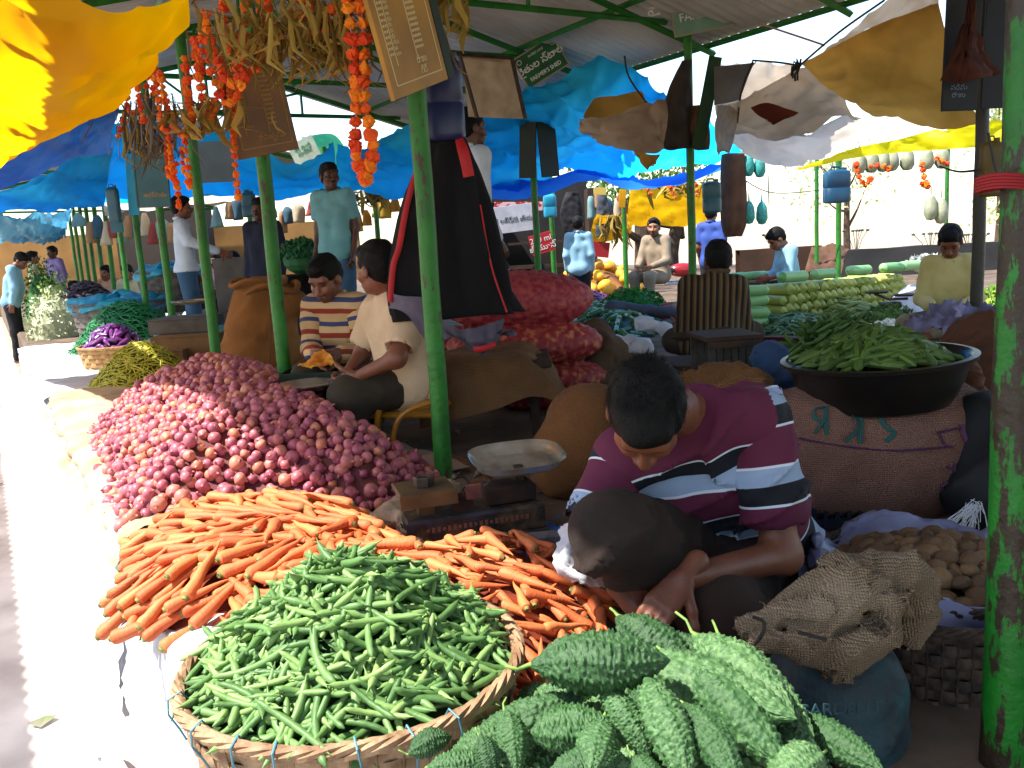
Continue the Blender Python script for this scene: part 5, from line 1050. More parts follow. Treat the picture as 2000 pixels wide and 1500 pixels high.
# ================================================================ tarpaulins and canvases
def tarpmat(name, c, c2, tr=.55, sc=1.5, bump=.2, rough=.5, **k): return mat(name, c, c2, sc, rough, bump, 9, trans=tr, **k)
YT = tarpmat('yellow_tarpaulin', 'ffc400', 'ffb000', .88, stretch=(1, 1, 1)); BT = tarpmat('blue_tarpaulin', '38ccff', '22a8ff', .92, .8, c3='18a8f8'); BTD = tarpmat('dark_blue_tarpaulin', '2a78dc', '205cc0', .65)
TANC = tarpmat('tan_canvas', 'c8a888', 'a08468', .65, 2, rough=.9); OCC = tarpmat('ochre_canvas', 'c48e40', 'a0702c', .75, 2.5, rough=.9); GRC2 = tarpmat('pale_canvas', 'e0d2c4', 'c0b0a0', .75, 2, rough=.9); YS = tarpmat('yellow_sheet', 'e8b414', 'd09c0c', .45)
def tarp(name, rows, m, label, nu=30, nv=20, wr=.03, ws=1.6, seed=0, world=False, group='tarpaulins and canvases strung up for shade', cat='tarpaulin', folds=0):
    return tag(patch(name, rows if world else P3(rows), m, nu, nv, wr, ws, seed=seed, folds=folds), label, cat, group)
E_ = [at(420, -60, 2.5), at(368, 0, 2.75), at(335, 95, 3.1), at(268, 165, 3.6), at(190, 208, 4.2), at(100, 258, 4.9), at(0, 318, 6.0), at(-80, 350, 7.0)]
rows = [[p-LV*a+Vector((0, 0, -.22*math.sin(b*math.pi)+c)) for p in E_] for a, b, c in ((0, 0, 0), (.12, .2, 0), (.32, .45, .0), (.6, .8, .05), (.78, 1, .12))]
for i, r_ in enumerate(rows):
    for j, p in enumerate(r_):
        if i > 0: p.z += .10*i/4
tarp('tarpaulin', rows, YT, 'bright yellow-orange tarpaulin sagging overhead at the top left', 50, 40, .03, 2, world=True)
ropes = MB()
tarp('tarpaulin', [[(235, 185, 6.6), (150, 228, 7.0), (80, 262, 7.6), (-40, 320, 8.5)], [(228, 230, 7.2), (165, 262, 7.6), (90, 300, 8.0), (-40, 345, 8.8)], [(215, 300, 7.6), (160, 305, 8.0), (100, 330, 8.4), (-40, 390, 9.0)]], BTD, 'dark and pale blue tarpaulin just under the yellow one at the left', wr=.04)
tarp('tarpaulin', [[(222, 285, 8.2), (160, 300, 8.4), (90, 330, 8.8), (-40, 385, 9.4)], [(212, 340, 8.8), (150, 355, 9.0), (80, 375, 9.4), (-40, 405, 9.8)], [(205, 398, 9.6), (140, 402, 9.8), (60, 408, 10), (-40, 418, 10.4)]], BT, 'bright sky-blue tarpaulin low at the left above the lane', wr=.04, seed=3)
tarp('tarpaulin', [[(140, 415, 11), (90, 415, 11.5), (40, 420, 12), (-30, 420, 12.5)], [(130, 440, 12), (90, 455, 12.5), (40, 455, 13), (-30, 450, 13.5)], [(120, 462, 13), (85, 475, 13.5), (45, 470, 14), (-30, 478, 14.5)]], tarpmat('pale_blue_sheet', '5aa8c8', '3a86b0', .5), 'ragged pale blue-grey sheet farthest down the lane at the left', wr=.07, ws=3, seed=5)
tarp('tarpaulin', [[(205, 262, 10), (330, 238, 10), (450, 250, 10.2), (570, 330, 10.4), (660, 292, 10.6)], [(205, 330, 10.6), (330, 318, 10.8), (450, 325, 11), (570, 358, 11.1), (650, 340, 11.2)], [(200, 405, 11.2), (330, 400, 11.3), (450, 385, 11.5), (560, 392, 11.7), (650, 372, 11.9)]], BT, 'blue tarpaulin behind the two brown price boards', 44, 20, .06, seed=7)
tarp('tarpaulin', [[(200, 398, 12.2), (330, 395, 12.2), (440, 380, 12.4), (560, 362, 12.5), (690, 352, 12.6)], [(205, 425, 12.6), (330, 412, 12.6), (450, 400, 12.8), (580, 398, 12.9), (700, 395, 13)]], GRC2, 'pinkish white edge of canvas below the blue tarpaulin at the left', 40, 8, .05, seed=8)
tarp('tarpaulin', [[(655, 282, 10.6), (700, 300, 10.2), (760, 265, 9.6), (840, 235, 9.2), (930, 232, 9)], [(655, 330, 11), (700, 335, 10.8), (770, 320, 10.4), (850, 300, 10), (940, 290, 9.8)], [(650, 372, 11.6), (705, 382, 11.4), (770, 392, 11.2), (860, 385, 11), (960, 372, 10.6)]], BT, 'deep blue tarpaulin between the smiling man and the hanging jacket', 36, 20, .05, seed=9)
tarp('tarpaulin', [[(905, 238, 8.8), (1030, 182, 8.6), (1110, 150, 8.4), (1190, 130, 8.4), (1262, 172, 8.4), (1330, 200, 8.6)], [(915, 280, 9.4), (1030, 240, 9.2), (1120, 220, 9), (1200, 215, 9), (1290, 230, 9), (1400, 265, 9.2)], [(930, 320, 10), (1030, 310, 10), (1130, 290, 9.9), (1230, 300, 9.8), (1330, 300, 9.8), (1450, 305, 9.8)], [(950, 378, 10.8), (1030, 372, 10.8), (1110, 340, 10.6), (1220, 352, 10.4), (1330, 335, 10.4), (1445, 318, 10.2)]], BT, 'large glowing cyan-blue tarpaulin in the centre under the roof edge', 70, 40, .07, 1.3, seed=11)
tarp('tarpaulin', [[(935, 368, 10.9), (985, 345, 10.7), (1060, 352, 10.6), (1130, 335, 10.5), (1240, 350, 10.3), (1340, 338, 10.2), (1450, 318, 10)], [(960, 392, 11), (1010, 395, 10.9), (1060, 385, 10.8), (1140, 358, 10.7), (1240, 374, 10.6), (1335, 358, 10.5), (1450, 325, 10.3)]], BTD, 'darker blue hem hanging along the bottom of the central blue tarpaulin', 50, 8, .04, seed=12)
tarp('canvas', [[(1160, 192, 7.2), (1250, 178, 7.3), (1262, 190, 7.4)], [(1140, 225, 7.1), (1220, 215, 7.2), (1290, 215, 7.3)], [(1150, 232, 7.1), (1230, 228, 7.2), (1295, 222, 7.3)]], OCC, 'small orange-tan canvas flap in front of the blue tarpaulin', 20, 10, .03, cat='canvas')
tarp('canvas', [[(1130, 232, 7.0), (1200, 222, 6.9), (1265, 205, 6.8), (1300, 192, 6.8)], [(1132, 258, 7.0), (1200, 255, 6.8), (1270, 245, 6.7), (1305, 230, 6.7)], [(1155, 275, 7.0), (1215, 290, 6.8), (1275, 300, 6.7), (1300, 290, 6.7)]], TANC, 'grey-tan canvas tied up in a point left of the hanging shirts', 30, 18, .05, 3, seed=14, cat='canvas')
tarp('canvas', [[(1230, 288, 6.8), (1262, 300, 6.7), (1290, 302, 6.7)], [(1240, 310, 6.8), (1262, 318, 6.75), (1285, 310, 6.7)], [(1262, 330, 6.8), (1268, 330, 6.8), (1275, 322, 6.7)]], OCC, 'short tan rag hanging under the tied grey-tan canvas', 12, 10, .03, 6, cat='canvas')
tarp('canvas', [[(1395, 130, 7.4), (1470, 122, 7.4), (1475, 120, 7.4)], [(1395, 160, 7.4), (1440, 155, 7.4), (1462, 150, 7.4)], [(1395, 205, 7.4), (1425, 200, 7.4), (1445, 195, 7.4)]], mat('grey_canvas', '6a625c', '544c46', 3, .9, trans=.3), 'dark grey canvas corner just right of the hanging clothes', 16, 14, .03, cat='canvas')
tarp('canvas', [[(1395, 125, 8.4), (1480, 118, 8.4), (1560, 120, 8.4), (1610, 100, 8.3)], [(1395, 175, 8.3), (1470, 175, 8.2), (1530, 150, 8), (1570, 130, 7.9)], [(1395, 215, 8.2), (1440, 212, 8.1), (1500, 180, 8), (1560, 140, 7.8)]], GRC2, 'pale grey canvas behind, stretched to the central knot at the right', 26, 16, .06, 2, seed=15, cat='canvas')
tarp('canvas', [[(1395, 215, 7.5), (1450, 200, 7.3), (1520, 160, 7.1), (1562, 135, 7.0), (1585, 140, 6.9)], [(1405, 245, 7.6), (1460, 240, 7.4), (1530, 205, 7.2), (1600, 190, 7), (1645, 200, 6.9)], [(1440, 270, 7.8), (1510, 275, 7.6), (1580, 262, 7.4), (1640, 232, 7.2), (1672, 238, 7)]], TANC, 'brownish patched canvas fanning down from the central knot', 34, 22, .045, 2.2, seed=16, cat='canvas')
tarp('canvas', [[(1405, 240, 8), (1450, 262, 7.9), (1510, 275, 7.8), (1580, 262, 7.6), (1650, 232, 7.4), (1850, 240, 7.4)], [(1420, 275, 8.2), (1470, 295, 8.1), (1530, 295, 8), (1600, 282, 7.8), (1700, 262, 7.6), (1850, 255, 7.6)], [(1450, 310, 8.4), (1500, 335, 8.3), (1550, 334, 8.2), (1580, 320, 8), (1700, 285, 7.8), (1850, 262, 7.8)]], GRC2, 'pinkish beige canvas sagging low under the patched one', 44, 18, .05, 1.8, seed=17, cat='canvas')
tarp('canvas', [[(1466, 212, 7.25), (1500, 205, 7.2), (1560, 222, 7.15)], [(1480, 228, 7.3), (1510, 225, 7.25), (1545, 232, 7.2)], [(1505, 245, 7.35), (1512, 247, 7.35), (1535, 236, 7.3)]], mat('red_brown_patch', '6a2c1e', '5a2418', 6, .9, trans=.3), 'dark red-brown patch sewn on the fanning canvas', 12, 8, .02, cat='patch')
tarp('canvas', [[(1562, 128, 6.6), (1640, 88, 6.2), (1720, 50, 5.9), (1830, 12, 5.6)], [(1600, 165, 6.6), (1680, 135, 6.2), (1760, 110, 6), (1850, 100, 5.8)], [(1650, 200, 6.6), (1720, 190, 6.4), (1790, 185, 6.2), (1870, 170, 6)], [(1700, 228, 6.7), (1780, 238, 6.6), (1850, 248, 6.5), (1925, 245, 6.4)]], OCC, 'big ochre-brown canvas stretched from the central knot to the chalk boards', 44, 32, .03, 1.3, seed=18, cat='canvas')
tarp('canvas', [[(1612, 100, 7), (1700, 20, 6.6), (1760, -20, 6.3), (1840, -30, 6)], [(1600, 115, 6.9), (1690, 62, 6.5), (1760, 35, 6.2), (1832, 5, 5.9)]], GRC2, 'pale pinkish canvas above the big ochre-brown one', 26, 10, .04, 2, seed=19, cat='canvas')
tarp('tarpaulin', [[(1555, 330, 8.8), (1660, 292, 8.4), (1760, 270, 8.2), (1870, 240, 8), (1985, 235, 7.8)], [(1556, 334, 8.8), (1660, 310, 8.4), (1760, 297, 8.2), (1870, 290, 8), (1985, 282, 7.8)]], tarpmat('lemon_tarpaulin', 'e8dc14', 'd8c80c', .6), 'lemon yellow tarpaulin strip sloping down under the canvases at the right', 44, 10, .05, 2, seed=20)
tarp('tarpaulin', [[(1232, 368, 13), (1300, 364, 13), (1385, 360, 13)], [(1228, 400, 13.2), (1300, 402, 13.2), (1385, 400, 13.2)], [(1226, 444, 13.5), (1300, 444, 13.5), (1385, 442, 13.5)]], YS, 'dull yellow sheet hung as a back wall behind the bearded man', 26, 14, .06, 2, seed=21)
tarp('tarpaulin', [[(1165, 420, 13.8), (1200, 418, 13.8), (1235, 415, 13.8)], [(1155, 450, 14), (1195, 452, 14), (1235, 448, 14)], [(1150, 475, 14), (1190, 470, 14), (1232, 450, 14)]], YS, 'lower torn corner of yellow sheet left of the back wall sheet', 14, 12, .05, 3, seed=22)
tarp('canvas', [[(905, 105, 5.2), (960, 112, 5.3), (1000, 116, 5.4)], [(908, 160, 5.2), (965, 168, 5.3), (1010, 170, 5.4)], [(915, 228, 5.2), (970, 230, 5.3), (1025, 232, 5.4)]], CREAMC, 'stained brownish white board with dark battens hanging behind the blue can', 10, 10, .005, cat='board')
s = MB(); s.tube([at(897, 105, 5.15), at(932, 230, 5.15)], .012, 4); s.tube([at(1000, 115, 5.3), at(1026, 232, 5.3)], .012, 4); s.tube([at(860, 102, 5.1), at(1002, 114, 5.3)], .010, 4); ob(s, 'batten', WOODD, 'dark wooden battens framing the stained white board', 'frame')
# ropes and wires
RP = mat('rope', '2c2a26', rough=.9); RPR = mat('pink_rope', 'b08078', rough=.9)
for i, (pts, m, l) in enumerate((([(1480, 45, 7), (1600, 85, 6.9), (1605, 88, 6.9)], RPR, 'pink cord from the rafter down to the canvases'), ([(1562, 128, 6.6), (1640, 62, 6.4), (1728, 0, 6.2)], RP, 'dark cord running up from the central knot'), ([(1470, 118, 7.4), (1520, 122, 7.0), (1560, 128, 6.7)], RP, 'dark cord from the grey canvas corner to the knot'), ([(1470, 120, 7.4), (1448, 180, 7.4), (1440, 240, 7.4)], RP, 'thin cord hanging from the grey canvas corner'), ([(1220, 110, 7.4), (1228, 150, 7.2), (1262, 200, 6.9)], RP, 'dark cord tying up the grey-tan canvas point'), ([(1425, 330, 12), (1500, 375, 12), (1600, 372, 12)], RP, 'thin wire across the bright opening at the right'), ([(1500, 340, 12), (1502, 400, 12)], RP, 'thin vertical cord beside the teal gourds'))):
    s = MB(); s.tube(catmull([at(*p) for p in pts], 12), .008, 5); ob(s, 'cord', m, l, 'cord')
s = MB(); kn = at(1562, 130, 6.58)
for i in range(9): d = Vector((random.gauss(0, 1), random.gauss(0, 1), random.gauss(0, 1))).normalized(); s.tube([kn, kn+d*.06, kn+d*.06+Vector((0, 0, -.05))], .008, 4)
ob(s, 'knot', RP, 'dark knotted cord where the canvases meet at the right', 'knot')
# ================================================================ price boards and signs
def board(name, c4, Y4, m, label, th=.02, lines=None, frame_=None, writing=None):
    """board whose front corners are TL,TR,BR,BL (pixels with depths)"""
    A = [at(c4[i][0], c4[i][1], Y4[i]) for i in range(4)]; x = (A[1]-A[0]+A[2]-A[3]); x.normalize(); y = (A[0]-A[3]); w = ((A[1]-A[0]).length+(A[2]-A[3]).length)/2; y = (y-x*x.dot(y)); h = y.length; y.normalize(); n = x.cross(y); c = (A[0]+A[1]+A[2]+A[3])/4
    M4 = Matrix.Translation(c)@Matrix((x, y, n)).transposed().to_4x4(); s = MB(); s.box((0, 0, -th/2), (w, h, th), None, .002); o = s.build(name, m, None, False); o.matrix_basis = M4; tag(o, label, 'board' if 'board' in name else 'sign')
    if frame_:
        s = MB(); t = .012
        for a, b in (((0, h/2-t/2, .002), (w, t, .008)), ((0, -h/2+t/2, .002), (w, t, .008)), ((-w/2+t/2, 0, .002), (t, h-2*t, .008)), ((w/2-t/2, 0, .002), (t, h-2*t, .008))): s.box(a, b)
        link('frame', s.me(), frame_, o, False).matrix_parent_inverse.identity()
    return o, w, h, M4
def onboard(o, me_obj): me_obj.parent = o; me_obj.matrix_parent_inverse.identity(); return me_obj
BRB = mat('brown_board_paint', 'a87a24', '8a601c', 4, .5, .1, 20); BRB2 = mat('dark_brown_board_paint', '80541a', '664214', 4, .5, .1, 20); CHALK = mat('cream_lettering', 'cbb98c', rough=.8); CHK2 = mat('ochre_lettering', 'a8864a', rough=.8); SIGNG = mat('sign_green', '0e5c2e', '0a4c26', 6, .5); WHL = mat('white_lettering', 'd8d8d0', rough=.7); GRB = mat('dark_green_board', '10241c', '0c1a14', 5, .6); BLKB = mat('black_chalk_board', '0e1014', '14161c', 5, .6); TEALB = mat('grey_teal_board', '2c5c66', '24505a', 5, .6); GREYBD = mat('grey_board', '5c6c78', '50606c', 4, .6, .1, 20); WOODF = mat('pale_frame', '9a8870', rough=.7)
def ledger(o, w, h, rows_, cols, big=None, m=CHALK, fill=.55):
    s = MB(); x0, x1, y0, y1 = -w/2+.035, w/2-.03, -h/2+.04, h/2-.03
    for x in (x0, x1): s.box((x, (y0+y1)/2, .001), (.0035, y1-y0, .002))
    for y in (y0, y1): s.box(((x0+x1)/2, y, .001), (x1-x0, .0035, .002))
    for c_ in cols: s.box((x0+(x1-x0)*c_, (y0+y1)/2+.03, .001), (.003, y1-y0-.06, .002))
    onboard(o, link('ruled_lines', s.me(), m, None, False))
    words = ['టమాట', 'వంకాయ', 'బెండకాయ', 'మిర్చి', 'కాకర', 'బీర', 'క్యారెట్', 'బీన్స్', 'ఉల్లి', 'ఆలు', 'దొండ', 'గోరు', 'సొర', 'దోస', 'చిక్కుడు', 'కంద']
    dy = (y1-y0-.10)/rows_; T = Matrix.Translation
    t1 = textobj('\n'.join(words[i % 16] for i in range(rows_)), dy*.62, m, T((x0+(x1-x0)*(cols[0]+.02), (y1-.01+y0+.09)/2, .0015)), None, 'lettering', .0006, align='LEFT'); sc_ = (y1-y0-.10)/max(.01, (max(v.co.y for v in t1.data.vertices)-min(v.co.y for v in t1.data.vertices)))
    cy = (y1-.01+y0+.09)/2; t1.data.transform(T((0, cy, 0))@Matrix.Diagonal((1, sc_, 1, 1))@T((0, -cy, 0))); onboard(o, t1)
    s = MB()
    for i in range(rows_):
        y = y1-.01-dy*(i+.5)
        for k in range(2): s.box((x0+(x1-x0)*cols[0]*(.3+.4*k), y, .0015), ((x1-x0)*cols[0]*.22, dy*.45, .002))
        if len(cols) > 1:
            for k in range(5): s.box((x0+(x1-x0)*(cols[1]+.03+.035*k), y, .0015), (.006, dy*.5, .002))
    onboard(o, link('price_marks', s.me(), m, None, False)); o.children[-1]['kind'] = 'stuff'
    if big: t2 = textobj(big, .036, m, T((x0+(x1-x0)*.62, y0+.04, .0015)), None, 'handwriting', .0008); onboard(o, t2)
o, w, h, M4 = board('price_board', [(712, -110), (838, -135), (846, 172), (751, 205)], [2.98, 3.30, 3.30, 2.98], BRB, 'ochre brown price board with Telugu list at the top of the pole by the jacket'); ledger(o, w, h, 17, [.12, .55], 'రాజు\nగిరి')
s = MB(); s.box((w/2+.03, 0, -.06), (.05, h, .12)); onboard(o, link('back_plate', s.me(), GRB, None, False))
o, w, h, M4 = board('price_board', [(428, 95), (551, 75), (570, 303), (450, 316)], [4.1, 4.36, 4.36, 4.1], BRB2, 'dark brown price board with cream Telugu list half covered by marigold garlands'); ledger(o, w, h, 15, [.14, .60], 'రామకృష్ణ', CHK2)
o, w, h, M4 = board('name_sign', [(1001, 117), (1080, 70), (1113, 122), (1032, 176)], [8.9, 8.9, 8.9, 8.9], SIGNG, 'tilted green and white FARMER\'S sign at the top of a pole in the middle', .02, frame_=WOODF)
T = Matrix.Translation
onboard(o, textobj('రైతుల స్టాల్', h*.30, WHL, T((0, h*.04, .003)), None, 'lettering', .0015, .001)); onboard(o, textobj("FARMER'S SHED", h*.17, WHL, T((0, -h*.30, .003)), None, 'lettering', .0015, .001, sx=w*.9/(h*.17*8.6))); onboard(o, textobj('మార్కెట్ కమిటీ', h*.09, WHL, T((0, h*.33, .003)), None, 'lettering', .001))
for k in (-1, 1): s = MB(); s.lathe([(h*.06, .001), (h*.075, .003), (h*.075, 0)], 16, T((k*w*.40, h*.32, .0015))); onboard(o, link('emblem', s.me(), WHL, None, False))
o, w, h, M4 = board('name_sign', [(1298, -70), (1420, -85), (1432, 40), (1316, 74)], [7.7, 7.7, 7.7, 7.7], mat('pale_green_sign', '6f9a84', '5f8a74', 5, .5), 'faded pale green sign with white letters cut by the top edge of the picture', .02, frame_=WOODF)
onboard(o, textobj('రైతుల స్టాల్', h*.30, WHL, T((0, .02, .003)), None, 'lettering', .0015, .001)); onboard(o, textobj("FARMER'S", h*.16, WHL, T((0, -h*.26, .003)), None, 'lettering', .0015, .001))
board('board', [(1010, 222), (1042, 220), (1050, 348), (1018, 348)], [9.4, 9.3, 9.3, 9.4], GRB, 'dark green board on the left side of the FARMER\'S sign pole'); board('board', [(1050, 218), (1085, 215), (1090, 345), (1056, 347)], [9.3, 9.4, 9.4, 9.3], GRB, 'dark green board on the right side of the FARMER\'S sign pole')
o, w, h, M4 = board('board', [(1848, -60), (1918, -60), (1912, 213), (1845, 217)], [5.6, 5.6, 5.6, 5.6], BLKB, 'black chalk board left of the dark brown pole at the upper right'); onboard(o, textobj('వర్మ\nరాజు', .045, mat('chalk', '6f7f90', rough=.9), T((-.01, -h*.36, .002)), None, 'handwriting', .0008))
board('board', [(1925, -60), (1985, -60), (1978, 208), (1922, 212)], [5.7, 5.7, 5.7, 5.7], BLKB, 'black chalk board right of the dark brown pole at the upper right')
s = MB(); rows = [[at(1893, -10, 5.45), at(1900, -10, 5.45), at(1906, -10, 5.46)], [at(1868, 70, 5.42), at(1898, 75, 5.36), at(1925, 70, 5.45)], [at(1832, 152, 5.4), at(1890, 156, 5.3), at(1955, 145, 5.42)]]; tag(patch('brown_cloth', rows, mat('hanging_brown_cloth', '4a2214', '3a1a10', 6, .9), 20, 16, .03, 6, folds=.012), 'brown triangular cloth hanging in front of the black chalk boards', 'cloth')
o, w, h, M4 = board('board', [(252, 285), (322, 285), (334, 402), (272, 406)], [7.6, 7.6, 7.6, 7.6], TEALB, 'grey-teal notice board with faint writing at the left', frame_=TEALB); onboard(o, textobj('అమ్మకం', .05, CHK2, T((.02, -h*.3, .002)), None, 'lettering', .0008))
board('board', [(378, 278), (445, 276), (470, 352), (385, 358)], [8.6, 8.6, 8.6, 8.6], GREYBD, 'plain grey board hanging between the leaning pole and the dark price board')
board('board', [(710, 305), (752, 303), (760, 392), (712, 397)], [12.2, 12.2, 12.2, 12.2], GRB, 'small dark board above the smiling man\'s shoulder'); board('board', [(616, 335), (660, 335), (660, 410), (620, 412)], [12.6, 12.6, 12.6, 12.6], GRB, 'dark green board left of the smiling man\'s head')
board('board', [(208, 372), (232, 372), (238, 452), (215, 455)], [9.1, 9.1, 9.1, 9.1], TEALB, 'narrow faded teal board on a far left pole'); board('board', [(245, 300), (266, 300), (270, 420), (250, 420)], [9.1, 9.1, 9.1, 9.1], mat('bright_teal', '1e8aa8', rough=.6), 'narrow bright teal board left of the grey-teal one')
board('board', [(1210, 370), (1222, 370), (1222, 406), (1208, 405)], [12.3, 12.3, 12.3, 12.3], YS, 'small yellow card on the pole left of the yellow sheet')
board('board', [(1160, 366), (1184, 366), (1184, 382), (1160, 380)], [12.6, 12.6, 12.6, 12.6], mat('cream_card', 'c8a850', rough=.7), 'small cream card hanging above the man in light blue shirt')
# net gable and cloth banner behind the smiling man
NETG = tarpmat('green_net', '3aa078', '2c8a66', .5); tarp('shade_net', [[(588, 268, 14), (650, 262, 14), (680, 300, 14)], [(600, 320, 14), (650, 320, 14), (672, 330, 14)]], NETG, 'pale green shade net filling the far gable', 16, 8, .03, cat='net')
o, w, h, M4 = board('banner', [(562, 285), (612, 262), (625, 305), (580, 330)], [13, 13, 13, 13], mat('white_banner', 'b8c4b4', '98a898', 6, .8), 'crumpled white cloth banner with green and red writing in the far gable', .01); onboard(o, textobj('శ్రీ సాయి\nమార్కెట్', .07, mat('green_lettering', '3a8a5a', rough=.8), T((0, .03, .004)), None, 'lettering', .001))
# stall back with red and white banners
o, w, h, M4 = board('banner', [(965, 405), (1048, 402), (1050, 440), (967, 458)], [14.4, 14.4, 14.4, 14.4], mat('pale_banner', 'b0b0b8', '9a9aa4', 5, .8), 'white banner with black Telugu writing on the dark far stall', .01); onboard(o, textobj('శ్రీ లక్ష్మి జ్యూస్', .10, mat('black_lettering', '141418'), T((0, -.02, .004)), None, 'lettering', .001))
board('banner', [(965, 395), (1060, 390), (1060, 415), (966, 412)], [14.5, 14.5, 14.5, 14.5], mat('red_banner', '9a1820', 'c8a0a0', 9, .8, lo=.5, hi=.52), 'red patterned banner above the white Telugu one on the far stall', .01)
o, w, h, M4 = board('banner', [(1030, 463), (1078, 448), (1082, 490), (1042, 500)], [13.2, 13.2, 13.2, 13.2], mat('red_sign', 'a01420', rough=.6), 'red sign reading 200 ml behind the seated pair in white', .01); onboard(o, textobj('200 ml\nజ్యూస్', .12, WHL, T((0, 0, .004)), None, 'lettering', .001))
board('banner', [(1150, 470), (1190, 478), (1190, 500), (1150, 500)], [14, 14, 14, 14], mat('red_sign2', '8a1420', rough=.6), 'red cloth panel behind the melons', .01)
DKS = mat('dark_stall', '1c1a1a', '2a2624', 3, .9)
def stall():
    r = empty('market_stall', at(1030, 500, 15.5), 'dark cluttered far stall behind the red and white banners', 'stall'); s = MB(); a = at(955, 380, 15.2); b = at(1150, 380, 15.2); z1 = a.z
    s.box(((a.x+b.x)/2, 15.6, z1/2+.25), (b.x-a.x, .1, z1), None); ob(s, 'back_wall', DKS, parent=r, smooth=False); s = MB(); s.box(((a.x+b.x)/2, 15.2, .95), (b.x-a.x-.1, .5, .06)); s.box(((a.x+b.x)/2, 15.2, 1.35), (b.x-a.x-.1, .4, .04)); ob(s, 'shelf', WOODD, parent=r, smooth=False)
    s = MB(); s.box((a.x-.05, 15.3, z1/2), (.1, .8, z1)); ob(s, 'post', WOODD, parent=r, smooth=False); s = MB(); s.box((b.x, 15.3, z1/2), (.1, .8, z1)); ob(s, 'post', WOODD, parent=r, smooth=False)
stall()
# ================================================================ hanging things
def garland(name, strands, label, r=.02, dens=1.0, cols=None, parent=None, group='marigold garlands hanging from the roof frame'):
    root = None; s = MB(); t = MB()
    for st in strands:
        P_ = [at(*p) for p in st]; L = sum((P_[i+1]-P_[i]).length for i in range(len(P_)-1)); n = max(2, int(L/(r*1.55)*dens)); Q_ = catmull(P_, n); t.tube(Q_, .003, 4)
        for q in Q_:
            rr = r*random.uniform(.75, 1.15); M_ = rotm().to_3x3(); b = MB()
            b.ball((0, 0, 0), rr, 8, 6, (1, 1, .78), M_, jit=.22); s.add([v+q+Vector((random.gauss(0, r*.12), random.gauss(0, r*.12), 0)) for v in [Vector(x) for x in b.v]], b.f)
    o = s.build(name, MARI, None, False); o.data.transform(Matrix.Translation(-at(*strands[0][0]))); o.matrix_basis = Matrix.Translation(at(*strands[0][0])); tag(o, label, 'garland', group); ob(t, 'string', RPR, parent=o); return o
MARI = mat('marigold', 'e88a10', 'c8320c', 25, .8, .5, 90, rnd=.75, c3='e0560c')
garland('marigold_garland', [[(678, -5, 3.2), (690, 100, 3.2), (696, 200, 3.2), (694, 290, 3.2), (712, 352, 3.2)], [(704, -5, 3.22), (712, 100, 3.2), (712, 200, 3.2), (728, 290, 3.2), (714, 354, 3.2)]], 'thick double marigold garland hanging lowest in front of the blue tarpaulin', .026)
garland('marigold_garland', [[(400, 28, 3.6), (408, 70, 3.6), (425, 120, 3.6), (450, 160, 3.6), (475, 150, 3.6), (505, 120, 3.6), (515, 60, 3.6), (505, 0, 3.6)]], 'looped marigold garland draped across the top of the dark price board', .023)
garland('marigold_garland', [[(437, 0, 3.5), (440, 60, 3.5), (452, 110, 3.5), (470, 165, 3.5)], [(478, -5, 3.5), (476, 60, 3.5), (472, 110, 3.5), (478, 150, 3.5)]], 'pair of tight red-orange strands above the dark price board', .022)
garland('marigold_garland', [[(448, 170, 4.1), (455, 230, 4.1), (458, 300, 4.1), (466, 385, 4.1)]], 'single long marigold strand down the left edge of the dark price board', .019)
garland('marigold_garland', [[(380, 80, 3.9), (388, 130, 3.9), (395, 190, 3.9), (405, 228, 3.9), (420, 200, 3.9), (432, 150, 3.9)], [(360, 115, 3.9), (368, 190, 3.9), (375, 230, 3.9)]], 'hanging marigold loop left of the dark price board', .021)
garland('marigold_garland', [[(313, 145, 4.2), (322, 190, 4.2), (335, 235, 4.2), (360, 265, 4.2), (368, 230, 4.2), (362, 170, 4.2)], [(360, 265, 4.2), (366, 320, 4.2), (370, 365, 4.2)]], 'marigold loop with a tail below it near the top of the left poles', .019)
garland('marigold_garland', [[(328, 250, 4.4), (332, 290, 4.4), (336, 330, 4.4), (345, 360, 4.4), (350, 402, 4.4)], [(345, 320, 4.4), (338, 350, 4.4)]], 'short ragged marigold strand ending in a single bloom beside the grey board', .017)
garland('marigold_garland', [[(246, 180, 5), (250, 215, 5), (262, 220, 5), (280, 205, 5), (288, 150, 5)], [(232, 265, 5), (245, 225, 5)], [(300, 140, 5), (300, 185, 5)]], 'small marigold loop at the edge of the yellow tarpaulin', .02)
garland('marigold_garland', [[(560, 60, 3.4), (580, 40, 3.4), (600, 30, 3.4), (620, 55, 3.4)], [(590, 0, 3.4), (630, 20, 3.4), (660, 15, 3.4), (690, -10, 3.4)], [(520, 20, 3.4), (545, 70, 3.4), (565, 30, 3.4)]], 'tangled marigold strands among the dried stalks at the top', .022)
garland('marigold_garland', [[(1672, 322, 8), (1678, 345, 8), (1690, 362, 8), (1700, 350, 8)], [(1700, 325, 8), (1720, 322, 8), (1735, 330, 8)], [(1800, 322, 8), (1805, 345, 8), (1812, 365, 8), (1800, 358, 8)], [(1830, 310, 8), (1850, 320, 8)]], 'small marigold strands under the lemon yellow tarpaulin at the right', .028)
garland('marigold_garland', [[(1262, 362, 11.5), (1270, 378, 11.5)], [(1310, 366, 11.5), (1318, 385, 11.5)], [(1360, 362, 11.5), (1362, 380, 11.5)]], 'tiny marigold tufts along the top of the yellow back sheet', .03)
garland('marigold_garland', [[(268, 165, 4.6), (272, 200, 4.6), (280, 235, 4.6)], [(300, 120, 4.4), (306, 160, 4.4), (312, 215, 4.4), (318, 250, 4.4)]], 'two short strands close to the edge of the yellow tarpaulin', .018)
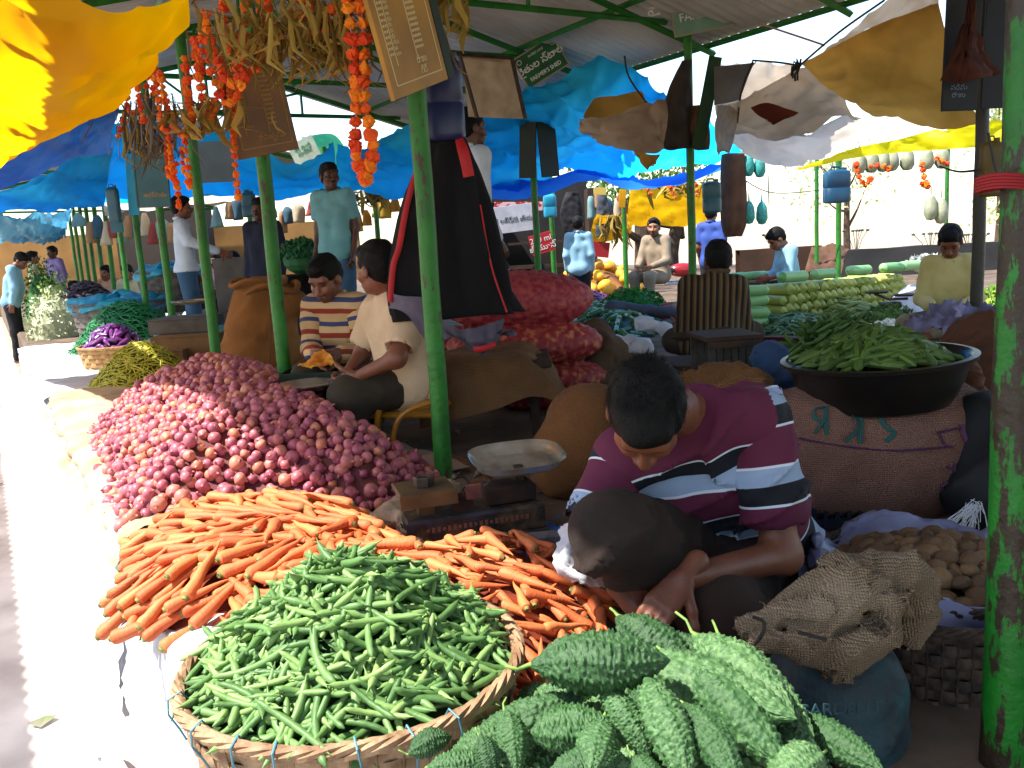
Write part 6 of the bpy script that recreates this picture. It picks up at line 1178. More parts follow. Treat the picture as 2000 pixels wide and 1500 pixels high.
garland('marigold_garland', [[(405, 100, 3.8), (415, 150, 3.8), (440, 200, 3.8), (462, 190, 3.8), (470, 160, 3.8)], [(395, 60, 3.8), (392, 110, 3.8), (388, 150, 3.8)]], 'second marigold loop just under the looped one over the dark board', .02)
garland('marigold_garland', [[(525, -5, 3.4), (520, 40, 3.4), (512, 90, 3.4), (505, 130, 3.4)], [(600, -10, 3.3), (606, 30, 3.3), (615, 60, 3.3)], [(650, -10, 3.3), (645, 30, 3.3), (636, 58, 3.3)]], 'strands mixed into the husk bundles along the top edge', .02)
garland('marigold_garland', [[(322, 240, 4.8), (325, 300, 4.8), (330, 345, 4.8)], [(355, 290, 4.8), (358, 335, 4.8)]], 'thin small-flowered strand in front of the plain grey board', .014)
STRAW = mat('dried_stalks', 'a4863a', '6c5722', 12, .85, .3, 60, rnd=.7, c3='8f7630'); STRG = mat('grey_straw', '8a8070', '5c5444', 12, .9, rnd=.6)
def bundle(label, px, py, Y, n, L, spread, m=STRAW, w=.012, name='dried_bundle'):
    c = at(px, py, Y); s = MB(); n = int(n*.5); s.ball(c, .02, 8, 6)
    for i in range(n):
        a = random.uniform(0, 6.28); e = random.random()**.7*spread; d = Vector((math.cos(a)*e, math.sin(a)*e*.6, -1)).normalized(); l = L*random.uniform(.5, 1.1); st = c+Vector((random.gauss(0, spread*.16), random.gauss(0, spread*.1), random.uniform(-.02, .05)))
        P_ = [st, st+d*l*.4+Vector((random.gauss(0, .012), 0, 0)), st+d*l*.75+Vector((random.gauss(0, .025), 0, random.gauss(0, .01))), st+d*l+Vector((random.gauss(0, .04), 0, 0))]
        s.tube([c, *P_], [w*.3, w*.8, w*1.5, w*1.2, w*.15], 4, flat=.22)
    o = s.build(name, m, None, False); tag(o, label, 'dried bundle', 'bundles of dried stalks hung for decoration'); return o
random.seed(40)
for px, py, n, L, sp, w in ((500, 40, 60, .22, .7, .008), (545, 60, 70, .20, .8, .008), (590, 55, 60, .24, .7, .008), (640, 20, 60, .24, .6, .008), (655, 60, 45, .20, .4, .009), (560, -10, 60, .2, .9, .008), (720, 15, 50, .18, .6, .007)):
    bundle({500: 'tan dried corn-husk bundle above the dark price board', 545: 'spiky ochre dried bundle right of the dark price board', 590: 'ochre husk bundle in the middle of the top row', 640: 'husk bundle left of the thick double garland', 655: 'long-leaved ochre bundle just left of the thick double garland', 560: 'dried bundle cut by the top edge', 720: 'thin grey-ochre bundle between the garland and the ochre board'}[px], px, py, 3.35, n, L, sp, w=w*.85)
bundle('ochre dried bundle at the top right of the ochre price board', 880, -20, 3.6, 30, .2, .5); bundle('dusty tan bundle on the left end of the looped garland', 425, 205, 3.9, 40, .16, .7); bundle('brown bundle hanging behind the left garlands', 395, 215, 4.0, 30, .14, .6)
bundle('pale grey straw bundle hanging left of the marigold loops', 292, 200, 4.8, 80, .4, .45, STRG, .007); bundle('darker straw tuft beside the pale grey straw bundle', 262, 230, 5.0, 50, .3, .5, STRAW, .007); bundle('straw hanging in front of the grey-teal notice board', 305, 270, 4.9, 40, .2, .35, STRG, .006)
bundle('dark palm fronds hanging over the left end of the yellow back sheet', 1205, 425, 13.4, 60, .5, .8, STRAW, .02); bundle('dry fronds along the top of the yellow back sheet', 1340, 355, 12.6, 60, .35, 1.6, STRAW, .02); bundle('dry fringe between the smiling man and the jacket', 720, 378, 11.6, 60, .3, 1.6, STRAW, .02)
random.seed(91)
for px0, px1, y0, Y0, nn_, lab, grp in ((150, 340, 430, 12.5, 12, 'small cloth or plastic bag hung among the far left poles', 'small bags hanging among the far left poles'), (415, 640, 405, 13.2, 11, 'small bag hung in the dim row behind the navy-clothed man', 'small bags in the dim middle row'), (690, 780, 400, 13, 5, 'tiny ochre packet hung between the smiling man and the jacket', 'tiny ochre packets'), (1150, 1225, 385, 14.3, 5, 'small thing hung in the far stall beside the yellow sheet', 'small things hung in the far stall')):
    mm = [mat('bag_%d_%d' % (px0, i), c, rough=.8) for i, c in enumerate(('6a8a8c', '8c6a4a', '2c4a5c', 'a89a84', '7a2c2c') if px0 != 690 else ('b8902c', 'a06a20', 'c8b060'))]
    for i in range(nn_):
        x = px0+(px1-px0)*(i+random.random()*.7)/nn_; y0 = {150: 430, 415: 405, 690: 400, 1150: 385}[px0]+random.uniform(-14, 16); tag(loft('hanging_bag', [(x, y0-6, Y0, .03, .02), (x+2, y0+6, Y0, random.uniform(.04, .1), .05), (x+3, y0+random.uniform(18, 40), Y0, random.uniform(.06, .12), .06)], mm[i % len(mm)], 3, .25, 16, 8, seed=i), lab, 'bag', grp)
# jacket on the pole
def jacket():
    JB = mat('black_jacket', '050406', '0a080c', 5, .95, .4, 20); JR = mat('red_jacket_trim', 'b01018', '8a0c14', 5, .6, .3, 20); JG = mat('grey_jacket_hem', '5c5464', '4a4452', 6, .8, .3, 20); Y = 3.75
    A = lambda x, y, d=0: tuple(at(x, y, Y+d)); r = 0.05
    o = loft('jacket', [(880, 250, 3.74, .045, .03), (872, 300, 3.74, .10, .06), (868, 380, 3.74, .165, .08), (868, 470, 3.74, .21, .085), (875, 560, 3.74, .245, .09), (890, 618, 3.74, .26, .09)], JB, 7, .26)
    tag(o, 'black jacket with red edges and grey hem hanging on the middle green pole', 'jacket')
    def strip(nm, m, P_, w, fl=.25): s = MB(); s.tube(catmull([at(*p) for p in P_], 20), w, 10, flat=fl, up=(0, 1, 0)); ob(s, nm, m, parent=o)
    strip('red_edge', JR, [(838, 262, 3.72), (815, 330, 3.70), (795, 400, 3.68), (780, 480, 3.66), (768, 520, 3.66), (762, 590, 3.66)], [.013]*21, .6)
    strip('red_shoulder', JR, [(893, 262, 3.70), (906, 300, 3.66), (916, 345, 3.66)], [.012+.012*min(1, i/8) for i in range(21)], .5)
    strip('red_edge', JR, [(938, 400, 3.7), (960, 520, 3.68), (990, 610, 3.66)], .004, .8)
    rows = P3([[(762, 572, 3.68), (790, 578, 3.6), (825, 580, 3.58)], [(762, 590, 3.68), (792, 596, 3.6), (825, 600, 3.58)], [(760, 602, 3.68), (792, 612, 3.6), (828, 665, 3.6)]]); link('grey_hem', patch('x', rows, None, 12, 10, .01, 8).data, JG, o); 
    rows = P3([[(818, 590, 3.66), (870, 630, 3.58), (920, 640, 3.56), (970, 628, 3.6), (992, 622, 3.68)], [(820, 625, 3.66), (870, 655, 3.56), (920, 668, 3.54), (970, 655, 3.6), (998, 655, 3.68)], [(835, 668, 3.68), (875, 668, 3.58), (925, 680, 3.56), (962, 670, 3.6), (1000, 650, 3.7)], [(838, 690, 3.7), (880, 672, 3.62), (935, 698, 3.6), (955, 700, 3.62), (970, 668, 3.7)]]); link('grey_hem', patch('x', rows, None, 26, 16, .02, 8, folds=.006).data, JG, o)
    strip('red_band', JR, [(925, 682, 3.52), (945, 680, 3.52), (967, 672, 3.55)], .012, .4)
    for x in [x for x in bpy.data.objects if x.name.startswith('x')]: bpy.data.objects.remove(x)
jacket()
# blue water can under the ochre board
def can(px, py, Y, w, h, label, m, rot=0, d=None):
    c = at(px, py, Y); r = empty('water_can', c, label, 'can'); d = d or w*.7; s = MB()
    V = []; n = 36; prof = [(0, 0), (.8, 0), (.96, .03), (1, .08), (1, .42), (.96, .44), (.96, .47), (1, .49), (1, .85), (.93, .93), (.7, .975), (.3, 1), (0, 1)]
    for q, z in prof:
        for i in range(n): th = 6.283*i/n; e = 4; k = (abs(math.cos(th))**e+abs(math.sin(th))**e)**(-1/e); V.append(c+Vector((w/2*q*k*math.cos(th), d/2*q*k*math.sin(th), h*(z-.5))))
    s.add(V, [(a*n+i, a*n+(i+1) % n, (a+1)*n+(i+1) % n, (a+1)*n+i) for a in range(len(prof)-1) for i in range(n)]); ob(s, 'body', m, parent=r)
    s = MB(); s.tube([c+Vector((-w*.25, 0, h*.48)), c+Vector((-w*.2, 0, h*.58)), c+Vector((w*.1, 0, h*.58)), c+Vector((w*.15, 0, h*.48))], w*.045, 6); ob(s, 'handle', m, parent=r)
    s = MB(); s.lathe([(w*.12, 0), (w*.12, h*.07), (0, h*.07)], 12, T(c+Vector((w*.28, 0, h*.48)))); ob(s, 'cap', m, parent=r); return r
BCAN = mat('blue_can_plastic', '1e2c58', '16224a', 4, .35, .1, 20); can(866, 195, 3.72, .165, .33, 'dusty dark blue plastic water can hanging by the pole above the jacket', BCAN)
s = MB(); s.tube([at(848, 60, 3.6), at(880, 125, 3.72)], .006, 5); s.tube([at(852, 60, 3.6), at(852, 125, 3.72)], .006, 5); ob(s, 'strap', RP, 'black strap holding the dusty blue can', 'strap')
CCAN = mat('cyan_can_plastic', '2a94b4', '1e7c9c', 4, .4); TCAN = mat('grey_teal_can', '2c5a68', '244c58', 4, .4)
can(1634, 364, 11.9, .34, .44, 'dark teal can with blue strip hanging on the slim green pole at the right', mat('dark_teal_can', '14405a', '103650', 4, .4)); can(1390, 385, 8.5, .17, .30, 'grey-teal can hanging right of the hanging shirts pole', TCAN); can(1074, 402, 12.9, .19, .33, 'bright cyan can hanging on the greenish pole by the red banners', CCAN); can(486, 400, 11, .17, .3, 'grey-blue can on the pole behind the seated white-shirt vendor', TCAN); can(1935, 330, 3.9, .09, .24, 'yellow-brown can behind the nearest pole', mat('ochre_can', '5c4a14', '4a3c10', 4, .5))
can(222, 400, 9.0, .12, .35, 'tall faded blue jug strapped to a far left pole', TCAN)
# shirts and dark clothes on the pole in the right middle
def hung(label, rings, m, name='hanging_clothes', folds=4, amp=.2): return tag(loft(name, rings, m, folds, amp, seed=len(label)), label, 'clothes')
hung('grey-brown shirt hanging from the green pole in the right middle', [(1342, 118, 7.7, .04, .03), (1328, 170, 7.7, .09, .05), (1322, 230, 7.7, .13, .07), (1326, 290, 7.7, .14, .07)], mat('grey_brown_cloth', '3a302c', '2a2420', 6, .9, .4, 20))
hung('tan cloth bundle stuffed low behind the hanging grey-brown shirt', [(1362, 205, 7.68, .04, .03), (1366, 250, 7.68, .08, .05), (1372, 292, 7.68, .06, .04)], mat('tan_bundle', '6a4c30', '4a3422', 8, .9, .4, 20))
hung('dark brown long bag hanging in the right middle beside the bright opening', [(1432, 300, 9.6, .12, .08), (1432, 350, 9.6, .13, .10), (1433, 430, 9.6, .13, .11), (1432, 462, 9.6, .09, .08)], mat('dark_brown_bag', '5c3c2a', '462c1e', 6, .9, .4, 20), name='hanging_bag')
board('board', [(1368, 105), (1393, 103), (1393, 300), (1370, 290)], [7.6, 7.6, 7.6, 7.6], mat('green_board2', '143c16', '0e2c10', 5, .6), 'tall dark green board on the pole behind the hanging shirt')
hung('dark jackets hanging in the far stall by the tree', [(1118, 375, 14, .10, .06), (1116, 410, 14, .18, .08), (1120, 452, 14, .14, .07)], mat('charcoal_cloth', '201e24', '16141a', 6, .9)); hung('grey coat hanging above the man in the light blue shirt', [(1176, 380, 14, .06, .04), (1180, 420, 14, .13, .06), (1176, 462, 14, .10, .06)], mat('slate_cloth', '3c4450', '30363e', 6, .9))
# ragged strip of pale cloth
rows = P3([[(1400, 205, 7.3), (1425, 205, 7.3), (1445, 215, 7.3)], [(1398, 250, 7.3), (1415, 245, 7.3), (1440, 262, 7.3)], [(1402, 305, 7.3), (1412, 295, 7.3), (1430, 300, 7.3)]]); tag(patch('rag', rows, GRC2, 14, 16, .05, 6, folds=.02), 'ragged tan rag hanging right of the tall dark green board', 'cloth')
# hanging gourds
GTEAL = mat('netted_gourd', '3c9a94', '2c807c', 30, .6, .3, 60); GPALE = mat('pale_gourd', '9a9c84', '7c8068', 14, .6); 
def hgourd(px, py, Y, r, L, m, label, grp): s = MB(); c = at(px, py, Y); s.lathe([(0, -L/2), (r*.6, -L*.46), (r, -L*.25), (r*.98, 0), (r*.85, L*.25), (r*.5, L*.43), (.01, L/2), (.006, L*.8)], 16, T(c)); o = s.build('hanging_gourd', m); tag(o, label, 'gourd', grp)
for x, y, l in ((1463, 415, 'left of the two netted teal gourds hanging in the bright opening'), (1488, 416, 'right of the two netted teal gourds hanging in the bright opening'), (1462, 322, 'left of the two teal gourds under the pale canvas hem'), (1484, 324, 'right of the two teal gourds under the pale canvas hem')): hgourd(x, y, 9.6, .062, .25, GTEAL, l, 'teal gourds hanging on cords')
for x, y, l in ((1818, 405, 'left pale gourd hanging low beside the thin far pole'), (1838, 412, 'right pale gourd hanging low beside the thin far pole')): hgourd(x, y, 9.6, .07, .28, GPALE, l, 'pale gourds hung low')
for i, x in enumerate((1678, 1702, 1725, 1742, 1772, 1810, 1840)): hgourd(x, 318-i*1.6, 9.0, .07, .22, GPALE, 'grey-green gourd in the row hung under the lemon yellow tarpaulin', 'row of gourds hung under the lemon tarpaulin')
# ribbons of red cord on the nearest pole and wires
s = MB()
for i in range(5): z = at(1962, 345+i*6, 1.38); s.tube([z+Vector((.040*math.cos(a), .040*math.sin(a), .003*math.sin(a*2))) for a in [k*.349 for k in range(19)]], .0028, 5)
ob(s, 'cord', mat('red_cord', '8a1c20', rough=.8), 'red cord wound round the nearest green pole', 'cord')
s = MB(); s.tube(catmull([at(1930, 260, 1.9), at(1945, 330, 1.6), at(1958, 345, 1.36)], 10), .003, 4); s.tube(catmull([at(1835, 325, 5), at(1870, 335, 4), at(1912, 332, 3.2)], 10), .005, 4); ob(s, 'wire', RP, 'thin dark wires tied to the nearest pole', 'wire')
# ================================================================ produce and goods further back
def Z(pts, z=PZ): return [tuple(onz(x, y, z)[:2]) for x, y in pts]
random.seed(50)
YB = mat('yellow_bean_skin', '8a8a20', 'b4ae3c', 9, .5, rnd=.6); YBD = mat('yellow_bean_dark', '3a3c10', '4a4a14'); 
pr = [fus('yb', .16, .0055, YB, c, .5, n=5, nn=6) for c in (.3, .9, -.7, 1.2)]
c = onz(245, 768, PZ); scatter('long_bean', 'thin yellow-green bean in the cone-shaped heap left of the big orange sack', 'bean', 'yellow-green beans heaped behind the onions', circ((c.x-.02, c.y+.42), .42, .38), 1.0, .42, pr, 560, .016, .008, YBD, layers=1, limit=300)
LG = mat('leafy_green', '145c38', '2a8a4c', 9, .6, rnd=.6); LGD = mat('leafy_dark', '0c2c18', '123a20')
pr = [fus('lg', .22, .006, LG, c, .5, n=5, nn=6) for c in (.5, 1.2, -.9, 1.6)]
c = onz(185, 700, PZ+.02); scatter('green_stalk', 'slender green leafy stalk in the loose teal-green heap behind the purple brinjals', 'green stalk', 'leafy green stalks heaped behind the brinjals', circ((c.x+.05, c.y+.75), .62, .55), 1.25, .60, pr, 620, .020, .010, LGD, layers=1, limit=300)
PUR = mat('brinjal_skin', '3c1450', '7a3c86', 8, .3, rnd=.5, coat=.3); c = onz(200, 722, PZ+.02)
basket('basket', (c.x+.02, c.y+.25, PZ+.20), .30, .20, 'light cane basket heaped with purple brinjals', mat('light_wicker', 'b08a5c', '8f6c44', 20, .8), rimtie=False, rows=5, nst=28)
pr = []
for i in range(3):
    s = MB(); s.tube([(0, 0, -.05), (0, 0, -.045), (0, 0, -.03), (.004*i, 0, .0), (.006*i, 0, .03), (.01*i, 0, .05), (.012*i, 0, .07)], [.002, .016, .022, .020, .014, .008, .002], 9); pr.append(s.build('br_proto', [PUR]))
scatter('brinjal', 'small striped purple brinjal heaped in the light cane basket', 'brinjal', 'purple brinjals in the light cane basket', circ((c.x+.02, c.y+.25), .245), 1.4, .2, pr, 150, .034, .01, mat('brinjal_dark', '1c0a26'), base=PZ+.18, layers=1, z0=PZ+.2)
# dark greens crate farther, cauliflower, greens
DG = mat('purple_greens', '2a1c2c', '4a3c4a', 10, .7, rnd=.6); c = onz(128, 655, PZ)
scatter('dark_gourd', 'small dark purple-green vegetable heaped in the box at the far left', 'vegetable', 'dark vegetables heaped in the far left box', circ((c.x+.05, c.y+.6), .42, .42), .9, .34, [fus('dg', .10, .02, DG, .3, n=7, nn=6)], 130, .05, .01, DKS, base=PZ+.40, layers=1, z0=PZ+.40)
s = MB(); s.box((c.x+.05, c.y+.6, PZ+.2), (.8, .8, .40), Matrix.Rotation(.5, 3, 'Z'), .01); ob(s, 'carton', mat('white_carton', '9a8a90', '7a6c70', 6, .9), 'pale crate under the dark vegetables at the far left', 'carton', smooth=False)
FG = mat('far_greens', '2c5c22', '7a9a4a', 14, .7, rnd=.6)
def leafpile(label, px, py, Y, rx, ry, rz, n, m=FG, sz=.05, name='leafy_heap', z=None, gd=True):
    c = at(px, py, Y); s = MB(); 
    if gd and c.z > PZ: rz = c.z+rz-PZ; c.z = PZ; n = int(n*1.6)
    for i in range(n):
        d = Vector((random.gauss(0, 1), random.gauss(0, 1), abs(random.gauss(0, 1)))).normalized(); p = c+Vector((d.x*rx, d.y*ry, d.z*rz))*random.uniform(.6, 1); M3 = rotm().to_3x3(); q = sz*random.uniform(.6, 1.3)
        s.add([p+M3@Vector(v)*q for v in ((-.5, 0, 0), (0, -.35, .1), (.6, 0, 0), (0, .35, .1))], [(0, 1, 2, 3)])
    s.ball(c, 1, 12, 8, (rx*.8, ry*.8, rz*.75)); return ob(s, name, m, label, 'leafy vegetables', smooth=False, kind='stuff')
leafpile('dark green leaf vegetables heaped at the far end of the lane', 82, 545, 14.5, .35, .4, .38, 900, mat('leafc', '1c4a1e', '3c7a2c', 9, rnd=.7)); leafpile('pale yellow-green leaf vegetables heaped beyond the dark vegetable box', 112, 565, 13, .4, .4, .28, 700, mat('leafd', '6a8a3c', 'a8b86a', 9, rnd=.7)); leafpile('cauliflower and pale greens at the lane edge far left', 100, 590, 11.5, .35, .4, .22, 600, mat('leafe', '9aa07a', 'c8c8a8', 9, rnd=.7)); leafpile('green leafy bunches standing in the dark pot behind the two onion sellers', 588, 505, 8.3, .22, .2, .20, 900, mat('leaff', '1a4a2c', '2c6a40', 9, rnd=.7), .045, gd=False)
leafpile('dark green leafy heap in front of the melons', 1235, 578, 10.2, .42, .3, .11, 900, mat('leafg', '1c5420', '3c8a34', 9, rnd=.7), .05); leafpile('bright green vegetables at the far right behind the dark pole', 1948, 585, 7.5, .18, .2, .14, 400, mat('leafh', '4c7a20', '8aa83c', 9, rnd=.7), .05); leafpile('curly dark greens behind the garlic at the right', 1735, 608, 7.6, .26, .2, .08, 600, mat('leafi', '2c4a1a', '5a7a30', 9, rnd=.7), .035)
s = MB(); c = at(588, 540, 8.3); s.lathe([(0, -.32), (.2, -.32), (.26, -.1), (.28, .0), (.30, .02), (.26, .0)], 24, T(c)); ob(s, 'pot', BLACKP, 'black pot holding the leafy bunches behind the two onion sellers', 'pot')
# teal tubs and woven bins, boxes
GWK = mat('grey_wicker', '6a6058', '4c4440', 16, .85, .4, 60); TEP = mat('teal_plastic', '1c9ab0', '157c94', 5, .4, trans=.2)
for px, py, Y, r, h, l in ((232, 590, 10.4, .52, .45, 'big round grey woven bin with teal sheet on top'), (335, 530, 11.2, .42, .5, 'grey woven bin with pale teal bags behind the white-shirted man')):
    c = at(px, py, Y); basket('basket', (c.x, c.y, max(c.z, PZ+h)), r, h, l, GWK, rimtie=False, rows=7, nst=30)
    cz = max(c.z, PZ+h); rows = [[Vector((c.x+q*r*math.cos(a), c.y+q*r*math.sin(a), cz+z+.04*math.sin(a*3+q*5))) for a in [i*6.283/24 for i in range(25)]] for q, z in ((.02, .1), (.4, .1), (.8, .06), (1.04, .02), (1.08, -.06))]
    tag(patch('plastic_sheet', rows, TEP, 60, 14, .04, 6, seed=px), ('bright teal plastic sheet covering the big round woven bin' if px < 300 else 'pale teal plastic covering the woven bin behind the white-shirted man'), 'plastic sheet')
def cbox(px, py, Y, d, m, label, rot=0, z=None):
    c = at(px, py, Y); s = MB(); zz = PZ+d[2]/2 if z is None else z; s.box((c.x, c.y, zz), d, Matrix.Rotation(rot, 3, 'Z'), .008); r = ob(s, 'carton', m, label, 'box', smooth=False)
    s = MB(); s.box((c.x, c.y, zz+d[2]/2+.003), (d[0]+.01, d[1]+.01, .012), Matrix.Rotation(rot, 3, 'Z')); ob(s, 'lid', m, parent=r, smooth=False); return r
CBR = mat('cardboard', '7a5c3c', '5f452c', 5, .9); CGY = mat('grey_box', '5a5450', '44403c', 6, .85)
cbox(375, 640, 7.4, (.55, .45, .30), CBR, 'worn cardboard box beside the leaning green pole'); cbox(362, 600, 7.6, (.5, .45, .12), CGY, 'grey flat box on top of the worn cardboard box', 0, PZ+.37); cbox(330, 655, 7.2, (.3, .3, .2), CBR, 'small brown carton left of the leaning green pole'); cbox(450, 570, 7.6, (.4, .4, .35), mat('blue_green_box', '2c6a78', '225664', 5, .5), 'blue-green plastic box right of the leaning green pole')
cbox(455, 470, 10.8, (.42, .4, .9), mat('grey_sacks', '6a6058', '544c46', 4, .9), 'tall grey-brown stack of sacks beyond the leaning green pole'); cbox(510, 560, 8.6, (.55, .5, .42), mat('dark_red_box', '3a1c1c', '2a1416', 5, .8), 'dark red-brown crate behind the orange sack'); cbox(600, 585, 7.6, (.5, .5, .4), mat('dark_box', '1c1a20'), 'dark crate behind the man in the banded shirt')
cbox(182, 500, 12.8, (.4, .3, .35), mat('white_box', '9aa8b0', '8a98a0', 5, .6), 'white box standing among the far left poles', 0, .85)
s = MB(); q = at(372, 590, 7.35); s.lathe([(0, -.02), (.12, -.015), (.16, .01), (.155, .015)], 24, T(q)); ob(s, 'steel_dish', STEEL, 'steel dish on the boxes left of the leaning pole', 'dish')
WPL = mat('white_tarp', 'b8ccd0', '98b4bc', 4, .5, .4, 20, trans=.2)
for i, (a, l) in enumerate((([(300, 705), (350, 695), (410, 700)], 'crumpled white plastic sheeting right of the yellow-green bean heap'), ([(260, 660), (330, 650), (400, 665)], 'white and teal plastic sheeting behind the brinjal basket'))):
    rows = [[onz(x, y-dy*14, PZ+.02+(.12 if dy == 1 and k == 1 else .04)) for k, (x, y) in enumerate(a)] for dy in (-1, 0, 1, 2)]
    tag(patch('plastic_sheet', rows, WPL, 30, 24, .09, 4, seed=30+i), l, 'plastic sheet')
# ---- right side produce
CUC = mat('cucumber_skin', '1c4a24', '5a8040', 7, .35, rnd=.6, c3='2f6030'); pr = [fus('cu', .18, .022, CUC, .3, .35, tip=.4, n=9), fus('cu', .15, .024, CUC, -.2, .3, tip=.4, n=9)]
scatter('cucumber', 'dark green cucumber in the heap right of the red onion sacks', 'cucumber', 'cucumbers heaped right of the onion sacks', Z([(1120, 640), (1150, 655), (1210, 668), (1280, 655), (1290, 635), (1240, 612), (1160, 605), (1120, 615)]), .5, .16, pr, 120, .075, .02, LGD, layers=1)
pr = [fus('au', .14, .018, PUR, .4, .5, n=8)]
scatter('aubergine', 'long purple aubergine in the heap behind the cucumbers', 'aubergine', 'purple aubergines behind the cucumbers', Z([(1120, 600), (1190, 608), (1195, 585), (1120, 575)]), .5, .18, pr, 60, .06, .02, mat('aub_dark', '1c0a26'))
MEL = mat('melon_skin', 'c8801a', 'e0b030', 6, .45, rnd=.6); s = MB(); s.ball((0, 0, 0), .085, 14, 10, (1, 1, 1.35)); pr = [s.build('mel_proto', MEL)]
scatter('melon', 'yellow-orange melon in the pile around the green pole behind the light blue shirt', 'melon', 'yellow melons piled behind the greens', Z([(1080, 575), (1240, 580), (1250, 560), (1090, 555)]), .9, .42, pr, 60, .17, .05, mat('melon_dark', '6a4010'), layers=1, z0=PZ+.0)
CAS = mat('red_root', '7a3428', '9a5040', 9, .7, rnd=.5); pr = [fus('rr', .16, .014, CAS, .3, n=7)]
scatter('red_carrot', 'dull red root in the small pile left of the man in the pinstriped shirt', 'root', 'dull red roots left of the pinstriped man', Z([(1268, 632), (1330, 640), (1335, 610), (1275, 606)]), .6, .14, pr, 50, .05, .015, None)
s_ = sack('cloth_roll', [cap(at(1195, 600, 9.0), at(1310, 612, 8.8), .07, .06)], mat('grey_blue_cloth', '4a4c5c', '3a3c4a', 6, .9), 'long grey-blue rolled cloth between the greens and the cucumbers', .02, .04, .012, 20)
sack('plastic_bag', [cap(at(1255, 632, 7.6), at(1300, 640, 7.5), .07, .05)], CLOTHW, 'crumpled white plastic bag beside the cucumbers', .016, .04, .016, 30); sack('plastic_bag', [cap(at(1200, 672, 7), at(1260, 678, 6.8), .07, .06)], CLOTHW, 'pale plastic sheet lying in front of the cucumbers', .02, .04, .016, 30)
# bottle gourd wall: stacked gourds, ends to the viewer
BG = mat('bottle_gourd_skin', '5c9a5c', '8ab87a', 6, .4, rnd=.5, c3='78a868'); BGE = mat('bottle_gourd_yellow', '8a9440', 'aab060', 6, .45, rnd=.5)
gp = fus('bg', .42, .052, BG, .1, .22, tip=.55, n=12, nn=10).data; ge = fus('bg', .34, .050, BGE, .1, .22, tip=.6, n=12, nn=8).data
for x in [x for x in bpy.data.objects if x.name.startswith('bg_proto')]: bpy.data.objects.remove(x)
def bgourd(p, d, me, label, grp): o = bpy.data.objects.new('bottle_gourd', me); COL.objects.link(o); o.matrix_basis = T(p)@frame(d).to_4x4()@Matrix.Rotation(random.uniform(0, 6.3), 4, 'Z')@Matrix.Scale(random.uniform(.9, 1.08), 4); tag(o, label, 'gourd', grp)
b0 = at(1500, 603, 8.2); b0.z = PZ+.05; b1 = at(1772, 590, 9.6); b1.z = PZ+.05; dirv = (b1-b0).normalized(); Lw = (b1-b0).length; perp = Vector((dirv.y, -dirv.x, 0))
for row in range(4):
    n = int((Lw-row*.12)/.105)
    for i in range(n):
        p = b0+dirv*(.05*row+.105*i+random.gauss(0, .008))+Vector((0, 0, row*.092*(1-.1*(i/n)))); bgourd(p-perp*.0, (perp+Vector((0, 0, random.gauss(0, .05)))).normalized(), ge, 'yellow-green bottle gourd stacked with its round end to the viewer', 'bottle gourds stacked end-on in a wall')
for k in range(4):
    for j in range(2 if k < 3 else 1):
        p = at(1462-12*j, 612, 7.9+.35*j); p.z = PZ+.06+k*.10; bgourd(p, Vector((1, .15, random.gauss(0, .04))), gp, 'pale green bottle gourd laid crosswise at the left end of the gourd wall', 'bottle gourds laid crosswise at the left end')
for i, (a, t_) in enumerate(((.1, 0), (.3, .02), (.55, .0), (.8, .03), (.95, 0))):
    bgourd(b0+dirv*Lw*a+Vector((0, 0, .395-.03*a))+perp*.10, (dirv+Vector((0, 0, -.03))), gp, 'long pale green bottle gourd laid lengthwise along the top of the gourd wall', 'bottle gourds along the top of the wall')
cbox(1465, 560, 10.0, (.9, .4, .30), CBR, 'low brown carton under the pale gourds behind the gourd wall')
for i in range(3): bgourd(Vector((at(1425+i*42, 560, 9.95).x, 9.95+.0*i, PZ+.37)), Vector((1, .1, .02)), gp, 'pale bottle gourd in the low row behind the gourd wall', 'bottle gourds in the low row behind')
CHI = mat('chilli_skin', '1c4420', '4a7034', 7, .35, rnd=.6); pr = [fus('ch', .11, .011, CHI, .5, .5, n=6, nn=6), fus('ch', .10, .012, CHI, -.3, .5, n=6, nn=6)]
scatter('green_pepper', 'small dark green pod in the broad heap in front of the bottle gourds', 'pod', 'dark green pods heaped before the bottle gourds', Z([(1455, 640), (1500, 660), (1600, 662), (1640, 640), (1610, 615), (1480, 618)]), .4, .12, pr, 330, .032, .01, LGD, layers=1, limit=300)
OKR = mat('ridged_gourd', '4a6020', '7a8a3c', 7, .5, rnd=.6); pr = [fus('ok', .30, .014, OKR, .3, .4, n=6), fus('ok', .26, .016, OKR, -.2, .4, n=6)]
scatter('ridge_gourd', 'long yellow-green gourd lying in the sheaf between the pods and the garlic', 'long gourd', 'long gourds lying in a sheaf', Z([(1590, 640), (1700, 645), (1740, 618), (1640, 600), (1590, 612)]), .5, .20, pr, 110, .05, .02, LGD, along=.1, spread=.25)
GAR = mat('garlic_skin', 'd0d0c0', 'b8b8a4', 12, .6, rnd=.4); s = MB(); s.lathe([(0, -.02), (.02, -.012), (.024, 0), (.015, .016), (.004, .03), (0, .04)], 8); pr = [s.build('g_proto', GAR)]
scatter('garlic_bulb', 'small white garlic bulb in the bright heap left of the man in yellow', 'garlic', 'garlic bulbs in the bright heap', Z([(1690, 648), (1770, 655), (1785, 635), (1730, 612), (1690, 620)]), .4, .08, pr, 200, .034, .01, mat('garlic_dark', '9a9a88'))
ws = at(1765, 595, 8.2); sack('plastic_sack', [cap(ws+Vector((0, 0, -.1)), ws+Vector((.1, .05, .04)), .2, .14)], mat('white_sack', 'b8b8c0', 'a0a0ac', 5, .6), 'white sack behind the small scale at the right', .02, .05, .014, 16)
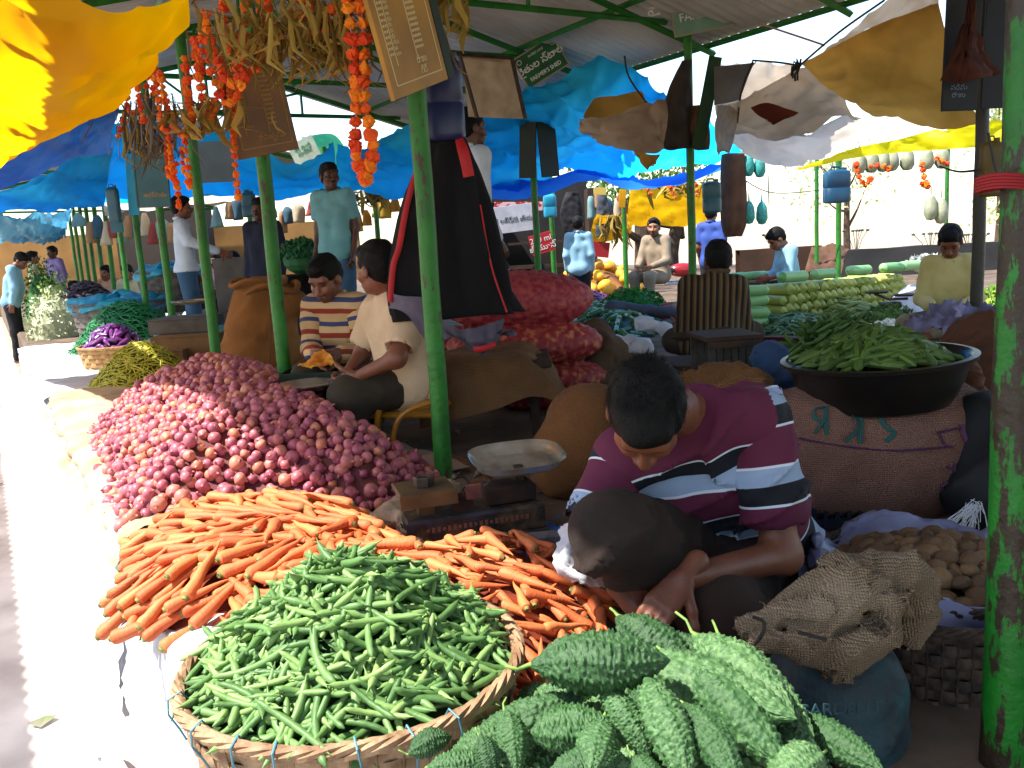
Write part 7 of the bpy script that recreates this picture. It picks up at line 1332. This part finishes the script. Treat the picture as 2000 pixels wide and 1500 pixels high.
s = MB(); q = at(1738, 585, 7.8); s.box(q+Vector((0, 0, -.05)), (.16, .12, .06), None, .01); s.tube([q+Vector((-.14, 0, .06)), q, q+Vector((.16, 0, .0))], .012, 6); s.lathe([(0, 0), (.09, .005), (.11, .02)], 20, T(q+Vector((-.12, 0, .06)))); s.lathe([(0, 0), (.09, .005), (.11, .02)], 20, T(q+Vector((.14, 0, .02)))); ob(s, 'balance', IRON, 'small dark balance standing in front of the white sack', 'scale')
LAV = mat('lavender_cloth', '7a7088', '645a74', 5, .9, .3, 16)
rows = [[at(x, y, Y) for x, y, Y in r] for r in ([(1760, 665, 5.0), (1820, 668, 4.9), (1880, 672, 4.9), (1950, 672, 4.8)], [(1790, 632, 5.3), (1840, 622, 5.2), (1890, 628, 5.2), (1950, 632, 5.1)], [(1820, 618, 5.8), (1860, 612, 5.8), (1900, 615, 5.7), (1955, 618, 5.6)])]; tag(patch('cloth', rows, LAV, 34, 18, .06, 6, seed=40), 'lavender-grey cloth heaped in front of the man in pale yellow', 'cloth')
cbox(1870, 720, 4.4, (.7, .5, .22), mat('rust_box', '5a2c1c', '42200f', 5, .8), 'rust-red box edge behind the black tub', 0, .62)
s = MB(); q = at(1500, 668, 6.0); s.lathe([(0, -.14), (.2, -.14), (.28, .0), (.29, .01), (.26, 0)], 28, T(q)); ob(s, 'basin', mat('red_brown_basin', '5a2420', '481c1a', 5, .5), 'red-brown basin behind the dark sleeve of the pinstriped man', 'basin')
# ================================================================ walls, trees, backdrop
def wall(px0, px1, py, Y, m, label, h=None, th=.25, base=0):
    a = at(px0, py, Y); b = at(px1, py, Y); top = (a.z+b.z)/2; s = MB(); n = 30; z0 = base
    V = []; 
    for i in range(n+1):
        x = a.x+(b.x-a.x)*i/n; zt = top+.02*NZ.noise(Vector((x*1.7, 0, 0))); V += [(x, Y-th/2, z0), (x, Y-th/2, zt), (x, Y+th/2, zt), (x, Y+th/2, z0)]
    s.add(V, [(i*4+k, i*4+4+k, i*4+5+k, i*4+1+k) for i in range(n) for k in range(3)]); return ob(s, 'wall', m, label, 'wall', smooth=False)
wall(1440, 1600, 484, 14, mat('shaded_brown_plaster', '4a3224', '3a261a', 2, .95, .5, 10), 'low brown plastered wall behind the young man bending his head'); wall(1598, 1990, 480, 14.3, mat('shaded_grey_plaster', '3a3838', '2c2a2a', 1.5, .95, .5, 10), 'low grey plastered wall behind the bottle gourds and the man in yellow')  # both plaster colours darkened so the sun-facing walls read as shaded
wall(-260, 700, 455, 26, mat('tan_plaster', '8a6434', '6f5028', 1.5, .95), 'ochre building wall far behind the left rows', base=0); 
s = MB(); s.box((-9.6, 25.2, 2.0), (2.6, .5, 3.4)); ob(s, 'building', mat('dim_building', '2c2420', '3a302a', .8, .95), 'dim brown building side behind the far left poles', 'building', smooth=False)
rows = [[at(x, y, Y) for x, y, Y in r] for r in ([(1585, 480, 13.6), (1620, 478, 13.6), (1660, 480, 13.6)], [(1580, 500, 13.3), (1620, 498, 13.3), (1650, 502, 13.3)], [(1572, 528, 13.0), (1612, 530, 13.0), (1645, 530, 13)])]; tag(patch('burlap_cloth', rows, mat('wall_cloth', '5a3c2c', '46301f', 5, .9), 16, 12, .06, 4), 'brown cloth slung over the low wall beside the slim pole', 'cloth')
def tree(p, h, r, label, seed, crown=True, cr=1.6, n=1600, m=None):
    random.seed(seed); t = empty('tree', p, label, 'tree'); s = MB(); P_ = Vector(p); tip = P_+Vector((random.uniform(-.3, .3), 0, h)); s.tube(catmull([P_, P_+Vector((random.uniform(-.15, .15), 0, h*.4)), tip], 10), [r*(1-.045*i) for i in range(11)], 9)
    ends = []
    for i in range(7):
        b = P_.lerp(tip, random.uniform(.45, 1)); e = b+Vector((random.gauss(0, cr*.6), random.gauss(0, cr*.5), random.uniform(.3, cr))); s.tube(catmull([b, b.lerp(e, .5)+Vector((0, 0, -.1)), e], 6), [r*.4, r*.34, r*.3, r*.24, r*.18, r*.12, r*.06], 6); ends.append(e)
    ob(s, 'trunk', mat('bark%d' % seed, '4a3a2e', '2f241c', 8, .95, .6, 20), parent=t)
    if crown:
        s = MB()
        for i in range(n):
            e = random.choice(ends); q = e+Vector((random.gauss(0, cr*.33), random.gauss(0, cr*.33), random.gauss(.1, cr*.25))); M3 = rotm().to_3x3(); z = random.uniform(.07, .16); s.add([q+M3@Vector(v)*z for v in ((-.5, 0, 0), (0, -.3, .1), (.7, 0, 0), (0, .3, .1))], [(0, 1, 2, 3)])
        ob(s, 'crown', m or mat('foliage%d' % seed, '3c5c20', '6a8a3c', 2, .7, trans=.3), parent=t, smooth=False)
tree((3.0, 19, 0), 2.2, .28, 'thick tree trunk standing behind the bearded man', 61, cr=1.1, n=900); tree((3.9, 20, 0), 2.3, .2, 'second twisted tree trunk right of the thick one', 62, cr=1.0, n=700); tree((2.1, 21, 0), 2.4, .22, 'dim tree behind the yellow melons', 63, cr=1.2, n=700)
tree((13.5, 24, 0), 3.2, .14, 'sunlit pale green tree beyond the low grey wall at the right', 64, cr=1.7, n=2200, m=mat('pale_leaf', '8a9a5a', 'b4bc84', 2, .7, trans=.3)); tree((9.8, 25, 0), 2.6, .12, 'thin sunlit tree beyond the wall near the teal can', 65, cr=1.3, n=900, m=mat('pale_leaf2', '9aa46a', 'b4bc8a', 2, .7, trans=.3))
def plant(px, py, Y, label): 
    c = at(px, py, Y); s = MB(); 
    for i in range(6): d = Vector((random.gauss(0, .12), random.gauss(0, .1), .1)); s.tube([c+Vector((0, 0, -.35)), c+d*.5+Vector((0, 0, -.1)), c+d], .006, 4); s.ball(c+d, .035, 6, 4, (1, 1, .6))
    ob(s, 'plant', mat('weed', '3c4c38', '2c3a2c', 8, .8), label, 'plant')
plant(1412+100, 470, 14.6, 'small dark weed sprouting over the brown wall'); plant(1672, 462, 14.8, 'small dark plant sticking up above the grey wall'); plant(1818, 468, 14.8, 'sprig standing above the grey wall near the man in yellow'); plant(1893, 470, 14.9, 'dark twiggy plant at the right end of the grey wall')
leafpile('white-stalked vegetable bunch on the wall behind the man in yellow', 1810, 518, 13.0, .30, .2, .16, 260, mat('leafj', '9aa098', 'c8ccc4', 9), .09, gd=False)
# motorbike hint behind the bearded man
def bike():
    c = at(1322, 535, 15); c.z = 0; r = empty('motorbike', c, 'parked red and silver motorbike behind the bearded man', 'motorbike'); TY = mat('tyre', '18181a'); RD = mat('bike_red', '8a1018', rough=.25, coat=.5); CR_ = mat('chrome', '9a9a9c', rough=.2, metal=1)
    for dx in (-.6, .6):
        s = MB(); s.tube([c+Vector((dx+.27*math.cos(a), 0, .3+.27*math.sin(a))) for a in [i*.314 for i in range(21)]], .045, 8, caps=False); w = ob(s, 'wheel', TY, parent=r); s = MB()
        for i in range(8): a = i*.785; s.tube([c+Vector((dx, 0, .3)), c+Vector((dx+.25*math.cos(a), 0, .3+.25*math.sin(a)))], .006, 4)
        ob(s, 'spokes', CR_, parent=w)
    s = MB(); s.ball(c+Vector((.1, 0, .75)), .2, 12, 8, (1.3, .6, .6)); ob(s, 'tank', RD, parent=r); s = MB(); s.box(c+Vector((-.35, 0, .76)), (.6, .22, .09), None, .03); ob(s, 'seat', TY, parent=r)
    s = MB(); s.tube([c+Vector((.6, 0, .3)), c+Vector((.4, 0, 1.0))], .03, 6); s.tube([c+Vector((.38, -.33, 1.05)), c+Vector((.42, 0, 1.0)), c+Vector((.38, .33, 1.05))], .018, 6); s.box(c+Vector((0, 0, .42)), (.4, .25, .3), None, .04); s.tube([c+Vector((.1, .1, .3)), c+Vector((-.8, .14, .35))], .04, 8); ob(s, 'frame', CR_, parent=r); s = MB(); s.ball(c+Vector((.5, 0, .92)), .1, 12, 8); ob(s, 'headlight', CR_, parent=r)
bike()
# litter: onion skins and paper bits on the platform floor
random.seed(70); s = MB()
for i in range(260):
    x, y = random.choice([(uv(random.uniform(2.4, 4.6), random.uniform(1.6, 3.2))[:2])]); r_ = random.uniform(.006, .016); a = random.uniform(0, 6.28); s.add([(x+r_*math.cos(a+k*1.57)*(1 if k % 2 else .6), y+r_*math.sin(a+k*1.57), PZ+.006+.006*(k % 2)) for k in range(4)], [(0, 1, 2, 3)])
ob(s, 'onion_skins', mat('onion_skin_litter', '7a3a2c', 'a86a4a', 30, .6), 'papery onion skins littering the platform floor round the bench', 'litter', kind='stuff', smooth=False)
s = MB()
for i in range(120):
    p = uv(random.uniform(1, 18), random.uniform(-1.6, .1), .012); r_ = random.uniform(.01, .05); a = random.uniform(0, 6.28); s.add([p+Vector((r_*math.cos(a+k*1.57)*(1 if k % 2 else .5), r_*math.sin(a+k*1.57), .008*(k % 2))) for k in range(4)], [(0, 1, 2, 3)])
ob(s, 'litter', mat('lane_litter', '8a8078', '5a6a3c', 3, .9), 'scraps of paper and leaves scattered over the lane', 'litter', kind='stuff', smooth=False)
